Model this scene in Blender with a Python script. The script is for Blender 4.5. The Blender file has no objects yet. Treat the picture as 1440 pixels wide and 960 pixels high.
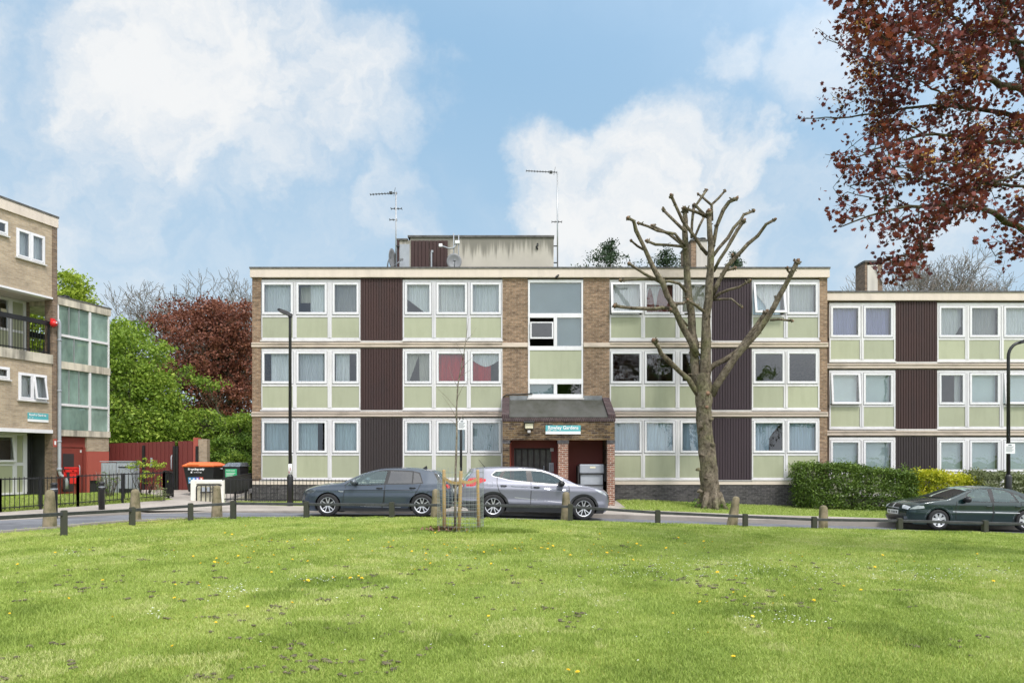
import bpy, math, random
import numpy as np
from mathutils import Vector, Matrix, noise
from mathutils.geometry import delaunay_2d_cdt
random.seed(7); rng = np.random.default_rng(7)
R = math.radians
sc = bpy.context.scene
col = sc.collection
F = 1000.0; HZ = 645.0; CZ = 1.75; CX = 720.0

def PX(px, py, Y):
    "a point of the place seen at pixel (px,py) of the photograph at distance Y"
    return Vector(((px-CX)*Y/F, Y, CZ-(py-HZ)*Y/F))

# ---------------------------------------------------------------- materials
def nt(name):
    m = bpy.data.materials.new(name); m.use_nodes = True
    t = m.node_tree; t.nodes.clear()
    return m, t
def N(t, typ, **kw):
    n = t.nodes.new(typ)
    for k, v in kw.items():
        if k in n.inputs: n.inputs[k].default_value = v
        else: setattr(n, k, v)
    return n
def L(t, a, b): t.links.new(a, b)
def ramp(t, fac, stops):
    r = N(t, 'ShaderNodeValToRGB'); cr = r.color_ramp
    while len(cr.elements) > 1: cr.elements.remove(cr.elements[0])
    cr.elements[0].position = stops[0][0]; cr.elements[0].color = (*stops[0][1], 1)
    for p, c in stops[1:]:
        e = cr.elements.new(p); e.color = (*c, 1)
    L(t, fac, r.inputs[0]); return r.outputs[0]
def mixc(t, fac, a, b, mode='MIX'):
    m = N(t, 'ShaderNodeMix', data_type='RGBA', blend_type=mode)
    for sock, v in ((m.inputs[0], fac), (m.inputs[6], a), (m.inputs[7], b)):
        if hasattr(v, 'is_output'): L(t, v, sock)
        elif isinstance(v, (int, float)): sock.default_value = v
        else: sock.default_value = (*v, 1)
    return m.outputs[2]
def noise_tex(t, scale, detail=4, rough=.55, vec=None, stretch=None):
    n = N(t, 'ShaderNodeTexNoise', Scale=scale, Detail=detail, Roughness=rough)
    if vec is None:
        tc = N(t, 'ShaderNodeTexCoord'); vec = tc.outputs['Object']
    if stretch:
        mp = N(t, 'ShaderNodeMapping'); mp.inputs['Scale'].default_value = stretch
        L(t, vec, mp.inputs[0]); vec = mp.outputs[0]
    L(t, vec, n.inputs['Vector'])
    return n.outputs['Fac']
def finish(t, colour, rough=.6, metal=0, bump=None, bstr=.3, bdist=.01, spec=.5, coat=0, trans=0):
    p = N(t, 'ShaderNodeBsdfPrincipled')
    o = N(t, 'ShaderNodeOutputMaterial')
    if hasattr(colour, 'is_output'): L(t, colour, p.inputs['Base Color'])
    else: p.inputs['Base Color'].default_value = (*colour, 1)
    if hasattr(rough, 'is_output'): L(t, rough, p.inputs['Roughness'])
    else: p.inputs['Roughness'].default_value = rough
    p.inputs['Metallic'].default_value = metal
    p.inputs['Specular IOR Level'].default_value = spec
    p.inputs['Coat Weight'].default_value = coat
    p.inputs['Coat Roughness'].default_value = .04
    if bump is not None:
        b = N(t, 'ShaderNodeBump', Strength=bstr, Distance=bdist)
        L(t, bump, b.inputs['Height']); L(t, b.outputs[0], p.inputs['Normal'])
    sh = p.outputs[0]
    if trans:
        tr = N(t, 'ShaderNodeBsdfTranslucent')
        if hasattr(colour, 'is_output'): L(t, colour, tr.inputs[0])
        else: tr.inputs[0].default_value = (*colour, 1)
        mx = N(t, 'ShaderNodeMixShader'); mx.inputs[0].default_value = trans
        L(t, sh, mx.inputs[1]); L(t, tr.outputs[0], mx.inputs[2]); sh = mx.outputs[0]
    L(t, sh, o.inputs[0])
def mat(name, c, rough=.6, metal=0, var=.15, scale=3.0, stretch=None, bump=0, bscale=30, **kw):
    m, t = nt(name)
    f = noise_tex(t, scale, 5, .6, stretch=stretch)
    lo = tuple(max(0, x*(1-var*1.3)) for x in c); hi = tuple(min(1, x*(1+var)) for x in c)
    cc = ramp(t, f, [(.3, lo), (.7, hi)])
    b = noise_tex(t, bscale, 4, .6) if bump else None
    finish(t, cc, rough, metal, b, bump, **kw)
    return m
def weathered(name, c, dirt, amount=.5, streak=(6, 6, .35), sc_=1.2, rough=.8, lo=.45, hi=.75, own=.10, **kw):
    "painted or cast surface with vertical rain streaks and blotches of its own"
    m, t = nt(name)
    s = noise_tex(t, sc_, 6, .65, stretch=streak)
    b = noise_tex(t, sc_*.6, 4, .6)
    mu = N(t, 'ShaderNodeMath', operation='MULTIPLY'); L(t, s, mu.inputs[0]); L(t, b, mu.inputs[1])
    mr = N(t, 'ShaderNodeMapRange'); L(t, mu.outputs[0], mr.inputs[0])
    mr.inputs[1].default_value = lo*lo; mr.inputs[2].default_value = hi*hi
    mr.inputs[3].default_value = 0; mr.inputs[4].default_value = amount
    cc = mixc(t, mr.outputs[0], c, dirt)
    oi = N(t, 'ShaderNodeObjectInfo'); cc = mixc(t, 1.0, cc, ramp(t, oi.outputs['Random'], [(0, (1-own, 1-own, 1-own*.8)), (.5, (1, 1, 1)), (1, (1+own*.5, 1+own*.45, 1+own*.3))]), 'MULTIPLY')
    finish(t, cc, rough, 0, noise_tex(t, 40, 4), .15, .004, **kw)
    return m
def brick(name, c1, c2, mortar, bw=.225, rh=.075, var=.5, msize=.009, tint=None, stain=.18):
    m, t = nt(name)
    tc = N(t, 'ShaderNodeTexCoord'); sx = N(t, 'ShaderNodeSeparateXYZ'); L(t, tc.outputs['Object'], sx.inputs[0])
    ad = N(t, 'ShaderNodeMath', operation='ADD'); L(t, sx.outputs[0], ad.inputs[0]); L(t, sx.outputs[1], ad.inputs[1])
    cb = N(t, 'ShaderNodeCombineXYZ'); L(t, ad.outputs[0], cb.inputs[0]); L(t, sx.outputs[2], cb.inputs[1])
    b = N(t, 'ShaderNodeTexBrick', Scale=1.0); L(t, cb.outputs[0], b.inputs['Vector'])
    b.inputs['Brick Width'].default_value = bw; b.inputs['Row Height'].default_value = rh
    b.inputs['Mortar Size'].default_value = msize; b.inputs['Mortar Smooth'].default_value = .2
    b.inputs['Color1'].default_value = (*c1, 1); b.inputs['Color2'].default_value = (*c2, 1)
    b.inputs['Mortar'].default_value = (*mortar, 1); b.inputs['Bias'].default_value = 0
    # per-brick tone
    mp = N(t, 'ShaderNodeMapping'); mp.inputs['Scale'].default_value = (1/bw, 1/rh, 1); L(t, cb.outputs[0], mp.inputs[0])
    wn = N(t, 'ShaderNodeTexNoise', Scale=.9, Detail=2, Roughness=.8); L(t, mp.outputs[0], wn.inputs['Vector'])
    f2 = ramp(t, wn.outputs['Fac'], [(.3, (1-var,)*3), (.5, (1, 1, 1)), (.72, (1+var*.7,)*3)])
    cc = mixc(t, 1.0, b.outputs['Color'], f2, 'MULTIPLY')
    st = noise_tex(t, .7, 5, .6)
    f3 = ramp(t, st, [(.34, (1-stain, 1-stain*1.05, 1-stain*1.1)), (.6, (1.1, 1.08, 1.05))])
    cc = mixc(t, 1.0, cc, f3, 'MULTIPLY')
    finish(t, cc, .9, 0, b.outputs['Fac'], -.5, .006, spec=.25)
    return m

def foliage(name, a, b, c, trans=.3, rough=.55):
    "leaf colour picked per leaf from its own 'tone'"
    m, t = nt(name)
    at = N(t, 'ShaderNodeAttribute', attribute_name='tone')
    cc = ramp(t, at.outputs['Fac'], [(0, a), (.5, b), (1, c)])
    finish(t, cc, rough, 0, spec=.3, trans=trans)
    return m

M = {}
M['brick'] = brick('brown_stock_brick', (.285, .19, .125), (.19, .125, .085), (.275, .23, .18), var=.5)
M['brick_dark'] = brick('pier_brick', (.17, .12, .09), (.23, .16, .11), (.22, .19, .16), var=.4)
M['brick_pale'] = brick('buff_brick', (.43, .345, .25), (.37, .29, .205), (.40, .35, .29), var=.22)
M['brick_blue'] = brick('engineering_brick', (.085, .08, .085), (.055, .052, .058), (.13, .125, .125), var=.5)
M['brick_porch'] = brick('porch_multi_brick', (.19, .125, .062), (.065, .045, .038), (.19, .16, .12), var=.7, stain=.5)
M['brick_red'] = brick('red_pier_brick', (.27, .125, .085), (.19, .085, .062), (.44, .40, .34), var=.45, bw=.225)
M['soldier'] = brick('soldier_course_brick', (.070, .043, .047), (.052, .036, .042), (.11, .095, .09), bw=.075, rh=.225, var=.4)
M['fascia'] = weathered('cream_fascia_paint', (.67, .575, .495), (.36, .31, .27), .5, streak=(4, 4, .5))
M['coping'] = mat('lead_edge', (.10, .095, .09), .7, var=.4, scale=6)
M['band'] = weathered('concrete_floor_band', (.60, .50, .425), (.22, .185, .155), .9, streak=(.35, 1, 6), sc_=2.0, lo=.5, hi=.7)
M['white'] = weathered('white_upvc', (.74, .73, .755), (.46, .44, .42), .45, streak=(5, 5, .7), rough=.35, own=.05)
M['frame'] = weathered('painted_timber_frame', (.68, .665, .68), (.38, .36, .34), .6, streak=(6, 6, .7), rough=.6)
M['sill'] = weathered('painted_sill', (.58, .56, .54), (.25, .22, .19), .8, streak=(2, 2, 3), rough=.7)
M['green'] = weathered('sage_green_panel', (.385, .40, .28), (.27, .28, .19), .8, streak=(3, 3, .5), rough=.45)
M['timber'] = weathered('stained_boards', (.036, .026, .027), (.022, .018, .020), .8, streak=(14, 14, .25), rough=.75)
M['timber_warm'] = weathered('stained_boards_reddish', (.052, .024, .022), (.024, .018, .020), .9, streak=(14, 14, .25), rough=.75)
M['timber_plum'] = weathered('stained_boards_plum', (.044, .028, .036), (.030, .022, .028), .6, streak=(14, 14, .25), rough=.75)
M['render'] = weathered('stained_render', (.60, .54, .44), (.13, .12, .10), .9, streak=(3.2, 3.2, .22), sc_=1.3, lo=.44, hi=.62, rough=.9)
def top_stained(name, c, dirt, ztop, depth):
    "render with black run-off streaks hanging from its coping"
    m, t = nt(name)
    tc = N(t, 'ShaderNodeTexCoord'); sx = N(t, 'ShaderNodeSeparateXYZ'); L(t, tc.outputs['Object'], sx.inputs[0])
    s = noise_tex(t, 1.6, 7, .7, stretch=(3.6, 3.6, .12)); b = noise_tex(t, 1.1, 5, .6)
    mr = N(t, 'ShaderNodeMapRange'); L(t, sx.outputs[2], mr.inputs[0]); mr.inputs[1].default_value = ztop-depth; mr.inputs[2].default_value = ztop; mr.inputs[3].default_value = -.28; mr.inputs[4].default_value = .22
    ad = N(t, 'ShaderNodeMath', operation='ADD'); L(t, mr.outputs[0], ad.inputs[0]); L(t, s, ad.inputs[1])
    m2 = N(t, 'ShaderNodeMapRange', interpolation_type='SMOOTHSTEP'); L(t, ad.outputs[0], m2.inputs[0]); m2.inputs[1].default_value = .42; m2.inputs[2].default_value = .68; m2.inputs[4].default_value = .75
    base = ramp(t, b, [(.3, tuple(x*.84 for x in c)), (.7, c)])
    finish(t, mixc(t, m2.outputs[0], base, dirt), .92, bump=noise_tex(t, 40, 4), bstr=.2, bdist=.005, spec=.2); return m
M['render_plant'] = top_stained('run_off_stained_render', (.49, .455, .395), (.125, .12, .10), 10.6, 1.1)
M['recess'] = mat('recess_shadow_brown', (.15, .125, .105), .9, var=.35)  # dark brown strips put the shade above and below the bands into colour
M['render_grey'] = weathered('grey_render', (.56, .52, .46), (.20, .19, .17), .6)
M['roof'] = mat('roof_felt', (.09, .09, .085), .9, var=.4, scale=4, bump=.4)
M['porchroof'] = weathered('mossy_lead_roof', (.068, .068, .062), (.03, .032, .02), .9, streak=(3, 1.2, 1.2), lo=.42, hi=.62, rough=.8)
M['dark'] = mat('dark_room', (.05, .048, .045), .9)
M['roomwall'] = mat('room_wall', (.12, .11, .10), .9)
M['redpaint'] = weathered('oxide_red_paint', (.20, .036, .026), (.10, .03, .022), .6, streak=(6, 6, .6), rough=.6)
M['redpaint2'] = weathered('faded_red_paint', (.36, .08, .058), (.22, .06, .045), .6, rough=.7)
M['gate'] = weathered('red_gate_paint', (.15, .028, .024), (.085, .022, .02), .5, streak=(8, 8, .5), rough=.5)
M['brightred'] = mat('bright_red_paint', (.62, .02, .02), .35, var=.08)
M['galv'] = weathered('galvanised_steel', (.36, .385, .42), (.20, .22, .24), .6, streak=(3, 3, 3), rough=.45, lo=.4, hi=.65)
M['alu'] = mat('grey_aluminium', (.42, .43, .44), .45, .6, var=.12)
M['black'] = mat('black_paint', (.014, .014, .015), .4, var=.25)
M['blackmatt'] = mat('black_matt', (.02, .02, .02), .75, var=.25)
M['blackplastic'] = mat('black_plastic', (.02, .021, .023), .45, var=.2)
M['orange'] = mat('orange_plastic', (.80, .155, .03), .45, var=.08)
M['postwood'] = weathered('dark_stained_post', (.045, .045, .033), (.03, .045, .02), .8, rough=.85)
M['raild'] = mat('rail_paint', (.045, .047, .05), .5, var=.35, scale=9)
M['stake'] = weathered('pine_stake', (.46, .31, .14), (.30, .19, .09), .7, streak=(10, 10, .7), rough=.85)
M['wire'] = mat('galvanised_wire', (.30, .33, .33), .5, .5)
M['teal'] = mat('teal_sign', (.10, .40, .44), .4, var=.05)
M['signwhite'] = mat('sign_white', (.80, .80, .80), .4, var=.03)
M['signgreen'] = mat('green_label', (.04, .40, .17), .5, var=.1)
M['concrete'] = weathered('old_concrete_bollard', (.27, .22, .145), (.10, .09, .045), .95, streak=(1, 1, .5), sc_=7, rough=.95, lo=.40, hi=.60)
M['kerb'] = weathered('kerb_stone', (.30, .27, .24), (.14, .125, .11), .8, streak=(2, 2, 2), rough=.95)
M['whitewall'] = weathered('white_painted_wall', (.76, .74, .67), (.44, .40, .30), .5, rough=.8)
M['creampanel'] = weathered('cream_panel', (.60, .56, .42), (.40, .37, .26), .5, rough=.8)
M['lamp_lens'] = mat('lamp_lens', (.74, .68, .50), .3, var=.05)
M['dishm'] = mat('dish_grey', (.20, .205, .215), .5, var=.1)
M['bark'] = None

def glass(name, tint, fac0=.10, fac1=.9, rough=.0, tint2=(1, 1, 1)):
    m, t = nt(name)
    tr = N(t, 'ShaderNodeBsdfTransparent'); tr.inputs[0].default_value = (*tint, 1)
    gl = N(t, 'ShaderNodeBsdfGlossy', Roughness=rough); gl.inputs[0].default_value = (*tint2, 1)
    nz = noise_tex(t, 1.6, 3)
    b = N(t, 'ShaderNodeBump', Strength=.12, Distance=.03); L(t, nz, b.inputs['Height']); L(t, b.outputs[0], gl.inputs['Normal'])
    lw = N(t, 'ShaderNodeLayerWeight', Blend=.35)
    mr = N(t, 'ShaderNodeMapRange'); L(t, lw.outputs['Fresnel'], mr.inputs[0]); mr.inputs[3].default_value = fac0; mr.inputs[4].default_value = fac1
    mx = N(t, 'ShaderNodeMixShader'); L(t, mr.outputs[0], mx.inputs[0])
    L(t, tr.outputs[0], mx.inputs[1]); L(t, gl.outputs[0], mx.inputs[2])
    o = N(t, 'ShaderNodeOutputMaterial'); L(t, mx.outputs[0], o.inputs[0])
    return m
M['glass'] = glass('window_glass', (.90, .945, .965), .065)
M['carglass'] = glass('car_glass', (.62, .72, .71), .07, tint2=(.8, 1, 1))
M['carglass_dark'] = glass('privacy_glass', (.05, .05, .055), .09)
def frosted(name, c):
    m, t = nt(name)
    cc = ramp(t, noise_tex(t, .9, 4, .6, stretch=(1.5, 1, .7)), [(.32, tuple(x*.5 for x in c)), (.68, tuple(x*1.25 for x in c))])
    oi = N(t, 'ShaderNodeObjectInfo'); cc = mixc(t, 1.0, cc, ramp(t, oi.outputs['Random'], [(0, (.7, .74, .72)), (1, (1.25, 1.2, 1.2))]), 'MULTIPLY')  # tone per panel, with the blotches above, imitates varied reflections
    p = N(t, 'ShaderNodeBsdfPrincipled'); L(t, cc, p.inputs['Base Color']); p.inputs['Roughness'].default_value = .25
    tr = N(t, 'ShaderNodeBsdfTransparent'); tr.inputs[0].default_value = (.55, .75, .65, 1)
    mx = N(t, 'ShaderNodeMixShader'); mx.inputs[0].default_value = .28
    L(t, p.outputs[0], mx.inputs[1]); L(t, tr.outputs[0], mx.inputs[2])
    o = N(t, 'ShaderNodeOutputMaterial'); L(t, mx.outputs[0], o.inputs[0]); return m
M['frosted'] = frosted('wired_green_glass', (.30, .41, .36))
def cloth(name, c, trans=.08):
    m, t = nt(name)
    cc = ramp(t, noise_tex(t, 2.2, 3, .6, stretch=(8, 1, .35)), [(.3, tuple(x*(.78 if c[0] < .6 or c[1] > .3 else .55) for x in c)), (.68, c)])  # vertical noise paints the shade of hanging folds into the cloth colour
    oi = N(t, 'ShaderNodeObjectInfo'); cc = mixc(t, 1.0, cc, ramp(t, oi.outputs['Random'], [(0, (.90, .91, .92)), (1, (1.2, 1.18, 1.15))]), 'MULTIPLY')
    finish(t, cc, .95, trans=trans, spec=.1); return m
for k, c in dict(net=(.88, .90, .94), blue=(.62, .76, .88), white=(.86, .86, .88), grey=(.50, .50, .52), red=(.80, .035, .035),
                 purple=(.48, .48, .74), beige=(.72, .69, .62), maroon=(.34, .14, .13), teal=(.62, .74, .78), blind=(.74, .82, .84),
                 shadow=(.16, .17, .19)).items():
    M['c_'+k] = cloth('curtain_'+k, c)
M['film'] = mat('frosted_film', (.33, .40, .44), .8, var=.12, scale=.5)
M['c_blind'] = mat('roller_blind', (.70, .78, .80), .9, var=.06, scale=.8)

# ---------------------------------------------------------------- mesh building
class MB:
    def __init__(s): s.v = []; s.f = []; s.sm = []
    def add(s, vs, fs, smooth=False):
        o = len(s.v); s.v += [tuple(v) for v in vs]
        for f in fs: s.f.append(tuple(i+o for i in f)); s.sm.append(smooth)
        return s
    def box(s, x0, x1, y0, y1, z0, z1):
        vs = [(x0,y0,z0),(x1,y0,z0),(x1,y1,z0),(x0,y1,z0),(x0,y0,z1),(x1,y0,z1),(x1,y1,z1),(x0,y1,z1)]
        return s.add(vs, [(0,3,2,1),(4,5,6,7),(0,1,5,4),(1,2,6,5),(2,3,7,6),(3,0,4,7)])
    def bar(s, a, b, w, h=None, up=(0, 0, 1)):
        "box beam from a to b, w wide and h high"
        h = w if h is None else h
        a, b = Vector(a), Vector(b); d = (b-a).normalized(); u = Vector(up)
        if abs(d.dot(u)) > .98: u = Vector((0, 1, 0))
        r = d.cross(u).normalized(); u = r.cross(d).normalized()
        vs = [p + r*sx*w/2 + u*sz*h/2 for p in (a, b) for sx, sz in ((-1,-1),(1,-1),(1,1),(-1,1))]
        return s.add(vs, [(0,1,2,3),(7,6,5,4),(0,4,5,1),(1,5,6,2),(2,6,7,3),(3,7,4,0)])
    def tube(s, pts, rad, n=8, cap=True, jitter=0, seed=0, smooth=True):
        pts = [Vector(p) for p in pts]
        if isinstance(rad, (int, float)): rad = [rad]*len(pts)
        u = None; vs = []
        for i, p in enumerate(pts):
            d = (pts[min(i+1, len(pts)-1)] - pts[max(i-1, 0)])
            if d.length < 1e-9: d = Vector((0, 0, 1))
            d.normalize()
            if u is None:
                u = d.cross(Vector((0, 1, 0)) if abs(d.y) < .9 else Vector((1, 0, 0))).normalized()
            else:
                u = (u - d*u.dot(d))
                u = u.normalized() if u.length > 1e-6 else d.orthogonal().normalized()
            w = d.cross(u)
            for k in range(n):
                a = 2*math.pi*k/n; r = rad[i]
                if jitter: r *= 1 + jitter*noise.noise(Vector((p.x*3+math.cos(a)*1.2+seed, p.y*3+math.sin(a)*1.2, p.z*2.2)))
                vs.append(p + u*math.cos(a)*r + w*math.sin(a)*r)
        fs = [(i*n+k, i*n+(k+1) % n, (i+1)*n+(k+1) % n, (i+1)*n+k) for i in range(len(pts)-1) for k in range(n)]
        if cap: fs += [tuple(range(n))[::-1], tuple(range((len(pts)-1)*n, len(pts)*n))]
        return s.add(vs, fs, smooth)
    def lathe(s, prof, n=16, c=(0, 0, 0), axis='z', smooth=True, cap=True):
        vs = []
        for r, z in prof:
            for k in range(n):
                a = 2*math.pi*k/n; x, y = r*math.cos(a), r*math.sin(a)
                p = (x, y, z) if axis == 'z' else ((x, z, y) if axis == 'y' else (z, x, y))
                vs.append((p[0]+c[0], p[1]+c[1], p[2]+c[2]))
        m = len(prof)
        fs = [(i*n+k, i*n+(k+1) % n, (i+1)*n+(k+1) % n, (i+1)*n+k) for i in range(m-1) for k in range(n)]
        if cap: fs += [tuple(range(n))[::-1], tuple(range((m-1)*n, m*n))]
        return s.add(vs, fs, smooth)
    def prism(s, poly, y0, y1):
        "polygon in x,z extruded along y"
        n = len(poly)
        vs = [(x, y0, z) for x, z in poly] + [(x, y1, z) for x, z in poly]
        fs = [tuple(range(n)), tuple(range(n, 2*n))[::-1]] + [(i, i+n, (i+1) % n+n, (i+1) % n) for i in range(n)]
        return s.add(vs, fs)
    def blob(s, c, r, n=8, jit=.2, seed=0, m=6):
        vs = []; c = Vector(c)
        rr = r if isinstance(r, (tuple, list)) else (r, r, r)
        for i in range(m+1):
            th = math.pi*i/m
            for k in range(n):
                a = 2*math.pi*k/n
                d = Vector((math.sin(th)*math.cos(a), math.sin(th)*math.sin(a), math.cos(th)))
                q = 1 + jit*noise.noise(d*1.7+Vector((seed, seed*.3, 0)))
                vs.append(c + Vector((d.x*rr[0], d.y*rr[1], d.z*rr[2]))*q)
        fs = [(i*n+k, (i+1)*n+k, (i+1)*n+(k+1) % n, i*n+(k+1) % n) for i in range(m) for k in range(n)]
        return s.add(vs, fs, True)
    def build(s, name, m, parent=None, bevel=0, loc=None, rot=None):
        me = bpy.data.meshes.new(name)
        me.from_pydata(s.v, [], s.f); me.update()
        me.polygons.foreach_set('use_smooth', s.sm)
        o = bpy.data.objects.new(name, me); col.objects.link(o)
        me.materials.append(M[m] if isinstance(m, str) else m)
        if parent is not None: o.parent = parent
        if loc is not None: o.location = loc
        if rot is not None: o.rotation_euler = rot
        if bevel:
            b = o.modifiers.new('bevel', 'BEVEL'); b.width = bevel; b.segments = 2; b.limit_method = 'ANGLE'
        return o
def np_obj(name, verts, faces, m, parent=None, tone=None, smooth=False):
    "verts (n,3), faces (k,c) arrays -> one mesh object; tone per face"
    me = bpy.data.meshes.new(name)
    nf, c = faces.shape
    me.vertices.add(len(verts)); me.vertices.foreach_set('co', np.asarray(verts, dtype=np.float32).ravel())
    me.loops.add(nf*c); me.loops.foreach_set('vertex_index', faces.astype(np.int32).ravel())
    me.polygons.add(nf); me.polygons.foreach_set('loop_start', np.arange(0, nf*c, c, dtype=np.int32))
    me.update(calc_edges=True)
    if smooth: me.polygons.foreach_set('use_smooth', np.ones(nf, dtype=bool))
    if tone is not None:
        a = me.attributes.new('tone', 'FLOAT', 'FACE'); a.data.foreach_set('value', np.clip(tone, 0, 1).astype(np.float32))
    o = bpy.data.objects.new(name, me); col.objects.link(o)
    me.materials.append(M[m] if isinstance(m, str) else m)
    if parent is not None: o.parent = parent
    return o
def tag(o, label=None, cat=None, group=None, kind=None):
    if label: o['label'] = label
    if cat: o['category'] = cat
    if group: o['group'] = group
    if kind: o['kind'] = kind
    return o
def thing(name, label, cat, loc=(0, 0, 0), rz=0, group=None):
    o = bpy.data.objects.new(name, None); col.objects.link(o)
    o.location = loc; o.rotation_euler = (0, 0, rz); o.empty_display_size = .2
    return tag(o, label, cat, group)
def text(parent, s, size, loc, rot, m, name='lettering', align='LEFT', bold=0, width=None):
    c = bpy.data.curves.new(name, 'FONT'); c.body = s; c.size = size; c.extrude = .002; c.offset = bold
    c.align_x = align; c.align_y = 'CENTER'
    if width:
        pass
    tmp = bpy.data.objects.new('tmp', c); col.objects.link(tmp); bpy.context.view_layer.update()
    me = bpy.data.meshes.new_from_object(tmp.evaluated_get(bpy.context.evaluated_depsgraph_get())); bpy.data.objects.remove(tmp)
    if width:
        w0 = max(v.co.x for v in me.vertices)-min(v.co.x for v in me.vertices)
        for v in me.vertices: v.co.x *= width/w0
    o = bpy.data.objects.new(name, me); col.objects.link(o); me.materials.clear(); me.materials.append(M[m])
    o.parent = parent; o.location = loc; o.rotation_euler = rot
    return o
def pip(x, y, poly):
    c = False; n = len(poly); j = n-1
    for i in range(n):
        xi, yi = poly[i]; xj, yj = poly[j]
        if (yi > y) != (yj > y) and x < (xj-xi)*(y-yi)/(yj-yi)+xi: c = not c
        j = i
    return c
def dense(poly, step, closed=True):
    out = []; n = len(poly)
    for i in range(n if closed else n-1):
        a = Vector(poly[i]); b = Vector(poly[(i+1) % n]); k = max(1, int((b-a).length/step))
        out += [tuple(a.lerp(b, q/k)) for q in range(k)]
    if not closed: out.append(tuple(poly[-1]))
    return out
def cdt(outer, regions, step, box=None, holes=()):
    """triangulate the inside of outer with the region outlines kept crisp.
    returns 2D verts and {name: [tri,...]}; the rest is None"""
    pts = []; edges = []
    for poly in [outer] + [p for _, p in regions] + list(holes):
        d = dense(poly, step); o = len(pts); pts += d
        edges += [(o+i, o+(i+1) % len(d)) for i in range(len(d))]
    xs = [p[0] for p in outer]; ys = [p[1] for p in outer]
    x = min(xs)+step*.5
    k = 0
    while x < max(xs):
        y = min(ys)+step*(.5 if k % 2 else .9)
        while y < max(ys):
            if pip(x, y, outer): pts.append((x, y))
            y += step
        x += step; k += 1
    vs, _, fs, *_ = delaunay_2d_cdt([Vector(p) for p in pts], edges, [], 0, 1e-5)
    out = {}
    for f in fs:
        cx = sum(vs[i][0] for i in f)/3; cy = sum(vs[i][1] for i in f)/3
        if not pip(cx, cy, outer) or any(pip(cx, cy, h) for h in holes): continue
        nm = None
        for name, p in regions:
            if pip(cx, cy, p): nm = name; break
        out.setdefault(nm, []).append(tuple(f))
    return [(v[0], v[1]) for v in vs], out
def submesh(vs2, tris, fn, flip=False):
    mb = MB(); idx = {}; vv = []; ff = []
    for t in tris:
        q = []
        for i in t:
            if i not in idx: idx[i] = len(vv); vv.append(fn(*vs2[i]))
            q.append(idx[i])
        ff.append(tuple(reversed(q)) if flip else tuple(q))
    mb.add(vv, ff, True); return mb
def interp(x, tab):
    if x <= tab[0][0]: return tab[0][1]
    for (a, p), (b, q) in zip(tab, tab[1:]):
        if x <= b:
            t = (x-a)/(b-a); t = t*t*(3-2*t) if len(tab) > 3 else t
            return p+(q-p)*t
    return tab[-1][1]
def lin(x, tab): return float(np.interp(x, [t[0] for t in tab], [t[1] for t in tab]))
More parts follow.
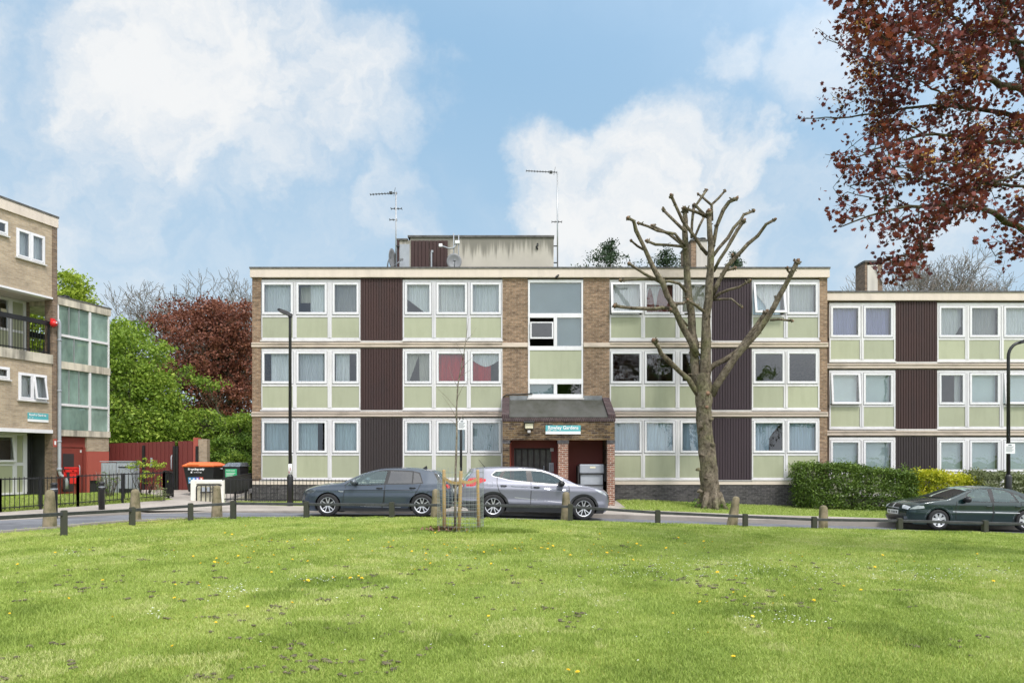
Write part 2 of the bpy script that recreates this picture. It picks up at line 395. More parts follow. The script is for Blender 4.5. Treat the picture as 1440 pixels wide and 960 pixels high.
# ---------------------------------------------------------------- world
def build_world():
    w = bpy.data.worlds.new('World'); sc.world = w; w.use_nodes = True
    t = w.node_tree; t.nodes.clear()
    sky = N(t, 'ShaderNodeTexSky', sky_type='NISHITA', sun_disc=False)
    sky.sun_elevation = SUN_EL; sky.sun_rotation = SUN_ROT; sky.air_density = 1.0; sky.dust_density = .6; sky.ozone_density = 1.6
    tc = N(t, 'ShaderNodeTexCoord'); d = tc.outputs['Generated']
    # the blue behind the clouds: pale towards the horizon (thin high haze)
    sx = N(t, 'ShaderNodeSeparateXYZ'); L(t, d, sx.inputs[0])
    pale = ramp(t, sx.outputs[2], [(0, (10.2, 12.0, 13.6)), (.22, (7.3, 10.4, 13.3)), (.5, (5.3, 8.8, 12.6)), (1, (4.0, 7.0, 10.8))])
    base = mixc(t, .88, sky.outputs[0], pale)
    # warp the direction so cloud edges break up
    n1 = N(t, 'ShaderNodeTexNoise', Scale=3.2, Detail=7, Roughness=.62); L(t, d, n1.inputs['Vector'])
    s1 = N(t, 'ShaderNodeVectorMath', operation='SUBTRACT'); L(t, n1.outputs['Color'], s1.inputs[0]); s1.inputs[1].default_value = (.5, .5, .5)
    s2 = N(t, 'ShaderNodeVectorMath', operation='SCALE'); L(t, s1.outputs[0], s2.inputs[0]); s2.inputs['Scale'].default_value = .34
    s3 = N(t, 'ShaderNodeVectorMath', operation='ADD'); L(t, d, s3.inputs[0]); L(t, s2.outputs[0], s3.inputs[1])
    wd = N(t, 'ShaderNodeVectorMath', operation='NORMALIZE'); L(t, s3.outputs[0], wd.inputs[0])
    acc = None
    for px, py, rad, wt in CLOUDS:
        v = Vector((px-CX, F, HZ-py)); v.normalize()
        dp = N(t, 'ShaderNodeVectorMath', operation='DOT_PRODUCT'); L(t, wd.outputs[0], dp.inputs[0]); dp.inputs[1].default_value = v
        a = math.atan(rad/F)
        mr = N(t, 'ShaderNodeMapRange', interpolation_type='SMOOTHSTEP'); L(t, dp.outputs['Value'], mr.inputs[0])
        mr.inputs[1].default_value = math.cos(a*1.25); mr.inputs[2].default_value = math.cos(a*.25); mr.inputs[3].default_value = 0; mr.inputs[4].default_value = wt
        if acc is None: acc = mr.outputs[0]
        else:
            m = N(t, 'ShaderNodeMath', operation='MAXIMUM'); L(t, acc, m.inputs[0]); L(t, mr.outputs[0], m.inputs[1]); acc = m.outputs[0]
    # general soft clouds everywhere else in the sky
    n2 = N(t, 'ShaderNodeTexNoise', Scale=2.2, Detail=8, Roughness=.58); L(t, wd.outputs[0], n2.inputs['Vector'])
    m2 = N(t, 'ShaderNodeMapRange', interpolation_type='SMOOTHSTEP'); L(t, n2.outputs['Fac'], m2.inputs[0])
    m2.inputs[1].default_value = .54; m2.inputs[2].default_value = .76; m2.inputs[3].default_value = 0; m2.inputs[4].default_value = .32
    # only behind and beside the view does the general cover get thick
    n3 = N(t, 'ShaderNodeTexNoise', Scale=9, Detail=6, Roughness=.6); L(t, wd.outputs[0], n3.inputs['Vector'])
    m3 = N(t, 'ShaderNodeMapRange'); L(t, n3.outputs['Fac'], m3.inputs[0]); m3.inputs[1].default_value = .3; m3.inputs[2].default_value = .7
    m3.inputs[3].default_value = .48; m3.inputs[4].default_value = 1.2
    mu0 = N(t, 'ShaderNodeMath', operation='MULTIPLY'); L(t, acc, mu0.inputs[0]); L(t, m3.outputs[0], mu0.inputs[1])
    mu = N(t, 'ShaderNodeMapRange', interpolation_type='SMOOTHSTEP'); L(t, mu0.outputs[0], mu.inputs[0]); mu.inputs[1].default_value = .08; mu.inputs[2].default_value = .98; mu.inputs[4].default_value = .98
    mxx = N(t, 'ShaderNodeMath', operation='MAXIMUM', use_clamp=True); L(t, mu.outputs[0], mxx.inputs[0]); L(t, m2.outputs[0], mxx.inputs[1])
    ccol = mixc(t, m3.outputs[0], (11.2, 11.8, 12.6), (13.6, 13.8, 13.9))
    full = mixc(t, mxx.outputs[0], base, ccol)
    # added fill light: unseen sky towards the sun made brighter than the visible sky
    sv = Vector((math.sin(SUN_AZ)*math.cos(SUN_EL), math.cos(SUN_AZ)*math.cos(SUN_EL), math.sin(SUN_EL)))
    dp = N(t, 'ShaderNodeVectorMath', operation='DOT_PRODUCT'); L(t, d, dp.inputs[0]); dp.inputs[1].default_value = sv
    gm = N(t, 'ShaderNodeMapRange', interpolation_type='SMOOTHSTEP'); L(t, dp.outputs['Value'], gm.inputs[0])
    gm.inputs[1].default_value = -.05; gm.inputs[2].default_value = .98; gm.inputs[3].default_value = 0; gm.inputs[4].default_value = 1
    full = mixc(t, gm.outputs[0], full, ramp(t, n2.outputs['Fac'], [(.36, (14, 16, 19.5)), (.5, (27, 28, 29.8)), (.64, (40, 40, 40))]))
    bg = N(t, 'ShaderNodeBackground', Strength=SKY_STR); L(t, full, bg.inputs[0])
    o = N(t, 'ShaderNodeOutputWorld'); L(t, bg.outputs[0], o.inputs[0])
SUN_EL = R(56); SUN_AZ = R(146)    # compass-like: measured clockwise from +Y; from behind the camera, slightly left
SUN_ROT = SUN_AZ
SKY_STR = .062
CLOUDS = [(250, 90, 150, .98), (390, 110, 150, .9), (520, 140, 110, .75), (150, 210, 130, .7), (300, 220, 110, .6), (60, 90, 120, .55),
          (20, 320, 130, .55), (540, 310, 70, .6), (450, 360, 120, .45), (160, 330, 150, .5), (820, 230, 80, .95), (950, 240, 110, .95), (1020, 210, 70, .85),
          (860, 310, 120, .95), (1000, 320, 120, .8), (780, 340, 70, .8), (1110, 70, 60, .5), (1010, 40, 50, .45), (1130, 280, 90, .45), (1240, 380, 160, .5),
          (640, 400, 160, .3), (1330, 300, 160, .45), (300, 430, 220, .4)]

def build_light():
    s = bpy.data.lights.new('sun', 'SUN'); s.energy = 2.7; s.angle = R(10); s.color = (1, .96, .92)
    o = bpy.data.objects.new('sun', s); col.objects.link(o)
    d = Vector((math.sin(SUN_AZ)*math.cos(SUN_EL), math.cos(SUN_AZ)*math.cos(SUN_EL), math.sin(SUN_EL)))
    o.rotation_euler = d.to_track_quat('Z', 'Y').to_euler(); o.location = d*80
def build_camera():
    c = bpy.data.cameras.new('camera'); c.sensor_width = 36; c.lens = 36*F/1440; c.shift_y = (HZ-480)/1440
    c.clip_start = .1; c.clip_end = 3000
    o = bpy.data.objects.new('camera', c); col.objects.link(o)
    o.location = (0, 0, CZ); o.rotation_euler = (R(90), 0, 0); sc.camera = o
    sc.view_settings.view_transform = 'Standard'; sc.view_settings.look = 'None'; sc.view_settings.gamma = 1
    sc.view_settings.exposure = EXPOSURE
    sc.cycles.max_bounces = 6; sc.cycles.transparent_max_bounces = 12; sc.cycles.diffuse_bounces = 3; sc.cycles.glossy_bounces = 3
    sc.cycles.use_denoising = True; sc.cycles.sample_clamp_indirect = 8
    sc.cycles.use_adaptive_sampling = True; sc.cycles.adaptive_threshold = .02
EXPOSURE = .12

# ---------------------------------------------------------------- terrain heights
NEAR = [(-13.0, 7.0), (-11.2, 11.5), (-10.35, 13.6), (-9.75, 15.0), (-9.2, 16.8), (-8.5, 18.1), (-7.4, 18.75), (-5.5, 19.0), (0, 19.05), (8, 19.1), (16, 19.3), (40, 20.5)]
FAR = [(-17.5, 8.0), (-14.6, 14.0), (-13.2, 16.6), (-12.2, 18.6), (-11.6, 19.9), (-10.8, 21.1), (-9.3, 22.0), (-7.5, 22.3), (-4, 22.35), (0, 22.4), (8, 22.5), (16, 22.7), (40, 24)]
def Hr(x, y):
    return lin(x, [(-20, .15), (-10, .15), (-4, .10), (-.7, .085), (2, -.02), (7.3, -.2), (12.7, -.37), (25, -.6), (40, -.8)]) - .03*(min(max(y, 16), 24)-20.2)
def rbf(pts):
    P = np.array([(p[0], p[1]) for p in pts]); z = np.array([p[2] for p in pts])
    d = np.linalg.norm(P[:, None]-P[None], axis=2); A = d + np.eye(len(P))*.15
    n = len(P); Q = np.hstack([np.ones((n, 1)), P]); Z = np.zeros((3, 3))
    s = np.linalg.solve(np.block([[A, Q], [Q.T, Z]]), np.concatenate([z, np.zeros(3)]))
    def f(x, y):
        x = np.asarray(x, float); y = np.asarray(y, float)
        dd = np.sqrt((x[..., None]-P[:, 0])**2 + (y[..., None]-P[:, 1])**2)
        return dd @ s[:n] + s[n] + s[n+1]*x + s[n+2]*y
    return f
Hf_ = rbf([(-14.4, 20, .25), (-11.7, 24, .38), (-12, 20.4, .24), (-10, 24.5, .25), (-9.2, 22.3, .14), (-7.7, 24.5, .14), (-9.5, 26.6, .10), (-5, 22.5, .13), (-4, 26.6, .13),
          (0, 22.5, .10), (0, 26.6, .15), (4.8, 26.6, .2), (4.8, 22.6, -.05), (7.3, 22.6, -.14), (8, 24, -.08), (10.7, 26.6, -.04), (14, 22.8, -.33), (15, 27, -.12),
          (25, 23.4, -.5), (25, 27, -.4), (-13, 30, .44), (-17, 30, .45), (-18, 24, .38), (-10, 30, .4), (0, 35, .4), (-20, 40, .5), (20, 40, 0), (-30, 20, .3),
          (-16, 15, .26), (-13.9, 17, .24), (-19, 9, .25), (40, 26, -.7), (0, 70, .5), (-40, 60, .5), (45, 60, -.2)])
Hl_ = rbf([(0, 0, .15), (-8, 3, .15), (8, 3, .13), (-4, 8, .16), (4, 8, .14), (-8, 9, .15), (9, 9, .08), (-1.1, 15.4, .2), (-8.95, 14.2, .23), (-8.75, 16.4, .2), (-8.0, 17.7, .18),
          (-7.2, 18.35, .2), (-5.4, 18.6, .205), (-3.15, 18.6, .22), (1.5, 18.6, .13), (3.8, 18.6, .07), (6.1, 18.6, -.02), (7.9, 18.6, -.07), (10.1, 18.6, -.12),
          (12.4, 18.6, -.19), (16, 18.7, -.28), (28, 19, -.5), (20, 9, -.1), (-10.5, 8, .16), (0, -12, .1), (20, -8, 0), (-20, -8, .15)])
def Hf(x, y): return float(Hf_(x, y))
NP = np.array(dense(NEAR, .25, closed=False))
def edge_dist(x, y):
    x = np.asarray(x, float); y = np.asarray(y, float)
    return np.sqrt(((x[..., None]-NP[:, 0])**2 + (y[..., None]-NP[:, 1])**2)).min(-1)
def Hlawn(x, y, arr=False):
    x = np.asarray(x, float); y = np.asarray(y, float)
    d = np.clip(edge_dist(x, y)/.45, 0, 1); s = d*d*(3-2*d)
    xs = [-20, -10, -4, -.7, 2, 7.3, 12.7, 25, 40]; zs = [.15, .15, .10, .085, -.02, -.2, -.37, -.6, -.8]
    road = np.interp(x, xs, zs) - .03*(np.clip(y, 16, 24)-20.2) + .05
    z = Hl_(x, y) + .012*np.sin(x*2.1+y*.7)*np.sin(y*1.7-x*.4)
    z = road*(1-s)+z*s
    return z if arr else float(z)

def grass_mat():
    m, t = nt('lawn_soil_and_thatch')
    a = noise_tex(t, .5, 5, .6); b = noise_tex(t, 9, 6, .7)
    c1 = ramp(t, b, [(.25, (.13, .14, .045)), (.5, (.21, .26, .065)), (.75, (.32, .34, .12))])
    c2 = ramp(t, a, [(.35, (.8, .9, .8)), (.65, (1.25, 1.12, 1.0))])
    finish(t, mixc(t, 1, c1, c2, 'MULTIPLY'), .95, bump=b, bstr=.6, bdist=.03, spec=.1); return m
def verge_mat():
    m, t = nt('verge_grass')
    a = noise_tex(t, .7, 5, .6); b = noise_tex(t, 14, 6, .75)
    c1 = ramp(t, b, [(.25, (.12, .17, .035)), (.5, (.19, .27, .05)), (.75, (.28, .35, .09))])
    c2 = ramp(t, a, [(.35, (.85, .92, .8)), (.65, (1.2, 1.1, 1.0))])
    finish(t, mixc(t, 1, c1, c2, 'MULTIPLY'), .95, bump=b, bstr=.8, bdist=.04, spec=.1); return m
def asphalt_mat(name, c, v=.25):
    m, t = nt(name)
    a = noise_tex(t, .8, 6, .65); b = noise_tex(t, 55, 4, .7)
    c1 = ramp(t, a, [(.3, tuple(x*(1-v) for x in c)), (.7, tuple(x*(1+v) for x in c))])
    c2 = ramp(t, b, [(.3, (.75, .75, .75)), (.7, (1.25, 1.25, 1.25))])
    finish(t, mixc(t, 1, c1, c2, 'MULTIPLY'), .9, bump=b, bstr=.4, bdist=.01, spec=.25); return m
M['lawn'] = grass_mat(); M['verge'] = verge_mat()
M['road'] = asphalt_mat('road_asphalt', (.15, .155, .17), .38); M['pave'] = asphalt_mat('pavement_asphalt', (.29, .255, .235), .2)
M['drive'] = asphalt_mat('worn_pavement', (.35, .315, .28), .2)
M['blade'] = foliage('grass_blade', (.175, .25, .042), (.355, .455, .095), (.60, .60, .27), trans=.3, rough=.6)

def build_ground():
    g = MB(); n = 24; S = 1600
    g.add([(-S, -S, -1.6), (S, -S, -1.6), (S, S, -1.6), (-S, S, -1.6)], [(0, 1, 2, 3)])
    tag(g.build('ground', 'verge'), 'wide grass ground reaching far beyond the houses', kind='structure')
    # land behind the far kerb, one sheet split into verge, pavement and driveway
    outer = FAR + [(60, 26), (60, 80), (-60, 80), (-60, 8)]
    inner_r = [(-9.95, 24.5), (-7.7, 24.45), (-4, 24.5), (0, 24.5), (3.6, 24.4), (3.95, 23.9), (8, 23.7), (16, 23.9), (40, 25.2)]
    pave = FAR + list(reversed(inner_r)) + [(-9.95, 30.1), (-17.0, 30.1), (-13.6, 27), (-11.6, 24.4), (-12.6, 22.6), (-14.35, 20.2), (-16.6, 16.4), (-20, 11)]
    porch = [(-.5, 24.39), (3.9, 24.39), (3.9, 26.6), (-.5, 26.6)]
    vs, rg = cdt(outer, [('pavement', pave), ('porch_path', porch)], 1.1)
    fn = lambda x, y: (x, y, Hf(x, y))
    for k, m, nm in ((None, 'verge', 'verge'), ('pavement', 'drive', 'pavement'), ('porch_path', 'drive', 'path')):
        tag(submesh(vs, rg[k], fn).build(nm, m), kind='structure')
    # road
    vs, rg = cdt([(-24, 4)]+FAR[::1]+NEAR[::-1]+[(-18, 0), (-24, 0)], [], .9)
    tag(submesh(vs, rg[None], lambda x, y: (x, y, Hr(x, y))).build('road', 'road'), kind='structure')
    # kerbs
    for nm, line, side, zf, drop in (('far_kerb', FAR, 1, Hf, (-10.9, -9.5)), ('near_kerb', NEAR[:7], -1, lambda x, y: Hr(x, y)+.05, None)):
        kb = MB(); ln = dense(line, .45, closed=False); prev = None; rows = []
        for i, p in enumerate(ln):
            a = Vector(ln[max(i-1, 0)]); b = Vector(ln[min(i+1, len(ln)-1)]); d = (b-a).normalized(); nrm = Vector((-d.y, d.x))*side
            q = Vector(p)+nrm*.14; o_ = Vector(p)-nrm*.012
            zt = zf(p[0], p[1])+.008
            lo = Hr(p[0], p[1])
            if drop and drop[0] < p[0] < drop[1]: zt = min(zt, lo+.03)
            rows.append([(o_.x, o_.y, lo-.1), (o_.x, o_.y, zt-.015), (o_.x+nrm.x*.02, o_.y+nrm.y*.02, zt), (q.x, q.y, zt), (q.x, q.y, lo-.1)])
        vv = [v for r_ in rows for v in r_]
        ff = [(i*5+k, (i+1)*5+k, (i+1)*5+k+1, i*5+k+1) for i in range(len(rows)-1) for k in range(4)]
        kb.add(vv, ff); tag(kb.build(nm, 'kerb'), kind='structure')
    # lawn
    lo = NEAR + [(40, -14), (-24, -14), (-20, 4)]
    vs, rg = cdt(lo, [], .42)
    zz = Hlawn(np.array([v[0] for v in vs]), np.array([v[1] for v in vs]), True)
    zm = {(round(v[0], 5), round(v[1], 5)): z for v, z in zip(vs, zz)}
    tag(submesh(vs, rg[None], lambda x, y: (x, y, float(zm[(round(x, 5), round(y, 5))]))).build('lawn', 'lawn'), kind='structure')
    # far-side parking and manhole detail none visible

def lawn_points(n, y0=4.4, y1=19.1):
    y = y0*np.exp(rng.random(n)*math.log(y1/y0)); wd = np.where(rng.random(n) < .80, 0, 1); x = (rng.random(n)*2-1)*(.74*y+.5); x = np.where(wd == 1, np.sign(x)*(.74*y+.5)*(1+rng.random(n)*.0)+np.sign(x)*rng.random(n)**1.4*9, x)
    P = np.array(NEAR + [(40, -14), (-24, -14), (-20, 4)])
    ok = np.zeros(n, bool); j = len(P)-1
    for i in range(len(P)):
        xi, yi = P[i]; xj, yj = P[j]
        c = ((yi > y) != (yj > y)) & (x < (xj-xi)*(y-yi)/(yj-yi+1e-12)+xi); ok ^= c; j = i
    ok &= edge_dist(x, y) > .04
    return x[ok], y[ok]
def smooth_noise(x, y, s, seed=0):
    "cheap value noise on arrays"
    r = np.random.default_rng(seed); T = r.random((64, 64))
    u = x*s+500; v = y*s+500; i = np.floor(u).astype(int); j = np.floor(v).astype(int); fu = u-i; fv = v-j
    fu = fu*fu*(3-2*fu); fv = fv*fv*(3-2*fv)
    g = lambda a, b: T[a % 64, b % 64]
    return (g(i, j)*(1-fu)+g(i+1, j)*fu)*(1-fv)+(g(i, j+1)*(1-fu)+g(i+1, j+1)*fu)*fv
def blades(name, x, y, z, h, w, tone, m, label):
    n = len(x); a = rng.random(n)*2*math.pi; lean = rng.random(n)*.9+.15; b = rng.random(n)*2*math.pi
    ca, sa = np.cos(a)*w/2, np.sin(a)*w/2
    lx, ly = np.cos(b)*h*lean, np.sin(b)*h*lean
    V = np.zeros((n, 5, 3))
    V[:, 0] = np.stack([x-ca, y-sa, z-.005], 1); V[:, 1] = np.stack([x+ca, y+sa, z-.005], 1)
    V[:, 2] = np.stack([x+ca*.8+lx*.4, y+sa*.8+ly*.4, z+h*.6], 1); V[:, 3] = np.stack([x-ca*.8+lx*.4, y-sa*.8+ly*.4, z+h*.6], 1)
    V[:, 4] = np.stack([x+lx, y+ly, z+h*.92], 1)
    base = np.arange(n)[:, None]*5
    # quads and tips: use triangles throughout
    Fs = np.concatenate([base+np.array([0, 1, 2]), base+np.array([0, 2, 3]), base+np.array([3, 2, 4])], 1).reshape(-1, 3)
    o = np_obj(name, V.reshape(-1, 3), Fs, m, tone=np.repeat(tone, 3))
    return tag(o, label, 'grass', kind='stuff')
def build_grass():
    x, y = lawn_points(640000)
    z = np.concatenate([Hlawn(x[i:i+20000], y[i:i+20000], True) for i in range(0, len(x), 20000)])
    p1 = smooth_noise(x, y, .55, 1); p2 = smooth_noise(x, y, 1.9, 2); p3 = smooth_noise(x, y, 5.5, 3); p4 = smooth_noise(x*.8+y*.25, y, .22, 4)
    stripe = .5+.5*np.sin((x*.80-y*.52)*4.2+p1*1.6)
    patch = .30*p1+.25*p2+.23*p3+.22*stripe
    tone = .02+.80*patch+.42*(rng.random(len(x))-.42)
    dry = (smooth_noise(x, y, 1.3, 8)*.5+smooth_noise(x, y, 4, 9)*.5) > .685
    tone = np.where(dry & (rng.random(len(x)) < .6), .74+.2*rng.random(len(x)), tone)
    lush = smooth_noise(x, y, 1.1, 12)*.6+smooth_noise(x, y, 3.4, 13)*.4
    h = .017+.022*rng.random(len(x))+.028*np.clip((lush-.52)*3, 0, 1)
    tone = tone-.22*np.clip((lush-.55)*3, 0, 1)
    w = .0030+.0005*y
    blades('grass', x, y, z, h, w, tone, 'blade', 'short mown green lawn with paler dry patches')
    # longer tufts round the young tree and along the verge and under the left railing
    xs, ys = [], []
    for cx, cy, r, n in ((-.6, 15.3, .9, 5000), (-1.6, 15.4, .5, 1400), (.1, 15.25, .5, 2500)):
        a = rng.random(n)*6.283; q = np.abs(rng.normal(0, .45, n))*r; xs.append(cx+np.cos(a)*q); ys.append(cy+np.sin(a)*q*.5)
    x = np.concatenate(xs); y = np.concatenate(ys); z = Hlawn(x, y, True)
    blades('grass_tufts', x, y, z, .05+.07*rng.random(len(x)), np.full(len(x), .011), .05+.35*rng.random(len(x)), 'blade', 'longer green grass growing round the foot of the young tree')
    n = 52000
    x = rng.random(n)*23+3.9; y = 23.8+rng.random(n)*3; ok = (y > 23.75+np.maximum(0, (x-8)*.06)); x, y = x[ok], y[ok]
    z = Hf_(x, y)
    blades('verge_grass', x, y, z, .03+.05*rng.random(len(x)), np.full(len(x), .016), .3+.5*rng.random(len(x)), 'blade', 'strip of green grass in front of the brick plinth')
    n = 16000
    x = -9.8+rng.random(n)*9.1; y = 24.62+rng.random(n)*1.95; z = Hf_(x, y)
    blades('bed_grass', x, y, z, .03+.07*rng.random(n), np.full(n, .016), .35+.5*rng.random(n), 'blade', 'grass strip behind the black railing under the windows')
    n = 26000
    t_ = rng.random(n); s = rng.random(n)
    x = -14.4+2.7*t_-s*2.6; y = 20+4*t_+s*2.2; ok = (x*.96-(y-26.7)*.281 > -17.1*.96+.25); x, y = x[ok], y[ok]; z = Hf_(x, y)
    blades('overgrown_grass', x, y, z, .06+.16*rng.random(len(x))**1.5, np.full(len(x), .016), .2+.6*rng.random(len(x)), 'blade', 'long unkempt grass behind the black railing by the left block')
M['leadgrey'] = mat('lead_grey', (.17, .18, .19), .6, var=.3); M['dimglass'] = mat('dim_wired_glass', (.05, .042, .038), .3, var=.4, scale=5)
# ---------------------------------------------------------------- facade kit (local frame: x along, outward = -y)
def curtain(parent, x0, x1, z0, z1, style, y=.16, shape=None, seed=0):
    w = x1-x0; n = max(6, int(w/.022)); vs = []; r = random.Random(seed); ph = r.random()*6; k = 2*math.pi/(r.uniform(.075, .12))
    flat = style in ('blind',)
    for i in range(n+1):
        u = i/n; x = x0+w*u
        yy = y + (0 if flat else .018*math.sin(k*x+ph+1.3*math.sin(x*5+ph))+.008*math.sin(2.3*k*x))
        b, t = (0, 1) if shape is None else shape(u)
        vs += [(x, yy, z0+(z1-z0)*b), (x, yy, z0+(z1-z0)*(b+t)/2), (x, yy, z0+(z1-z0)*t)]
    fs = []
    for i in range(n):
        if shape is not None:
            b, t = shape((i+.5)/n)
            if t-b < .02: continue
        fs += [(3*i, 3*i+3, 3*i+4, 3*i+1), (3*i+1, 3*i+4, 3*i+5, 3*i+2)]
    mb = MB().add(vs, fs, not flat)
    return mb.build('curtain' if style != 'blind' else 'blind', 'c_'+style, parent)
def casement(parent, g0, g1, z0, z1, y=0.0, mt='white', fw=.078, opened=0, hinge='top', name='window', gm='glass'):
    "white opening light round a pane; origin at the top hinge"
    x0, x1, b, t = g0-fw, g1+fw, z0-fw, z1+fw; cx = (x0+x1)/2; H = t-b; W = x1-x0
    mb = MB(); d0, d1 = -.045, .02
    if hinge == 'top': off = (cx, y, t); X0, X1, B, T = -W/2, W/2, -H, 0
    else: off = (x0, y, b); X0, X1, B, T = 0, W, 0, H
    f = fw
    mb.box(X0, X1, d0, d1, T-f, T); mb.box(X0, X1, d0, d1, B, B+f)
    mb.box(X0, X0+f, d0, d1, B+f, T-f); mb.box(X1-f, X1, d0, d1, B+f, T-f)
    # slim dark gasket round the glass
    o = mb.build(name, mt, parent, bevel=.008); o.location = off
    g = .014
    gk = MB(); gk.box(X0+f, X1-f, -.02, .0, T-f-g, T-f); gk.box(X0+f, X1-f, -.02, .0, B+f, B+f+g)
    gk.box(X0+f, X0+f+g, -.02, .0, B+f+g, T-f-g); gk.box(X1-f-g, X1-f, -.02, .0, B+f+g, T-f-g); gk.build('gasket', 'alu', o)
    p = MB().add([(X0+f, -.006, B+f), (X1-f, -.006, B+f), (X1-f, -.006, T-f), (X0+f, -.006, T-f)], [(0, 1, 2, 3)]).build('pane', gm, o)
    if opened:
        if hinge == 'top': o.rotation_euler.x = -R(opened)
        else: o.rotation_euler.z = -R(opened)
    return o
CURT = {
 'net': ('net', None), 'white': ('white', None), 'blind': ('blind', None), 'blue': ('blue', None), 'purple': ('purple', None), 'grey': ('grey', None), 'beige': ('beige', None), 'teal': ('teal', None),
}
def dress(fr, g0, g1, z0, z1, spec, seed):
    "hang what the photograph shows behind this pane"
    e = .03; a, b, t, u = g0-e, g1+e, z0-e, z1+e; w = b-a
    if spec in CURT: curtain(fr, a, b, t, u, CURT[spec][0], seed=seed)
    elif spec == 'right': curtain(fr, a+w*.22, b, t, u, 'net', seed=seed)
    elif spec == 'left70': curtain(fr, a, a+w*.68, t, u, 'teal', seed=seed)
    elif spec == 'half': curtain(fr, a+w*.05, a+w*.62, t, u, 'net', seed=seed)
    elif spec == 'vee':
        curtain(fr, a, b, t, u, 'beige', seed=seed, shape=lambda q: ((0, 1) if q > .52 else ((0, 1) if q < .08 else (min(.97, max(0, (q-.08)*2.2)), 1))))
    elif spec == 'red': curtain(fr, a, b, t, u, 'red', seed=seed)
    elif spec == 'redpart':
        curtain(fr, a, a+w*.68, t, u, 'red', seed=seed)
        curtain(fr, a, b, t, u, 'net', y=.1, seed=seed+1, shape=lambda q: (.72-.18*math.sin(min(1, q)*math.pi*1.0)+.12*abs(q-.5), 1))
    elif spec == 'diag': curtain(fr, a, b, t, u, 'net', seed=seed, shape=lambda q: (max(0, .52-.62*q) if q < .9 else 0, 1)); 
    elif spec == 'maroon':
        curtain(fr, a, b, t, u, 'maroon', y=.2, seed=seed)
        curtain(fr, a, a+w*.62, t, u, 'white', seed=seed+2, shape=lambda q: (.1+.8*abs(math.sin(q*5.2)), .96))
    elif spec == 'tie': curtain(fr, a, b, t, u, 'white', seed=seed, shape=lambda q: ((.0 if abs(q-.58) < .13 else min(.86, .12+abs(q-.58)*1.25)), 1)); curtain(fr, a, b, t, u, 'blue', y=.24, seed=seed+4)
    elif spec == 'swoosh': curtain(fr, a, b, t, u, 'blue', seed=seed, shape=lambda q: (0 if q < .56 else min(1, .42+1.1*(q-.56)**.8 if q < .97 else 1), 1))
    elif spec == 'whitehalf': curtain(fr, a, b, t, u, 'white', seed=seed, shape=lambda q: (0 if q < .72 else min(.96, (q-.72)*1.3), 1))
    elif spec == 'gap': curtain(fr, a, a+w*.2, t, u, 'white', seed=seed); curtain(fr, b-w*.26, b, t, u, 'white', seed=seed+1)
    elif spec == 'sidepale': curtain(fr, a+w*.42, b, t, u, 'net', seed=seed); curtain(fr, a, a+w*.55, t, u, 'beige', y=.35, seed=seed, shape=lambda q: (.42, 1))
def boards(mb, x0, x1, z0, z1, y=-.015, bw=.098):
    n = max(1, round((x1-x0)/bw)); bw = (x1-x0)/n
    for i in range(n):
        a = x0+i*bw
        mb.box(a+.012, a+bw-.012, y-.016, y+.03, z0, z1)
    mb.box(x0, x1, y+.015, y+.05, z0, z1)
def bay(root, X, Z, bx0, bx1, glass_px, rows, specs, opens, seed0):
    "a bay of white framed windows over sage panels on every floor"
    for fi, rw in enumerate(rows):
        zt, g1, g0, p1, p0, zs = [Z(v) for v in rw]      # frame top, glass top, glass bottom, panel top, panel bottom, sill bottom
        a, b = X(bx0), X(bx1)
        gl = [(X(p), X(q)) for p, q in glass_px]
        cuts = [a]+[(gl[i][1]+gl[i+1][0])/2 for i in range(len(gl)-1)]+[b]
        fw = .078; fr = MB()
        gp = .016; fr.box(a, b, -.02, .12, g1+fw+gp, zt)                      # head
        fr.box(a, b, -.02, .12, p1, g0-fw-gp)                       # transom
        fr.box(a, b, -.018, .12, zs+.055, p0)                         # bottom rail
        for i, c in enumerate(cuts):
            l = (gl[i-1][1]+fw if i else a); r_ = (gl[i][0]-fw if i < len(gl) else b)
            if r_-l > .01: fr.box(l+gp*(i > 0), r_-gp*(i < len(gl)), -.03, .118, p1, g1+fw+gp)
            h = .075 if 0 < i < len(cuts)-1 else .05
            fr.box(max(a, c-h), min(b, c+h), -.03, .118, p0, p1)
            if 0 < i < len(cuts)-1: fr.box(c-.012, c+.012, -.048, -.03, p0, g1+fw)
        fo = fr.build('window_frame', 'frame', root)
        MB().box(a-.02, b+.02, -.07, .1, zs, zs+.055).build('sill', 'sill', root)
        for i, (u, v) in enumerate(gl):
            op = opens.get((fi, i), 0)
            casement(root, u, v, g0, g1, y=-.0, opened=op)
            dress(fo, u, v, g0, g1, specs[fi][i], seed0+fi*17+i*3)
            l, r_ = cuts[i]+.05, cuts[i+1]-.05
            if i: l += .025
            if i < len(gl)-1: r_ -= .025
            MB().box(l, r_, -.004, .1, p0, p1).build('spandrel_panel', 'green', root)

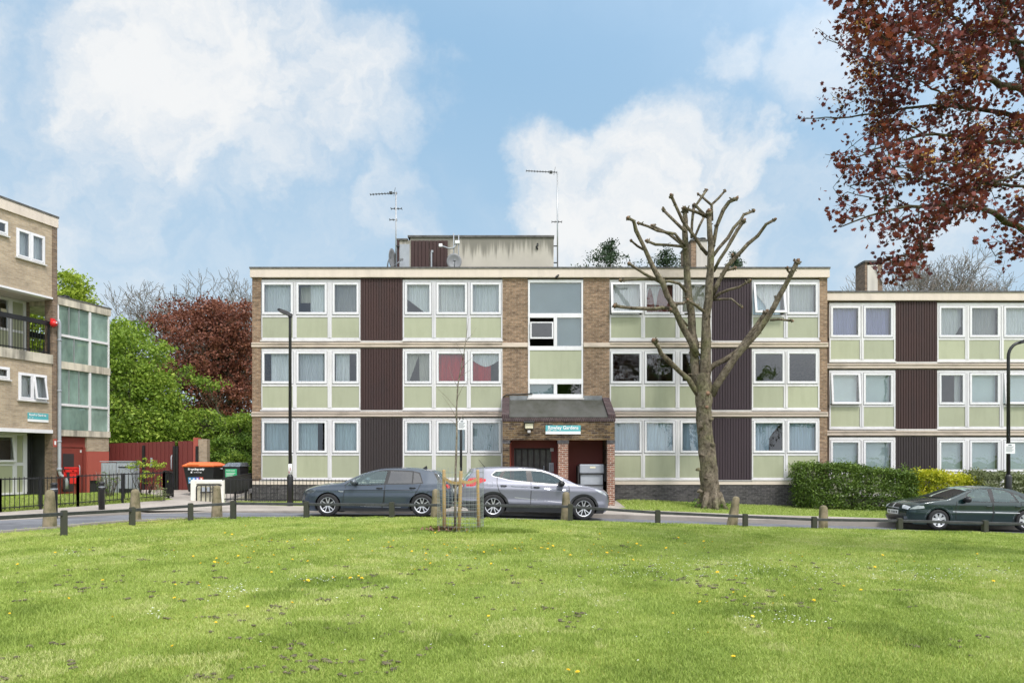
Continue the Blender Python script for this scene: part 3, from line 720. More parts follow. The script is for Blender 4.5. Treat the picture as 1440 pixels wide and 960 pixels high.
def main_building():
    S = 37.5; Y0 = 1000/S
    X = lambda px: (px-CX)/S
    Z = lambda py: CZ-(py-HZ)/S
    root = thing('apartment_building', 'three storey brown brick flats with sage panels and an entrance porch in the middle', 'building', (0, Y0, 0))
    W0, W1 = X(355), X(1163); D = 9.0; base = -.5
    zt = Z(378)
    piers = [(355, 368), (706.5, 742.3), (820.2, 857.2), (1152, 1163)]
    w = MB()
    for a, b in piers:
        for z0, z1 in ((Z(488), Z(391)), (Z(585.5), Z(488)), (Z(681), Z(585.5))):
            w.box(X(a), X(b), -.03, .28, z0+.0, z1-.0) if (a, b) in ((355, 368), (1152, 1163)) else w.box(X(a), X(b), -.022, .28, z0, z1)
    w.box(W0, W0+.28, .285, D, base, Z(391)); w.box(W1-.28, W1, .285, D, base, Z(391)); w.box(W0+.28, W1-.28, D-.28, D, base, Z(391))
    w.build('wall', 'brick', root)
    p = MB(); p.box(W0, X(707), -.035, .27, base, Z(681)); p.box(X(864), W1, -.035, .27, base, Z(681)); p.build('plinth', 'brick_blue', root)
    MB().box(W0, X(706.6), -.06, .25, Z(681)+.002, Z(676)).box(X(864.5), W1, -.06, .25, Z(681)+.002, Z(676)).build('plinth_band', 'fascia', root)
    # interior floors, ceiling and party walls so the rooms are real and dark
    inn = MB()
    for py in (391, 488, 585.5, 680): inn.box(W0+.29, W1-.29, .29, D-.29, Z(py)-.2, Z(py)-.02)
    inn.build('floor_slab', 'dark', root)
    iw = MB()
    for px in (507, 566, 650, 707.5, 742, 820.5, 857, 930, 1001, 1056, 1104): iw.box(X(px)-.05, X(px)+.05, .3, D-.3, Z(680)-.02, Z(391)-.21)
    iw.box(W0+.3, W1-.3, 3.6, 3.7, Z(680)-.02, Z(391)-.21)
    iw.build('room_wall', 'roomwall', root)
    # fascia and roof
    MB().box(W0-.05, W1+.05, -.12, D+.05, Z(390.7), Z(379)).build('fascia', 'fascia', root)
    MB().box(W0-.07, W1+.07, -.145, D+.07, Z(379), Z(376.6)).build('roof', 'coping', root)
    # floor bands
    for t, b in ((482, 488.2), (579.3, 585.6)):
        m = MB(); m.box(W0-.02, X(742.2), -.075, .27, Z(b), Z(t)); m.box(X(820.3), W1+.02, -.075, .27, Z(b), Z(t))
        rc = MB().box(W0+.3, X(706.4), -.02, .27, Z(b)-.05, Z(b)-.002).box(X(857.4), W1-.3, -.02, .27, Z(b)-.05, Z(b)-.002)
        rc.box(W0+.3, X(706.4), -.015, .2, Z(t)+.002, Z(t)+.042).box(X(857.4), W1-.3, -.015, .2, Z(t)+.002, Z(t)+.042).build('band_shadow_recess', 'recess', root)
        m.box(W0, X(706.3), -.105, -.076, Z(t)-.055, Z(t)); m.box(X(857.5), W1, -.105, -.076, Z(t)-.055, Z(t))
        m.build('floor_band', 'band', root, bevel=.01)
    # frame top, glass top, glass bottom, panel top, panel bottom, sill bottom
    rows = [(393.5, 400.6, 439.3, 446.2, 474.8, 480.5), (490, 497.3, 536.3, 543, 573, 578), (587.6, 594.5, 633.6, 640.3, 671.2, 675.8)]
    A = [(371.8, 409.4), (419.8, 457), (470.6, 501.8)]; B = [(572.3, 604), (616.6, 654), (664.5, 701.6)]
    C = [(861.5, 899.3), (909, 946.2), (959.3, 995)]; Dd = [(1061.8, 1100), (1109.4, 1146.6)]
    bay(root, X, Z, 367.3, 507, A, rows, [['net', 'sidepale', 'grey'], ['right', 'net', 'half'], ['teal', 'left70', 'teal']], {}, 1)
    bay(root, X, Z, 566.5, 706.5, B, rows, [['diag', 'white', 'net'], ['vee', 'red', 'redpart'], ['teal', 'teal', 'teal']], {}, 100)
    bay(root, X, Z, 857.3, 1000.5, C, rows, [['white', 'maroon', 'beige'], ['none', 'none', 'none'], ['blue', 'blue', 'blue']], {(0, 0): 9}, 200)
    bay(root, X, Z, 1057, 1152, Dd, rows, [['tie', 'white'], ['none', 'none'], ['swoosh', 'blue']], {(0, 0): 11}, 300)
    zs = [(Z(480.3), Z(391)), (Z(577.6), Z(488.2)-.05), (Z(675.8), Z(585.6)-.05)]
    for (a, b, mt) in ((507, 566.5, ('timber_warm', 'timber_warm', 'timber')), (1000.5, 1057, ('timber_plum',)*3)):
        for (z0, z1), m_ in zip(zs, mt):
            q = MB(); boards(q, X(a), X(b), z0+.03, z1); q.build('board_cladding', m_, root)
            MB().box(X(a), X(b), -.06, .1, z0-.03, z0+.028).build('sill', 'sill', root)
    # staircase window column
    fr = MB(); a, b = X(742.5), X(820)
    for p0, p1 in ((393.5, 397.6), (440.6, 446.8), (486.6, 492.6), (532.8, 540), (554, 559.5)): fr.box(a, b, -.03, .12, Z(p1), Z(p0))
    fr.box(a+.003, X(745), -.026, .115, Z(554), Z(397.6)); fr.box(X(817.5), b-.003, -.026, .115, Z(554), Z(397.6))
    fr.box(X(778.6), X(783.4), -.034, .12, Z(486.6), Z(446.8)); fr.box(X(778.6), X(783.4), -.034, .12, Z(554), Z(540))
    fr.build('window_frame', 'white', root, bevel=.006)
    MB().box(a-.03, b+.03, -.11, .1, Z(562), Z(559.6)).build('sill', 'sill', root)
    MB().box(X(745), X(817.5), -.01, .1, Z(532.8), Z(492.6)).build('spandrel_panel', 'green', root)
    def pane(x0, x1, y0, y1, d=0.02, m_='glass', nm='window_pane'):
        return MB().add([(X(x0), d, Z(y1)), (X(x1), d, Z(y1)), (X(x1), d, Z(y0)), (X(x0), d, Z(y0))], [(0, 1, 2, 3)]).build(nm, m_, root)
    pane(745, 817.5, 397.6, 440.6); pane(783.4, 817.5, 446.8, 486.6); pane(745, 778.6, 540, 554); pane(783.4, 817.5, 540, 554)
    for x0, x1, y0, y1 in ((745, 817.5, 397.6, 440.6), (783.4, 817.5, 446.8, 486.6), (745, 778.6, 540, 554)):
        MB().add([(X(x0), .09, Z(y1)), (X(x1), .09, Z(y1)), (X(x1), .09, Z(y0)), (X(x0), .09, Z(y0))], [(0, 1, 2, 3)]).build('frosted_film', 'film', root)
    sw = MB(); sw.box(X(745.5), X(778), -.09, -.05, Z(454.6), Z(453)); sw.box(X(745.5), X(778), -.09, -.05, Z(476.6), Z(474.5))
    sw.box(X(745.5), X(747.5), -.09, -.05, Z(474.5), Z(454.6)); sw.box(X(776), X(778), -.09, -.05, Z(474.5), Z(454.6)); sw = sw.build('window', 'white', root)
    MB().add([(X(747.5), -.07, Z(474.5)), (X(776), -.07, Z(474.5)), (X(776), -.07, Z(454.6)), (X(747.5), -.07, Z(454.6))], [(0, 1, 2, 3)]).build('pane', 'glass', sw)
    # rooftop plant room
    r0 = 2.0; s2 = (Y0+r0)/1000; X2 = lambda px: (px-CX)*s2; Z2 = lambda py: CZ-(py-HZ)*s2
    q = MB(); q.box(X2(577), X2(778.6), r0, r0+4.5, Z(379)+.002, Z2(334)); q.box(X2(558.5), X2(577), r0, r0+4.3, Z(379)+.002, Z2(338))
    q.build('plant_room', 'render_plant', root)
    q = MB(); q.box(X2(573.5), X2(779.4), r0-.05, r0+4.55, Z2(334), Z2(331.3)); q.box(X2(558), X2(573.4), r0-.04, r0+4.4, Z2(338), Z2(335.6)); q.build('plant_room_coping', 'coping', root)
    q = MB(); boards(q, X2(577.8), X2(603.6), Z(379)+.01, Z2(338.8), r0-.035, .14); boards(q, X2(604), X2(629.6), Z(379)+.01, Z2(338.8), r0-.035, .14)
    dd = q.build('plant_room_door', 'timber_warm', root)
    MB().box(X2(606), X2(608), r0-.075, r0-.05, Z(379)+.05, Z2(355)).box(X2(606.5), X2(609.5), r0-.085, r0-.05, Z2(355.5), Z2(352.5)).build('door_bolt', 'galv', dd)
    MB().box(X2(562), X2(576), r0-.03, r0+.0, Z(379)+.01, Z2(343.5)).build('grey_door', 'galv', root)
    MB().box(X2(558.2), X2(561.5), r0-.03, r0-.001, Z(379)+.01, Z2(338.2)).build('timber_edge', 'timber_warm', root)
    MB().tube([(X2(756), r0-.02, Z2(342.5)), (X2(756), r0-.05, Z2(346)), (X2(754), r0-.05, Z2(347)), (X2(756), r0-.03, Z2(351))], .035, 6).build('overflow_pipe', 'black', root)
    MB().tube([(X(781), -.2, Z(392.5)), (X(784), -.14, Z(389)), (X(785), -.1, Z(388))], .04, 6).build('overflow_pipe', 'black', root)
    # chimney behind the pollarded tree
    c0 = 4.2; s3 = (Y0+c0)/1000; X3 = lambda px: (px-CX)*s3; Z3 = lambda py: CZ-(py-HZ)*s3
    ch = MB().box(X3(972), X3(979), c0, c0+1.9, Z(379)+.002, Z3(339)).build('chimney', 'brick', root)
    MB().box(X3(979.1), X3(994.2), c0-.02, c0+1.9, Z(379)+.002, Z3(339)).build('chimney_render', 'render_grey', ch)
    MB().box(X3(971), X3(995), c0-.06, c0+1.96, Z3(339), Z3(336.6)).build('chimney_cap', 'coping', ch)
    MB().lathe([(.12, 0), (.12, .1), (.16, .12), (.16, .16)], 10, (X3(991), c0+.4, Z3(336.6))).lathe([(.12, 0), (.12, .1), (.16, .12), (.16, .16)], 10, (X3(982), c0+.4, Z3(336.6))).build('chimney_pot', 'blackmatt', ch)
    # ------------------------------------------------ porch
    yF = 25.0-Y0; s4 = 25.0/1000; PXx = lambda px: (px-CX)*s4; PZ = lambda py: CZ-(py-HZ)*s4
    xl, xr = PXx(706.8), PXx(864.5); zo = PZ(618.5); zc = PZ(592.5)
    wl = MB().box(xl, xr, yF, yF+.23, zo, zc).box(xl, xl+.23, yF+.231, -.036, base, zc).box(xr-.23, xr, yF+.231, -.036, base, zc)
    wl.box(xl, PXx(716.8), yF, yF+.23, base, PZ(623.6)).build('porch_wall', 'brick_porch', root)
    MB().box(PXx(785), PXx(799), yF, yF+.34, base, PZ(623.6)).box(PXx(854.2), xr, yF+.0, yF+.23, base, PZ(623.6)).build('porch_pier', 'brick_red', root)
    MB().box(PXx(784), PXx(800), yF-.012, yF+.35, PZ(623.5), zo-.002).box(PXx(853.6), xr+.01, yF-.012, yF+.24, PZ(623.5), zo-.002).box(xl-.01, PXx(717.4), yF-.012, yF+.24, PZ(623.5), zo-.002).build('pier_cap', 'brick_blue', root)
    MB().box(xl-.02, xr+.02, yF-.025, yF+.23, zc+.002, PZ(587)).build('soldier_course', 'soldier', root)
    zR = Z(561); zB = PZ(587)
    for x0, x1 in ((xl-.03, xl+.23), (xr-.23, xr+.03)):
        q = MB(); vs = [(x, y, z) for x in (x0, x1) for y, z in ((yF-.02, zB-.0), (yF-.02, zB+.10), (-.03, zR+.06), (-.03, zB-.0))]
        q.add(vs, [(0, 1, 2, 3), (7, 6, 5, 4), (0, 4, 5, 1), (1, 5, 6, 2), (2, 6, 7, 3), (3, 7, 4, 0)]); q.build('porch_parapet', 'soldier', root)
    q = MB(); vs = [(x, y, z) for x in (xl+.231, xr-.231) for y, z in ((yF+.02, zB-.0), (yF+.02, zB+.03), (-.03, zR-.02), (-.03, zR-.10))]
    q.add(vs, [(0, 1, 2, 3), (7, 6, 5, 4), (0, 4, 5, 1), (1, 5, 6, 2), (2, 6, 7, 3), (3, 7, 4, 0)]); q.build('porch_roof', 'porchroof', root)
    MB().box(xl+.24, X(742.2), -.06, -.035, zR-.04, zR+.12).box(X(820.5), xr-.24, -.06, -.035, zR-.04, zR+.12).build('lead_flashing', 'leadgrey', root)
    MB().tube([(xl-.02, -.07, zR-.1), (xl, -.07, zR+.08), (xl+.12, -.06, zR+.16), (xl+1.1, -.06, zR+.2)], .02, 6).build('cable', 'black', root)
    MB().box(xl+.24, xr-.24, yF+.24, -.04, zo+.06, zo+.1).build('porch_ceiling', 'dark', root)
    # back of the two recesses
    q = MB().box(PXx(799.2), xr-.24, -.20, -.05, base, zo+.05).box(PXx(785.5), PXx(798.5), yF+.35, -.05, base, zo+.05); q.build('recess_wall', 'redpaint', root)
    q = MB(); X5 = lambda px: (px-CX)*.0258
    q.box(X5(776), X5(785.4)+.1, -.60, -.45, base, zo+.05).box(xl+.24, X5(723), -.60, -.45, base, zo+.05).box(X5(723), X5(776), -.60, -.45, Z(630), zo+.05); q.build('door_surround', 'redpaint', root)
    dr = MB()
    for i in range(6): dr.box(X5(724.5+i*8.6), X5(726.2+i*8.6), -.58, -.48, .1, Z(630))
    dr.box(X5(723), X5(776), -.575, -.485, .1, .35).box(X5(723), X5(776), -.575, -.485, Z(632.5), Z(630)).box(X5(723), X5(776), -.575, -.485, 1.2, 1.28)
    dr = dr.build('entrance_door', 'timber', root)
    MB().add([(X5(723), -.53, .1), (X5(776), -.53, .1), (X5(776), -.53, Z(630)), (X5(723), -.53, Z(630))], [(0, 1, 2, 3)]).build('pane', 'dimglass', dr)
    MB().tube([(X5(765), -.66, 1.0), (X5(765), -.66, 1.5)], .02, 6).build('handle', 'galv', dr)
    q = MB().box(PXx(774.2), PXx(780.8), -.66, -.601, PZ(664), PZ(650.5)); eo = q.build('entry_phone', 'galv', root)
    qq = MB()
    for r_ in range(6):
        for c_ in range(2): qq.box(PXx(776.2+c_*2), PXx(777.2+c_*2), -.668, -.660, PZ(654.2+r_*1.7), PZ(653.3+r_*1.7))
    qq.build('button', 'black', eo)
    MB().box(PXx(776), PXx(781), -.63, -.601, PZ(634), PZ(629)).build('notice', 'sill', root)
    MB().tube([(xl+.27, yF+.5, .2), (xl+.27, yF+.5, zo-.1), (xl+.35, yF+.5, zo-.03)], .03, 6).build('pipe', 'redpaint2', root)
    # wall things
    l = thing('wall_lamp', 'square bulkhead lamp with sensor on the brick above the entrance', 'lamp', (PXx(743.9), 25.0, PZ(598.5)))
    MB().box(-.16, .16, -.05, 0, -.13, .13).build('housing', 'blackmatt', l, bevel=.02)
    MB().box(-.14, .14, -.13, -.051, -.105, .09).build('lens', 'lamp_lens', l, bevel=.025)
    MB().add([(-.19, -.2, .10), (.19, -.2, .10), (.17, 0, .16), (-.17, 0, .16), (-.19, -.2, .12), (.19, -.2, .12), (.17, 0, .18), (-.17, 0, .18)], [(0, 1, 2, 3), (4, 5, 6, 7), (0, 1, 5, 4), (1, 2, 6, 5), (3, 0, 4, 7)]).build('hood', 'blackmatt', l)
    MB().box(-.055, .055, -.10, 0, -.25, -.16).build('sensor', 'sill', l, bevel=.015)
    sg = thing('name_sign', 'teal and white estate name board over the entrance porch', 'sign', (PXx(791.8), 25.0, PZ(604)))
    w_, h_ = .615, .155
    MB().box(-w_, w_, -.03, -.002, -h_+.10, h_).build('board', 'teal', sg); MB().box(-w_, w_, -.031, -.002, -h_, -h_+.098).build('strip', 'signwhite', sg)
    text(sg, 'Rowley Gardens', .17, (-w_+.08, -.036, .068), (R(90), 0, 0), 'signwhite', bold=.004, width=1.06)
    text(sg, '108 - 119', .085, (-w_+.05, -.036, -.025), (R(90), 0, 0), 'signwhite')
    # steel bin in the recess
    b = thing('refuse_bin', 'tall galvanised refuse bin standing in the red recess beside the entrance', 'bin', (PXx(833), yF+25+1.667+.75, .2))
    b.location.y = 25.75
    k = .0258; bw = (851-814)*k/2
    MB().box(-bw+.09, bw-.05, -.38, .38, .08, 1.02).build('body', 'galv', b, bevel=.03)
    MB().box(-bw+.06, bw-.02, -.42, .40, 1.03, 1.36).build('lid', 'galv', b, bevel=.04)
    MB().box(-bw+.06, bw-.02, -.425, -.40, .60, .635).box(-bw+.06, bw-.02, -.43, -.40, 1.0, 1.04).build('rim', 'blackmatt', b)
    MB().box(-bw, -bw+.05, -.40, .3, .1, 1.30).box(bw-.02, bw+.1, -.41, .2, .75, 1.30).build('side_bracket', 'blackmatt', b)
    MB().box(-.05, .15, -.428, -.42, 1.22, 1.28).build('label', 'lamp_lens', b)
    for sx in (-1, 1):
        for sy in (-1, 1): MB().lathe([(.07, -.02), (.08, 0), (.07, .02)], 10, (sx*(bw-.15), sy*.28, .06), axis='x').build('wheel', 'black', b)
    return root, X, Z, Y0

def right_building():
    Y0 = 27.5; k = Y0/1000
    X = lambda px: (px-CX)*k
    Z = lambda py: CZ-(py-HZ)*k
    root = thing('apartment_building', 'lower stepped block of flats at the right, standing behind the clipped hedges', 'building', (0, Y0, 0))
    W0, W1 = 11.84, X(1640); D = 9.0; base = -1.2
    w = MB(); w.box(W0, W0+.1, -.02, .28, base, Z(423)); w.box(X(1463), X(1500), -.02, .28, base, Z(423)); w.box(X(1600), W1, -.02, .28, base, Z(423))
    w.box(W0, W0+.28, .285, D, base, Z(423)); w.box(W1-.28, W1, .285, D, base, Z(423)); w.box(W0+.28, W1-.28, D-.28, D, base, Z(423)); w.build('wall', 'brick', root)
    MB().box(W0+.1, W1, -.03, .27, base, Z(697)).build('plinth', 'brick_blue', root)
    inn = MB()
    for py in (423, 518, 612, 700): inn.box(W0+.29, W1-.29, .29, D-.29, Z(py)-.2, Z(py)-.02)
    inn.build('floor_slab', 'dark', root)
    iw = MB()
    for px in (1258, 1317, 1357, 1409, 1480): iw.box(X(px)-.05, X(px)+.05, .3, D-.3, Z(700), Z(423)-.21)
    iw.box(W0+.3, W1-.3, 3.2, 3.3, Z(700), Z(423)-.21); iw.build('room_wall', 'roomwall', root)
    MB().box(W0, W1, -.12, D, Z(423), Z(412.4)).build('fascia', 'fascia', root)
    MB().box(W0-.02, W1, -.145, D, Z(412.4), Z(410)).build('roof', 'coping', root)
    for t, b in ((511.5, 518), (605.5, 612)):
        MB().box(W0, W1, -.075, .27, Z(b), Z(t)).box(W0, W1, -.105, -.076, Z(t)-.055, Z(t)).build('floor_band', 'band', root, bevel=.01); MB().box(W0+.05, W1, -.02, .27, Z(b)-.05, Z(b)-.002).box(W0+.05, W1, -.015, .2, Z(t)+.002, Z(t)+.05).build('band_shadow_recess', 'recess', root)
    rows = [(426, 433.3, 471.5, 478, 505, 510), (520.5, 527.5, 565.8, 572, 599.5, 604.3), (614.6, 621.8, 660, 667, 694, 698)]
    E = [(1170.6, 1206.2), (1216.8, 1252.3)]; Fw = [(1322.8, 1353.2), (1366, 1402.4), (1413.8, 1450)]
    bay(root, X, Z, 1166, 1258.7, E, rows, [['purple', 'purple'], ['blind', 'blind'], ['blind', 'blind']], {(1, 0): 5}, 400)
    bay(root, X, Z, 1317.5, 1463, Fw, rows, [['whitehalf', 'grey', 'net'], ['gap', 'blind', 'blind'], ['blind', 'blind', 'blind']], {(1, 2): 5}, 500)
    bay(root, X, Z, 1500, 1600, [(1506, 1545), (1555, 1594)], rows, [['net', 'net'], ['blind', 'white'], ['blind', 'blind']], {}, 600)
    for (z0, z1, m_) in ((Z(509.8), Z(423), 'timber_warm'), (Z(604), Z(518)-.05, 'timber_warm'), (Z(698), Z(612)-.05, 'timber')):
        q = MB(); boards(q, X(1258.7), X(1317.5), z0+.03, z1); q.build('board_cladding', m_, root)
        MB().box(X(1258.7), X(1317.5), -.06, .1, z0-.03, z0+.028).build('sill', 'sill', root)
    c0 = 3.0; s3 = (Y0+c0)/1000; X3 = lambda px: (px-CX)*s3; Z3 = lambda py: CZ-(py-HZ)*s3
    ch = MB().box(X3(1216.5), X3(1219.4), c0, c0+.85, Z(412), Z3(369)).box(X3(1234.2), X3(1241), c0, c0+.85, Z(412), Z3(369)).box(X3(1219.4), X3(1234.2), c0+.2, c0+.85, Z(412), Z3(369)).build('chimney', 'brick_dark', root)
    MB().box(X3(1219.6), X3(1234), c0-.02, c0+.19, Z(412), Z3(373)).build('chimney_render', 'render_grey', ch)
    MB().box(X3(1215.5), X3(1242), c0-.06, c0+.9, Z3(369), Z3(366.5)).box(X3(1218), X3(1223), c0+.2, c0+.7, Z3(366.5), Z3(364.6)).box(X3(1226), X3(1232), c0+.2, c0+.7, Z3(366.5), Z3(364.6)).build('chimney_cap', 'coping', ch)
    MB().bar((X3(1229), c0-.05, Z3(373)), (X3(1241), c0-.05, Z3(398)), .05).build('stay', 'galv', ch)
    return root

# ---------------------------------------------------------------- left block, seen at an angle
UX, UY = .281, .960
def left_building():
    C = (-17.1, 26.7)
    root = thing('apartment_building', 'four storey buff brick block on the left with open gallery and green glazed stair tower', 'building', (C[0], C[1], 0), math.atan2(UY, UX))
    def T(px):
        k = (CX-px)/1000; return (17.1-k*26.7)/(UX+UY*k)
    def Zt(px, py, t=None):
        Y = 26.7+UY*(T(px) if t is None else t); return CZ-(py-HZ)*Y/1000
    base = -.3; L0 = -16.0; D = 9
    z3b, z3t = 7.76, 10.40
    zg1, zg0 = 5.62, 5.28; z1b = 2.83
    wins = [('top', T(22.5), T(62.5), 8.90, 9.93, 'net', 0), ('top', T(-60), T(10.5), 9.52, 10.02, 'none', 0), ('top', -6.4, -5.2, 8.9, 9.93, 'net', 0),
            ('mid', T(25.3), T(65.3), 3.86, 4.83, 'white', 9), ('mid', T(-60), T(13), 4.52, 4.95, 'grey', 0), ('mid', -6.4, -5.2, 3.86, 4.83, 'net', 0)]
    for which, z0, z1 in (('top', z3b, z3t-.0), ('mid', z1b, zg0)):
        ws = sorted([w for w in wins if w[0] == which], key=lambda w: w[1]); m = MB(); x = L0
        for w in ws:
            m.box(x, w[1], 0, .25, z0, z1); m.box(w[1], w[2], 0, .25, z0, w[3]); m.box(w[1], w[2], 0, .25, w[4], z1); x = w[2]
        m.box(x, -.19, 0, .25, z0, z1); m.build('wall', 'brick_pale', root)
    for i, (_, a, b, z0, z1, sp, op) in enumerate(wins):
        fr = MB(); f = .05
        fr.box(a, b, -.03, .12, z1-f, z1); fr.box(a, b, -.03, .12, z0, z0+f); fr.box(a, a+f, -.03, .12, z0+f, z1-f); fr.box(b-f, b, -.03, .12, z0+f, z1-f)
        two = b-a > .95 and z1-z0 > .7; mid = (a+b)/2
        if two: fr.box(mid-.035, mid+.035, -.03, .12, z0+f, z1-f)
        fo = fr.build('window_frame', 'white', root)
        MB().box(a-.04, b+.04, -.09, .0, z0-.05, z0-.001).build('sill', 'sill', root)
        for u, v, o_ in (((a+f, mid-.035, 0), (mid+.035, b-f, op)) if two else ((a+f, b-f, 0),)):
            casement(root, u+.05, v-.05, z0+f+.05, z1-f-.05, y=0, fw=.05, opened=o_); dress(fo, u, v, z0+f, z1-f, sp, 700+i)
    MB().box(-.19, .0, -.035, .35, base, z3t).build('end_pier', 'brick_dark', root)
    MB().box(L0, .02, -.07, D, z3t+.0, 10.76).build('fascia', 'fascia', root)
    MB().box(L0, .04, -.09, D+.02, 10.76, 10.83).build('roof', 'coping', root)
    MB().box(L0, -.19, -.05, .3, z3b-.07, z3b-.002).build('soffit_trim', 'white', root)
    MB().box(L0, -.19, -.05, .3, z1b-.13, z1b-.002).build('soffit_trim', 'white', root)
    q = MB().box(L0, -.02, .31, D, z3b-.05, z3b-.01).box(L0, -.02, .31, D, z1b-.1, z1b-.03); q.build('soffit', 'render_grey', root)
    MB().box(L0, -.19, -.06, 1.6, zg0+.002, zg1-.0).build('gallery_floor', 'render', root)
    # body behind
    q = MB().box(L0, L0+.25, .3, D, base, z3t-.01).box(L0, -.02, D-.25, D, base, z1b-.2).box(L0, -2.6, 3, 3.2, base, z3t-.01)
    q.box(-.2, -.02, 1.7, D, z3b, z3t-.01).box(L0, -.02, D-.25, D, z3b, z3t-.01); q.build('wall', 'brick_pale', root)
    MB().box(L0, -.3, 2.6, 2.7, z3b, z3t-.05).box(L0, -.3, 2.6, 2.7, z1b, zg0).build('room_wall', 'roomwall', root)
    # gallery back wall: white frames, green panels, brown post
    def TD(px, d):   # position along the wall seen at px when standing d behind the facade
        k = (CX-px)/1000; x0, y0 = -17.1-UY*d, 26.7+UX*d; return (-x0-k*y0)/(UX+UY*k)
    d = 1.4
    e = TD(36, d)
    q = MB(); q.box(L0, TD(-30, d), d, d+.12, zg1, z3b-.06); q.box(TD(36, d), TD(41, d), d-.03, d+.2, zg1, z3b-.06); q.build('gallery_post', 'brick_dark', root)
    fr = MB(); a = TD(-30, d)
    for px in (-30, 13, 34): fr.box(TD(px, d)-.05 if px > 0 else a, TD(px, d)+(.10 if px == 13 else .05), d-.04, d+.08, zg1, z3b-.06)
    fr.box(a, TD(34, d), d-.03, d+.07, zg1+.86, zg1+.95).box(a, TD(34, d), d-.03, d+.07, z3b-.15, z3b-.06); fr.build('gallery_window_frame', 'white', root)
    MB().box(TD(15.5, d)+.03, TD(33, d), d, d+.05, zg1, z3b-.15).box(a, TD(12, d), d, d+.05, zg1, zg1+.86).build('spandrel_panel', 'green', root)
    MB().box(a, TD(12, d), d+.02, d+.03, zg1+.95, z3b-.15).build('window_pane', 'glass', root)
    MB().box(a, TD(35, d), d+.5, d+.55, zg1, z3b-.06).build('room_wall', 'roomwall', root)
    MB().box(TD(1, d), TD(9, d), d-.02, d-.001, zg1+1.45, zg1+1.65).build('wall_box', 'creampanel', root)
    rl = MB().bar((L0, .06, 6.78), (-.25, .06, 6.78), .06, .17).bar((L0, .06, 5.7), (-.25, .06, 5.7), .03, .04)
    k_ = L0
    while k_ < -.3: rl.bar((k_, .06, zg1), (k_, .06, 6.72), .014); k_ += .11
    rl.bar((-.28, .06, zg1-.02), (-.28, .06, 6.72), .06); rl.build('gallery_railing', 'black', root)
    st = MB().bar((.3, 1.9, 5.3), (2.1, 1.9, 6.9), .05, .12).bar((.2, 1.9, 6.6), (2.2, 1.9, 6.6), .05, .22).bar((.3, 1.9, 4.3), (2.1, 1.9, 5.9), .05, .25)
    for i in range(10): st.bar((.3+i*.2, 1.9, 5.0+.12*i), (.3+i*.2, 1.9, 6.0+.1*i), .02)
    st.build('stair_balustrade', 'black', root)
    # ground floor, recessed
    d = 1.0; a = TD(-30, d); b = TD(37, d)
    q = MB()
    q.box(a, b, d-.03, d+.08, 1.5, 1.62).box(a, b, d-.03, d+.08, 2.62, z1b-.12).box(a, b, d-.03, d+.08, .45, .52)
    for px, w_ in ((19, .09), (33.5, .09)): q.box(TD(px, d)-w_/2, TD(px, d)+w_*1.2, d-.035, d+.085, .52, 2.62)
    q.build('window_frame', 'white', root)
    MB().box(a, TD(18, d), d, d+.05, .52, 1.5).box(TD(19, d)+.1, TD(33, d)-.04, d, d+.05, .52, 2.62).box(TD(19, d)+.1, TD(33, d)-.04, d, d+.051, .1, .45).build('spandrel_panel', 'green', root)
    co = casement(root, a+.1, TD(15.5, d), 1.70, 2.54, y=d-.02, opened=7); 
    MB().box(a, b, d+.5, d+.6, .1, z1b-.12).build('room_wall', 'roomwall', root)
    MB().box(L0, a, d-.01, d+.2, base, z1b-.12).build('wall', 'brick_pale', root)
    dk = MB(); boards(dk, b, -.1, .2, z1b-.13, d, .12); dk.build('passage_door', 'blackmatt', root)
    MB().box(-.16, -.05, .36, d-.03, base, z1b-.13).build('passage_wall', 'blackmatt', root)
    # ---- stair tower
    t0, t1, tm = .03, 2.38, T(126); dz = .05
    zr = [(7.56, 7.86), (6.38, 6.48), (5.16, 5.46), (3.76, 3.84), (2.62, 2.86)]
    MB().box(t0, t1+.05, -.06, 2.6, 7.56, 7.84).build('tower_parapet', 'render', root)
    MB().box(t0, t1+.07, -.08, 2.62, 7.84, 7.89).build('tower_roof', 'coping', root)
    MB().lathe([(.13, 0), (.13, .2), (.16, .2), (.16, .26)], 10, (T(114), .8, 7.89)).build('roof_vent', 'black', root)
    MB().box(t0, t1+.03, -.05, 2.5, 5.16, 5.44).build('tower_slab', 'render', root); MB().box(t0, t1+.03, -.05, 2.5, 2.62, 2.85).build('tower_slab', 'render', root)
    fr = MB().box(t0, t1, -.03, .06, 6.38, 6.47).box(t0, t1, -.03, .06, 3.76, 3.85)
    for z0, z1 in ((2.86, 3.76), (3.85, 5.155), (5.445, 6.38), (6.47, 7.555)):
        fr.box(t0, t0+.05, -.03, .06, z0, z1).box(tm-.045, tm+.045, -.035, .065, z0, z1).box(t1-.05, t1, -.03, .06, z0, z1)
    fr.build('tower_frame', 'frame', root)
    fr = MB()
    for z0, z1, n_ in ((2.86, 3.76, 1), (3.85, 5.155, 3), (5.445, 6.38, 2), (6.47, 7.555, 3)):
        for i in range(1, n_): x = t0+.05+(tm-t0-.1)*i/n_; fr.box(x-.012, x+.012, -.02, .05, z0, z1)
        fr.box(t1-.06, t1, 2.35, 2.42, z0, z1)
    fr.build('glazing_bar', 'alu', root)
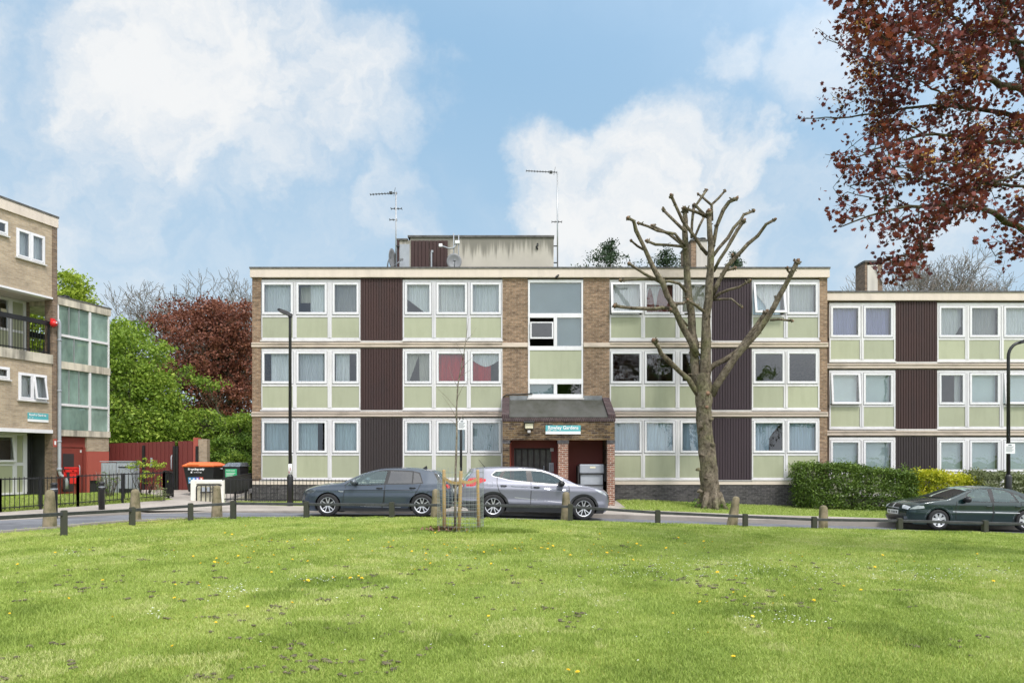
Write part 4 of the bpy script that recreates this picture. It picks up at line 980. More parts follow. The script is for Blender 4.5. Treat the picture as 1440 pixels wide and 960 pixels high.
    for z0, z1 in ((2.86, 3.76), (3.85, 5.155), (5.445, 6.38), (6.47, 7.555)):
        for x0, x1 in ((t0+.05, tm-.045), (tm+.045, t1-.05)):
            MB().add([(x0, .02, z0), (x1, .02, z0), (x1, .02, z1), (x0, .02, z1)], [(0, 1, 2, 3)]).build('glass_panel', 'frosted', root)
        MB().add([(t1-.02, .06, z0), (t1-.02, 2.35, z0), (t1-.02, 2.35, z1), (t1-.02, .06, z1)], [(0, 1, 2, 3)]).build('glass_panel', 'frosted', root)
    td = T(122.5)
    MB().box(td+.0, t1, 0, .25, 2.05, 2.6).build('tower_wall', 'brick_pale', root)
    MB().box(td+.0, t1, -.012, .25, .9, 2.045).box(td, td+.12, -.012, .25, .2, .9).box(t1-.12, t1, -.012, .25, .2, .9).build('red_wall', 'redpaint2', root)
    MB().box(td+.12, t1-.12, .05, .2, .2, 1.55).build('dark_panel', 'blackmatt', root)
    MB().box(t1-.25, t1, .26, 2.5, base, 2.6).build('tower_wall', 'brick_pale', root)
    ds = MB().box(.05, td-.01, .10, .2, 2.2, 2.6).box(.05, .14, .06, .2, .3, 2.2).box(td-.1, td-.01, .06, .2, .3, 2.2).build('door_frame', 'redpaint', root)
    do = MB().box(.15, td-.11, .12, .17, .35, 2.18).build('stair_door', 'redpaint', root)
    MB().box(.36, td-.5, .105, .119, .5, 1.95).build('vent_panel', 'timber', do)
    MB().tube([(td-.30, .07, 1.1), (td-.30, .04, 1.15), (td-.30, .04, 1.45), (td-.30, .07, 1.5)], .018, 6).build('handle', 'galv', do)
    MB().box(td-.22, td-.16, .1, .119, 2.0, 2.1).build('sticker', 'sill', do)
    # drain pipe in front of the pier
    dp = thing('drainpipe', 'grey drainpipe running down the brick pier beside the glazed stair tower', 'pipe', (C[0]-UY*(-.12)+.0, C[1]+UX*(-.12), 0), math.atan2(UY, UX))
    ox = T(80)
    pts = [(ox-.06, 0, 6.95), (ox, 0, 6.85), (ox, 0, 1.3), (ox+.02, -.02, 1.15), (ox+.17, -.08, 1.06), (ox+.22, -.1, .9), (ox+.22, -.1, .62)]
    MB().tube(pts, .062, 10).build('pipe', 'galv', dp)
    for z in (6.2, 4.3, 2.4): MB().lathe([(.075, -.03), (.08, 0), (.075, .03)], 10, (ox, 0, z)).build('bracket', 'galv', dp)
    MB().lathe([(.085, -.05), (.09, 0), (.085, .05)], 10, (ox, 0, 1.36)).build('joint', 'galv', dp)
    al = thing('alarm_bell', 'round bright red alarm housing on the brick pier above the drainpipe', 'alarm', (C[0], C[1], 0), math.atan2(UY, UX))
    MB().lathe([(.02, -.24), (.10, -.20), (.125, -.10), (.125, -.06)], 14, (T(72.3), 0, 6.78), axis='y').build('bell', 'brightred', al)
    MB().box(T(72)-.09, T(72)+.10, -.1, -.04, 6.85, 6.97).build('back_box', 'brightred', al, bevel=.02)
    MB().lathe([(.03, -.26), (.03, -.235)], 10, (T(72.3), 0, 6.8), axis='y').build('lens', 'signwhite', al)
    sg = thing('name_sign', 'small teal and white estate name board on the buff brick wall of the left block', 'sign', (C[0], C[1], 0), math.atan2(UY, UX))
    a, b = T(38.5), T(67.3)
    MB().box(a, b, -.03, -.004, 3.19, 3.42).build('board', 'teal', sg); MB().box(a, b, -.031, -.004, 3.10, 3.188).build('strip', 'signwhite', sg)
    text(sg, 'Rowley Gardens', .105, (a+.04, -.036, 3.345), (R(90), 0, 0), 'signwhite', bold=.003, width=(b-a)*.82); text(sg, '24 - 47', .06, (a+.03, -.036, 3.24), (R(90), 0, 0), 'signwhite')
    rs = thing('red_notice', 'small red fire notice fixed high on the ground floor pier of the left block', 'sign', (C[0], C[1], 0), math.atan2(UY, UX))
    MB().box(-.175, -.02, -.045, -.036, 2.2, 2.5).build('plate', 'redpaint2', rs); MB().box(-.13, -.06, -.048, -.0455, 2.28, 2.42).build('mark', 'signwhite', rs)
    return root
# ---------------------------------------------------------------- cars
def paint(name, c, metal=.5, rough=.32):
    m, t = nt(name)
    fl = noise_tex(t, 400, 2)
    cc = ramp(t, fl, [(.3, tuple(x*.9 for x in c)), (.7, tuple(x*1.1 for x in c))])
    finish(t, cc, rough, metal, coat=.7); return m
M['paint_blue'] = paint('blue_grey_paint', (.060, .078, .105), .35, .25)
M['paint_silver'] = paint('silver_lilac_paint', (.205, .21, .255), .3, .42); M['chrome'] = mat('window_chrome', (.60, .60, .62), .42, .4, var=.05)
M['paint_green'] = paint('dark_green_paint', (.009, .026, .027), .2, .25)
M['tyre'] = mat('tyre_rubber', (.02, .02, .021), .85, var=.2)
M['alloy'] = mat('alloy_rim', (.66, .67, .70), .3, .55, var=.06)
M['lampglass'] = mat('headlamp_glass', (.62, .66, .70), .12, .3, var=.2, scale=14)
M['lampdark'] = mat('headlamp_dark', (.16, .18, .20), .12, .4, var=.5, scale=14)
M['tail'] = mat('tail_lamp_red', (.55, .02, .025), .2, var=.2)
M['seat'] = mat('car_seat_cloth', (.05, .05, .055), .9)
M['plate'] = mat('number_plate', (.72, .72, .70), .4, var=.03)

class Car:
    def __init__(s, name, label, prof, wmax, plan, sect, side, arches, regions, belt, pmat, r=.038, group=None, pk=1.0, kr=1.0):
        prof = [(x, z if z < .93 else .93+(z-.93)*pk, c if z < .93 else c*.6) for x, z, c in prof]
        s.kr = kr; s.prof = prof; s.wmax = wmax; s.plan = plan; s.sect = sect
        s.root = thing(name, label, 'car', group=group)
        s.belt = belt; s.pmat = pmat
        # silhouettes: prof is a list of (x,z,crown) from front bottom over the top to the rear bottom
        P = prof; out = []
        for i in range(len(P)-1):            # Catmull-Rom so that the outline is smooth
            p0, p1, p2, p3 = P[max(i-1, 0)], P[i], P[i+1], P[min(i+2, len(P)-1)]
            k = max(2, int(math.hypot(p2[0]-p1[0], p2[1]-p1[1])/.07))
            for q in range(k):
                t = q/k
                out.append(tuple(.5*((2*p1[c])+(-p0[c]+p2[c])*t+(2*p0[c]-5*p1[c]+4*p2[c]-p3[c])*t*t+(-p0[c]+3*p1[c]-3*p2[c]+p3[c])*t**3) for c in range(3)))
        out.append(P[-1]); s.S = out; n = len(out)
        nr = []
        for i in range(n):
            a = out[max(i-1, 0)]; b = out[min(i+1, n-1)]; d = Vector((b[0]-a[0], b[1]-a[1])).normalized(); nr.append(Vector((-d.y, d.x)))
        s.nr = nr
        ins = [(out[i][0]-nr[i].x*r, out[i][1]-nr[i].y*r) for i in range(n)]
        # --- side panel outline = inset silhouette + underside with wheel arches
        low = []
        x0, z0 = ins[-1]; x1, z1 = ins[0]
        zs = side
        low.append((x0-.02, zs))
        for cx, cz, ra in sorted(arches, key=lambda a: -a[0]):
            a0 = math.asin(max(-1, (zs-cz)/ra)) if zs > cz-ra else -.5
            th = np.linspace(a0, math.pi-a0, 22)
            low += [(cx+ra*math.cos(t), cz+ra*math.sin(t)) for t in th]
        low.append((x1+.02, zs))
        outer = ins + low
        vs, rg = cdt(outer, regions, .05)
        for sgn, nm in ((-1, 'near'), (1, 'far')):
            for k, tris in rg.items():
                fn = lambda x, z, sgn=sgn: (x, sgn*s.W(x, z), z)
                mb = submesh(vs, tris, fn, flip=(sgn > 0))
                m = {None: pmat, 'glass': 'carglass', 'darkglass': 'carglass_dark', 'trim': 'blackplastic', 'surround': 'black', 'headlight': 'lampglass', 'headlight_dark': 'lampdark', 'tail_light': 'tail', 'chrome': 'chrome', 'pillar': 'black'}[k.split('_#')[0] if k else None]
                nmn = {None: 'body_side', 'glass': 'side_window', 'darkglass': 'side_window', 'trim': 'lower_trim', 'surround': 'window_surround', 'headlight': 'headlight', 'headlight_dark': 'headlight', 'tail_light': 'tail_light', 'chrome': 'window_trim', 'pillar': 'door_pillar'}[k.split('_#')[0] if k else None]
                mb.build(nmn, m, s.root)
        # --- strip over the top, front and back
        s.r = r
    def W(s, x, z): return s.wmax*lin(x, s.plan)*lin(z, s.sect(x))
    def strip(s, i, t):
        "point of the strip surface: i index along silhouette (float), t -1..1 across"
        a = int(min(max(i, 0), len(s.S)-2)); f = i-a
        x, z, c = [s.S[a][k]*(1-f)+s.S[a+1][k]*f for k in range(3)]
        n = s.nr[a].lerp(s.nr[a+1], f)
        w = s.W(x-n.x*s.r, z-n.y*s.r)
        at = abs(t); e = 1-s.r/w*1.5
        if at <= e:
            b = c*(1-(at/e)**2); return Vector((x+n.x*b, t*w, z+n.y*b))
        q = (at-e)/(1-e)*math.pi/2          # rounding into the side
        dn = s.r*(1-math.cos(q)); yy = w*(e+(1-e)*math.sin(q))
        return Vector((x-n.x*dn, math.copysign(yy, t), z-n.y*dn))
    def top(s, glass_ranges=()):
        n = len(s.S); ts = [1, .985, .955, .925, .90, .86, .75, .6, .4, .2, 0]; ts = ts+[-t for t in reversed(ts[:-1])]
        m = len(ts)
        vs = [s.strip(i, -t) for i in range(n) for t in ts]
        body, glass = [], []
        for i in range(n-1):
            x = (s.S[i][0]+s.S[i+1][0])/2; z = (s.S[i][1]+s.S[i+1][1])/2
            g = any(a < x < b and z > zmin for a, b, zmin in glass_ranges)
            for k in range(m-1):
                f = (i*m+k, i*m+k+1, (i+1)*m+k+1, (i+1)*m+k)
                (glass if g and abs((ts[k]+ts[k+1])/2) < .87 else body).append(f)
        MB().add(vs, body, True).build('body', s.pmat, s.root)
        if glass:
            used = sorted({i for f in glass for i in f})
            # separate panes front and rear
            xs = sum(vs[i].x for i in used)/len(used)
            for part in (lambda f: vs[f[0]].x < xs, lambda f: vs[f[0]].x >= xs):
                ff = [f for f in glass if part(f)]
                if ff: 
                    nm = 'windscreen' if vs[ff[0][0]].x < xs else 'rear_window'
                    mp = {i: j for j, i in enumerate(sorted({i for f in ff for i in f}))}
                    MB().add([vs[i] for i in sorted(mp)], [tuple(mp[i] for i in f) for f in ff], True).build(nm, 'carglass', s.root)
    def idx(s, z, front=True, x=None):
        rr = range(len(s.S)) if front else range(len(s.S)-1, -1, -1)
        for i in rr:
            if s.S[i][1] >= z: return i
        return 0
    def patch(s, name, m, z0, z1, y0, y1, front=True, off=.006, parent=None):
        "piece lying on the front or rear face between two heights"
        nz, ny = 6, 8; w = s.wmax; vs = []
        n = len(s.S)
        def at(z):
            pr = None
            seq = range(n) if front else range(n-1, -1, -1)
            for i in seq:
                if s.S[i][1] >= z:
                    if pr is None: return float(i)
                    f = (z-s.S[pr][1])/(s.S[i][1]-s.S[pr][1]+1e-9); return pr+(i-pr)*f
                pr = i
            return 0.
        for a in range(nz+1):
            i = at(z0+(z1-z0)*a/nz)
            nv = s.nr[int(min(i, n-1))]
            for b in range(ny+1):
                y = y0+(y1-y0)*b/ny; p = s.strip(i, max(-.97, min(.97, y/(w*lin(s.S[int(i)][0], s.plan)))))
                vs.append(p+Vector((nv.x, 0, nv.y))*off)
        fs = [(a*(ny+1)+b, a*(ny+1)+b+1, (a+1)*(ny+1)+b+1, (a+1)*(ny+1)+b) for a in range(nz) for b in range(ny)]
        return MB().add(vs, fs, True).build(name, m, parent or s.root)
    def line(s, pts, w=.017, m='black', name='door_seam', off=.003, closed=False):
        pts = dense(pts, .06, closed); 
        if closed: pts.append(pts[0])
        mb = MB()
        for sgn in (-1, 1):
            vs = []
            for i, p in enumerate(pts):
                a = Vector(pts[max(i-1, 0)]); b = Vector(pts[min(i+1, len(pts)-1)]); d = (b-a).normalized(); nn = Vector((-d.y, d.x))*w/2
                for q in (Vector(p)+nn, Vector(p)-nn): vs.append((q.x, sgn*(s.W(q.x, q.y)+off), q.y))
            mb.add(vs, [(2*i, 2*i+1, 2*i+3, 2*i+2) for i in range(len(pts)-1)], True)
        return mb.build(name, m, s.root)
    def handle(s, x, z, m, L_=.17):
        for sgn in (-1, 1):
            w = s.W(x, z)
            mb = MB().tube([(x-L_/2, sgn*(w+.005), z), (x-L_*.35, sgn*(w+.035), z+.004), (x+L_*.35, sgn*(w+.035), z+.004), (x+L_/2, sgn*(w+.005), z)], [.013, .017, .017, .013], 6)
            mb.build('door_handle', m, s.root)
    def mirror(s, x, z, m, m2='black'):
        for sgn in (-1, 1):
            w = s.W(x, z)
            mb = MB().blob((0, 0, 0), (.125, .14, .095), 12, 0.05, 1, 8)
            mb.v = [(v[0]*(1 if v[0] < 0 else .55), v[1], v[2]) for v in mb.v]
            o = mb.build('mirror', m, s.root); o.location = (x, sgn*(w+.12), z+.05)
            MB().bar((.01, -sgn*.14, -.05), (.0, -sgn*.03, -.03), .05, .03).build('mirror_arm', m2, o)
    def wheels(s, xs, rad, track, spokes, style, wid=.21):
        for x in xs:
            for sgn in (-1, 1):
                y = sgn*track
                t_ = MB(); R_ = rad; ri = rad*.68
                t_.lathe([(ri, -wid/2+.01), (ri+.02, -wid/2), (R_-.03, -wid/2+.005), (R_-.006, -wid/2+.03), (R_, -wid*.2), (R_, wid*.2), (R_-.006, wid/2-.03), (R_-.03, wid/2-.005), (ri+.02, wid/2), (ri, wid/2-.01)], 36, axis='y', cap=False)
                o = t_.build('wheel', 'tyre', s.root); o.location = (x, y, rad)
                rm = MB(); yo = sgn*(wid/2-.012); yi = sgn*(wid/2-.07)
                # rim ring
                n = 36; vs = []
                for k in range(n):
                    a = 2*math.pi*k/n; c_, s_ = math.cos(a), math.sin(a)
                    vs += [(c_*ri*1.015, yo, s_*ri*1.015), (c_*ri*.93, yo, s_*ri*.93), (c_*ri*.90, yi, s_*ri*.90)]
                rm.add(vs, [(3*k+q, 3*((k+1) % n)+q, 3*((k+1) % n)+q+1, 3*k+q+1) for k in range(n) for q in (0, 1)], True)
                for k in range(spokes):
                    a = 2*math.pi*k/spokes+.3
                    prs = ((-.13, -.09), (.13, .09)) if style == 'twin' else ((0, 0),)
                    for oa, ob in prs:
                        c1, s1 = math.cos(a+oa*.9), math.sin(a+oa*.9); c2, s2 = math.cos(a+oa*2.0), math.sin(a+oa*2.0)
                        w1 = .028 if style == 'twin' else .05; w2 = .021 if style == 'twin' else .075
                        if style == 'fat': w1, w2 = .06, .085
                        d = Vector((c2*ri*.95-c1*ri*.14, 0, s2*ri*.95-s1*ri*.14)).normalized(); pn = Vector((-d.z, 0, d.x))
                        A = Vector((c1*ri*.14, yo-sgn*.02, s1*ri*.14)); B = Vector((c2*ri*.95, yo-sgn*.004, s2*ri*.95)); bk = Vector((0, -sgn*.03, 0))
                        q = [A+pn*w1/2, A-pn*w1/2, B-pn*w2/2, B+pn*w2/2]; rm.add(q+[v+bk for v in q], [(0, 1, 2, 3), (0, 1, 5, 4), (1, 2, 6, 5), (2, 3, 7, 6), (3, 0, 4, 7)])
                rm.lathe([(.001, sgn*(wid/2-.028)), (ri*.17, sgn*(wid/2-.03)), (ri*.2, sgn*(wid/2-.06))], 14, axis='y')
                rm.build('rim', 'alloy', o)
                MB().lathe([(.001, sgn*(wid/2-.075)), (ri*.97, sgn*(wid/2-.075)), (ri*.97, sgn*(wid/2-.085)), (.001, sgn*(wid/2-.085))], 24, axis='y').build('brake_disc', 'blackmatt', o)
    def under(s, arches, xf, xr, z, zt):
        mb = MB(); w = s.wmax-.06
        mb.box(xf+.25, xr-.25, -w+.28, w-.28, z-.07, z+.06)
        # well liners
        for cx, cz, ra in arches:
            for sgn in (-1, 1):
                th = np.linspace(-.35, math.pi+.35, 20); vs = []
                for t in th:
                    for y in (w+.02, w-.30): vs.append((cx+(ra+.006)*math.cos(t), sgn*y, cz+(ra+.006)*math.sin(t)))
                mb.add(vs, [(2*i, 2*i+1, 2*i+3, 2*i+2) for i in range(len(th)-1)])
                c_ = [(cx+(ra+.006)*math.cos(t), sgn*(w-.30), cz+(ra+.006)*math.sin(t)) for t in th]; mb.add(c_, [tuple(range(len(c_)))])
        mb.build('underbody', 'blackmatt', s.root)
        # inner floor and firewall hide the hollow bodywork from the glass
        q = MB().box(xf+.9, xr-.5, -w+.05, w-.05, .36, .42)
        q.build('cabin_floor', 'seat', s.root)
    def seats(s, xs, h, w=.46):
        for x, dx in xs:
            for y in (-.38, .38):
                mb = MB(); mb.box(x, x+.45, y-w/2, y+w/2, .42, .62)
                mb.add([(x+.42, y-w/2, .58), (x+.60, y-w/2, .60), (x+.60+dx, y-w/2+.04, h), (x+.50+dx, y-w/2+.04, h)]+[(x+.42, y+w/2, .58), (x+.60, y+w/2, .60), (x+.60+dx, y+w/2-.04, h), (x+.50+dx, y+w/2-.04, h)],
                       [(0, 1, 2, 3), (7, 6, 5, 4), (0, 4, 5, 1), (1, 5, 6, 2), (2, 6, 7, 3), (3, 7, 4, 0)])
                mb.box(x+.52+dx, x+.61+dx, y-.12, y+.12, h+.02, h+.17); mb.build('seat', 'seat', s.root, bevel=.03)
    def place(s, X, Y, yaw, zf, zr, wb, xf):
        "origin = front bumper projected on the ground at the car's centre line"
        f = lambda z: z if z < .45 else .45+(z-.45)*s.kr
        for o in s.root.children:
            if o.name.startswith('wheel'): continue
            if o.location.z: o.location.z = f(o.location.z)
            else:
                for v in o.data.vertices: v.co.z = f(v.co.z)
                for c in o.children:
                    if not c.location.z:
                        for v in c.data.vertices: v.co.z = f(v.co.z)
        s.root.location = (X, Y, 0); th = math.asin((zf-zr)/wb)
        s.root.rotation_euler = (0, th, yaw)
        # front axle sits at local x = xf: raise so that point is at zf
        s.root.location.z = zf + xf*math.sin(th)

def off_x(o, dx): pass

def golf():
    prof = [(.14, .20, .02), (.04, .26, .06), (.0, .36, .10), (.0, .50, .12), (.03, .60, .12), (.10, .69, .10), (.28, .79, .06), (.60, .875, .05), (.95, .93, .045), (1.18, .965, .05),
            (1.42, 1.08, .07), (1.72, 1.225, .07), (1.98, 1.325, .06), (2.25, 1.39, .055), (2.6, 1.42, .05), (3.0, 1.415, .05), (3.4, 1.385, .05), (3.72, 1.335, .05), (3.88, 1.295, .04),
            (3.95, 1.22, .05), (4.06, 1.02, .07), (4.13, .92, .08), (4.19, .78, .09), (4.24, .62, .09), (4.25, .42, .09), (4.18, .25, .05), (4.10, .21, .02)]
    plan = [(0, .60), (.08, .76), (.2, .87), (.45, .95), (.8, .985), (1.3, 1.0), (3.2, 1.0), (3.6, .985), (3.95, .93), (4.1, .88), (4.25, .80)]
    def sect(x): return [(.2, .93), (.29, .955), (.34, .98), (.55, 1.0), (.72, .990), (.765, .998), (.80, .972), (.93, .948), (1.0, .91), (1.3, .76), (1.45, .67)]
    ax, az, ar = .81, .325, .365; bx = 3.47
    s = 285.
    q = lambda pts: [((a-120)/300, (512-b)/s+.012) for a, b in pts]
    win = q([(508, 260), (560, 226), (610, 197), (680, 163), (755, 143), (858, 139), (838, 248), (700, 252)])
    win2 = q([(888, 139), (1000, 142), (1074, 147), (1072, 240), (868, 243)])
    win3 = q([(1085, 148), (1130, 160), (1160, 236), (1083, 240)])
    sur = q([(495, 264), (550, 224), (605, 190), (680, 153), (755, 134), (860, 129), (1000, 132), (1080, 137), (1138, 152), (1170, 243), (1080, 249), (860, 252), (700, 261)])
    hl = q([(150, 310), (175, 293), (225, 288), (262, 300), (235, 325), (175, 335)])
    tl = [(4.02, .80), (4.30, .80), (4.30, .93), (4.04, .93)]
    fogt = [(-.1, .30), (.16, .31), (.14, .42), (-.1, .44)]
    sill = [(1.15, .10), (3.13, .10), (3.13, .235), (1.15, .23)]; rw = q([(1252, 152), (1292, 158), (1330, 236), (1303, 243)])
    arch = [(ax, az, ar), (bx, az, ar)]
    c = Car('parked_car', 'dark blue grey hatchback parked facing left beside the black railing', prof, .895, plan, sect, .145, arch,
            [('glass', win), ('darkglass_#2', win2), ('darkglass_#3', win3), ('surround', sur), ('headlight_dark', hl), ('surround_#r', rw), ('tail_light', tl), ('trim_#f', fogt), ('trim_#s', sill)], .93, 'paint_blue', pk=.96, kr=.953)
    c.top([(1.2, 2.2, .95), (3.93, 4.12, .95)])
    c.patch('grille', 'black', .56, .66, -.5, .5); c.patch('lower_grille', 'black', .27, .42, -.62, .62)
    c.patch('number_plate', 'plate', .45, .54, -.26, .26, off=.012); c.patch('number_plate', 'plate', .62, .73, -.26, .26, front=False, off=.012)
    for sg in (-1, 1): c.patch('tail_light', 'tail', .80, .92, sg*.50, sg*.80, front=False, off=.01)
    c.patch('lower_bumper', 'blackplastic', .24, .36, -.62, .62, front=False, off=.008)
    c.line(q([(848, 250), (842, 300), (835, 390), (815, 452), (500, 452), (492, 400), (500, 330), (515, 268)])); c.line(q([(848, 250), (845, 330), (840, 400), (820, 452), (1040, 452), (1075, 390), (1110, 320), (1150, 246)]))
    c.line(q([(500, 302), (700, 300), (840, 300), (1000, 297), (1090, 294)]), .016, name='crease_shading', off=.001)  # black ribbon paints the shade along the body fold
    c.line(q([(480, 452), (700, 458), (1060, 455)]), .02, 'blackplastic', 'sill_line'); c.line(q([(520, 425), (700, 436), (980, 440)]), .012, 'alu', 'sill_line', .001)
    c.line(q([(455, 305), (470, 312), (495, 312)]), .02, 'alloy', 'badge')
    c.handle((800-120)/300, (512-280)/s, 'black'); c.handle((1080-120)/300, (512-276)/s, 'black')
    c.mirror((600-120)/300-.02, .95, 'lampdark')
    c.wheels((ax, bx), .322, .79, 5, 'twin', .22); c.under(arch, 0, 4.25, .2, .4); c.seats([(1.75, .10), (2.55, .10)], .98)
    MB().add([(3.35, -.01, 1.38), (3.52, -.01, 1.37), (3.50, -.01, 1.48), (3.35, .01, 1.38), (3.52, .01, 1.37), (3.50, .01, 1.48)], [(0, 1, 2), (3, 5, 4), (0, 3, 4, 1), (1, 4, 5, 2), (2, 5, 3, 0)]).build('aerial', 'black', c.root)
    # shift geometry: the root stays at the front bumper
    x0 = (420-CX)*20.05/F
    zf = CZ-(725.6-HZ)*20.05/F; zr = CZ-(726.2-HZ)*20.05/F
    c.place(x0, 20.05+.9, 0, zf, zr, 2.66, ax)
    return c

def suv():
    q = lambda pts: [((1310-a)/323, ((575+(a-195)*25/855)-b)/301+.01) for a, b in pts]
    prof = [(.16, .22, .02), (.05, .29, .05), (.0, .42, .10), (.0, .60, .13), (.04, .74, .13), (.13, .86, .10), (.36, .965, .06), (.70, 1.04, .05), (.98, 1.09, .05),
            (1.22, 1.20, .07), (1.5, 1.345, .07), (1.78, 1.465, .06), (2.05, 1.54, .055), (2.35, 1.58, .05), (2.75, 1.59, .05), (3.2, 1.575, .05), (3.65, 1.54, .05), (3.95, 1.50, .04), (4.06, 1.47, .03),
            (4.08, 1.40, .04), (4.20, 1.20, .06), (4.28, 1.04, .08), (4.33, .88, .09), (4.38, .70, .10), (4.37, .45, .09), (4.28, .30, .05), (4.2, .26, .02)]
    plan = [(0, .56), (.08, .74), (.2, .87), (.45, .955), (.8, .985), (1.3, 1.0), (3.3, 1.0), (3.7, .985), (4.05, .93), (4.2, .88), (4.38, .79)]
    def sect(x): return [(.2, .95), (.35, .965), (.47, 1.0), (.56, .975), (.72, .985), (.90, 1.0), (.935, .972), (1.02, .955), (1.10, .91), (1.45, .76), (1.62, .67)]
    ax, bx, az = .815, 3.46, .345; ar = .385; arch = [(ax, az, ar), (bx, az, ar)]
    ring = lambda cx: [(cx+.455*math.cos(t), az+.455*math.sin(t)) for t in np.linspace(-.3, math.pi+.3, 24)] + [(cx-.3, .1), (cx+.3, .1)]
    w1 = q([(545, 142), (640, 150), (720, 176), (800, 216), (835, 240), (770, 264), (562, 244)])
    w2 = q([(300, 145), (495, 139), (503, 240), (340, 222), (272, 204)])
    w3 = q([(184, 178), (215, 154), (270, 146), (240, 196), (200, 190)])
    sur = q([(535, 136), (500, 134), (300, 139), (215, 146), (174, 178), (188, 192), (255, 207), (340, 229), (560, 252), (770, 272), (860, 272), (880, 268), (800, 208), (720, 168), (640, 143)])
    chrome = q([(500, 131), (300, 136), (213, 142), (168, 177), (176, 187), (186, 194), (256, 212), (174, 178), (215, 146), (300, 139), (500, 134), (640, 143), (720, 168), (800, 208), (880, 268), (888, 264), (802, 203), (722, 163), (640, 138)])
    chrome = q([(500, 130.5), (300, 135.5), (212, 141.5), (167, 178), (184, 196), (256, 211), (340, 232), (560, 255), (770, 275), (866, 275), (888, 267), (802, 204.5), (722, 164.5), (640, 139)])
    hl = q([(1150, 318), (1185, 322), (1240, 340), (1290, 372), (1310, 400), (1250, 372), (1200, 352)])
    tl = q([(120, 222), (120, 240), (60, 262), (0, 290), (-60, 290), (-60, 215), (60, 205)])
    sill = [(1.0, .1), (3.3, .1), (3.3, .35), (1.0, .35)]
    bot = [(-.2, .1), (.6, .1), (.6, .33), (-.2, .33)]; bot2 = [(3.7, .1), (4.6, .1), (4.6, .48), (3.7, .48)]
    c = Car('parked_car', 'silver lilac crossover with black wheel arches parked facing right in front of the entrance porch', prof, .903, plan, sect, .20, arch,
            [('glass', w1), ('glass_#2', w2), ('glass_#3', w3), ('surround', sur), ('chrome', chrome), ('headlight', hl), ('tail_light', tl), ('trim_#a', ring(ax)), ('trim_#b', ring(bx)), ('trim_#c', sill), ('trim_#d', bot), ('trim_#e', bot2)], 1.0, 'paint_silver', pk=.98, kr=.90)
    c.top([(1.02, 2.0, 1.09), (4.08, 4.27, 1.05)])
    c.patch('grille', 'black', .62, .74, -.45, .45); c.patch('lower_grille', 'black', .30, .48, -.6, .6)
    c.patch('number_plate', 'plate', .50, .60, -.26, .26, off=.012); c.patch('number_plate', 'plate', .72, .84, -.26, .26, front=False, off=.012)
    for sg in (-1, 1):
        c.patch('headlight', 'lampglass', .72, .82, sg*.52, sg*.78, off=.008); c.patch('tail_light', 'tail', .92, 1.04, sg*.42, sg*.84, front=False, off=.01)
        c.patch('reversing_light', 'lampglass', .90, .95, sg*.45, sg*.7, front=False, off=.012)
        c.patch('fog_lamp', 'alloy', .38, .43, sg*.62, sg*.72, off=.01)
    c.patch('lower_bumper', 'blackplastic', .28, .52, -.85, .85, front=False, off=.008)
    c.line(q([(530, 142), (540, 250), (541, 330), (540, 462), (870, 470), (882, 420), (903, 330), (900, 285), (890, 275)])); c.line(q([(225, 205), (222, 260), (240, 330), (300, 400), (318, 455), (540, 462)]))
    c.line(q([(350, 288), (420, 296), (600, 306), (800, 320), (903, 328)]), .03, 'surround' if 0 else 'lampdark', 'crease_shading'); c.line(q([(390, 395), (500, 408), (600, 418), (760, 436), (865, 448)]), .016, 'alloy', 'crease_shading', .001)  # dark ribbon paints the shade of a body fold, bright one its highlight
    c.line(q([(130, 245), (180, 246), (184, 288), (130, 290)]), .008, 'lampdark', 'fuel_flap', closed=True)
    c.handle((1310-283)/323, .99, 'black'); c.handle((1310-593)/323, .97, 'black')
    c.mirror((1310-830)/323+.05, 1.06, 'black')
    c.wheels((ax, bx), .345, .79, 5, 'twin', .22); c.under(arch, 0, 4.38, .25, .45); c.seats([(1.75, .10), (2.6, .10)], 1.12)
    MB().tube([(3.62, -.0, 1.50), (3.85, .0, 1.80)], [.012, .006], 5).build('aerial', 'black', c.root)
    # facing right: front axle at px 820, rear axle at px 688
    yw = math.pi+R(7.5); Yf = 20.65; Yr = Yf-2.645*math.sin(R(7.5))
    zf = CZ-(731.2-HZ)*Yf/F; zr = CZ-(728.2-HZ)*Yr/F
    fx = (820.3-CX)*Yf/F
    d = Vector((math.cos(yw), math.sin(yw))); nrm = Vector((-math.sin(R(7.5)), math.cos(R(7.5))))   # away from camera
    front = Vector((fx, Yf))+nrm*.88 - d*ax
    c.place(front.x, front.y, yw, zf, zr, 2.645, ax)
    return c

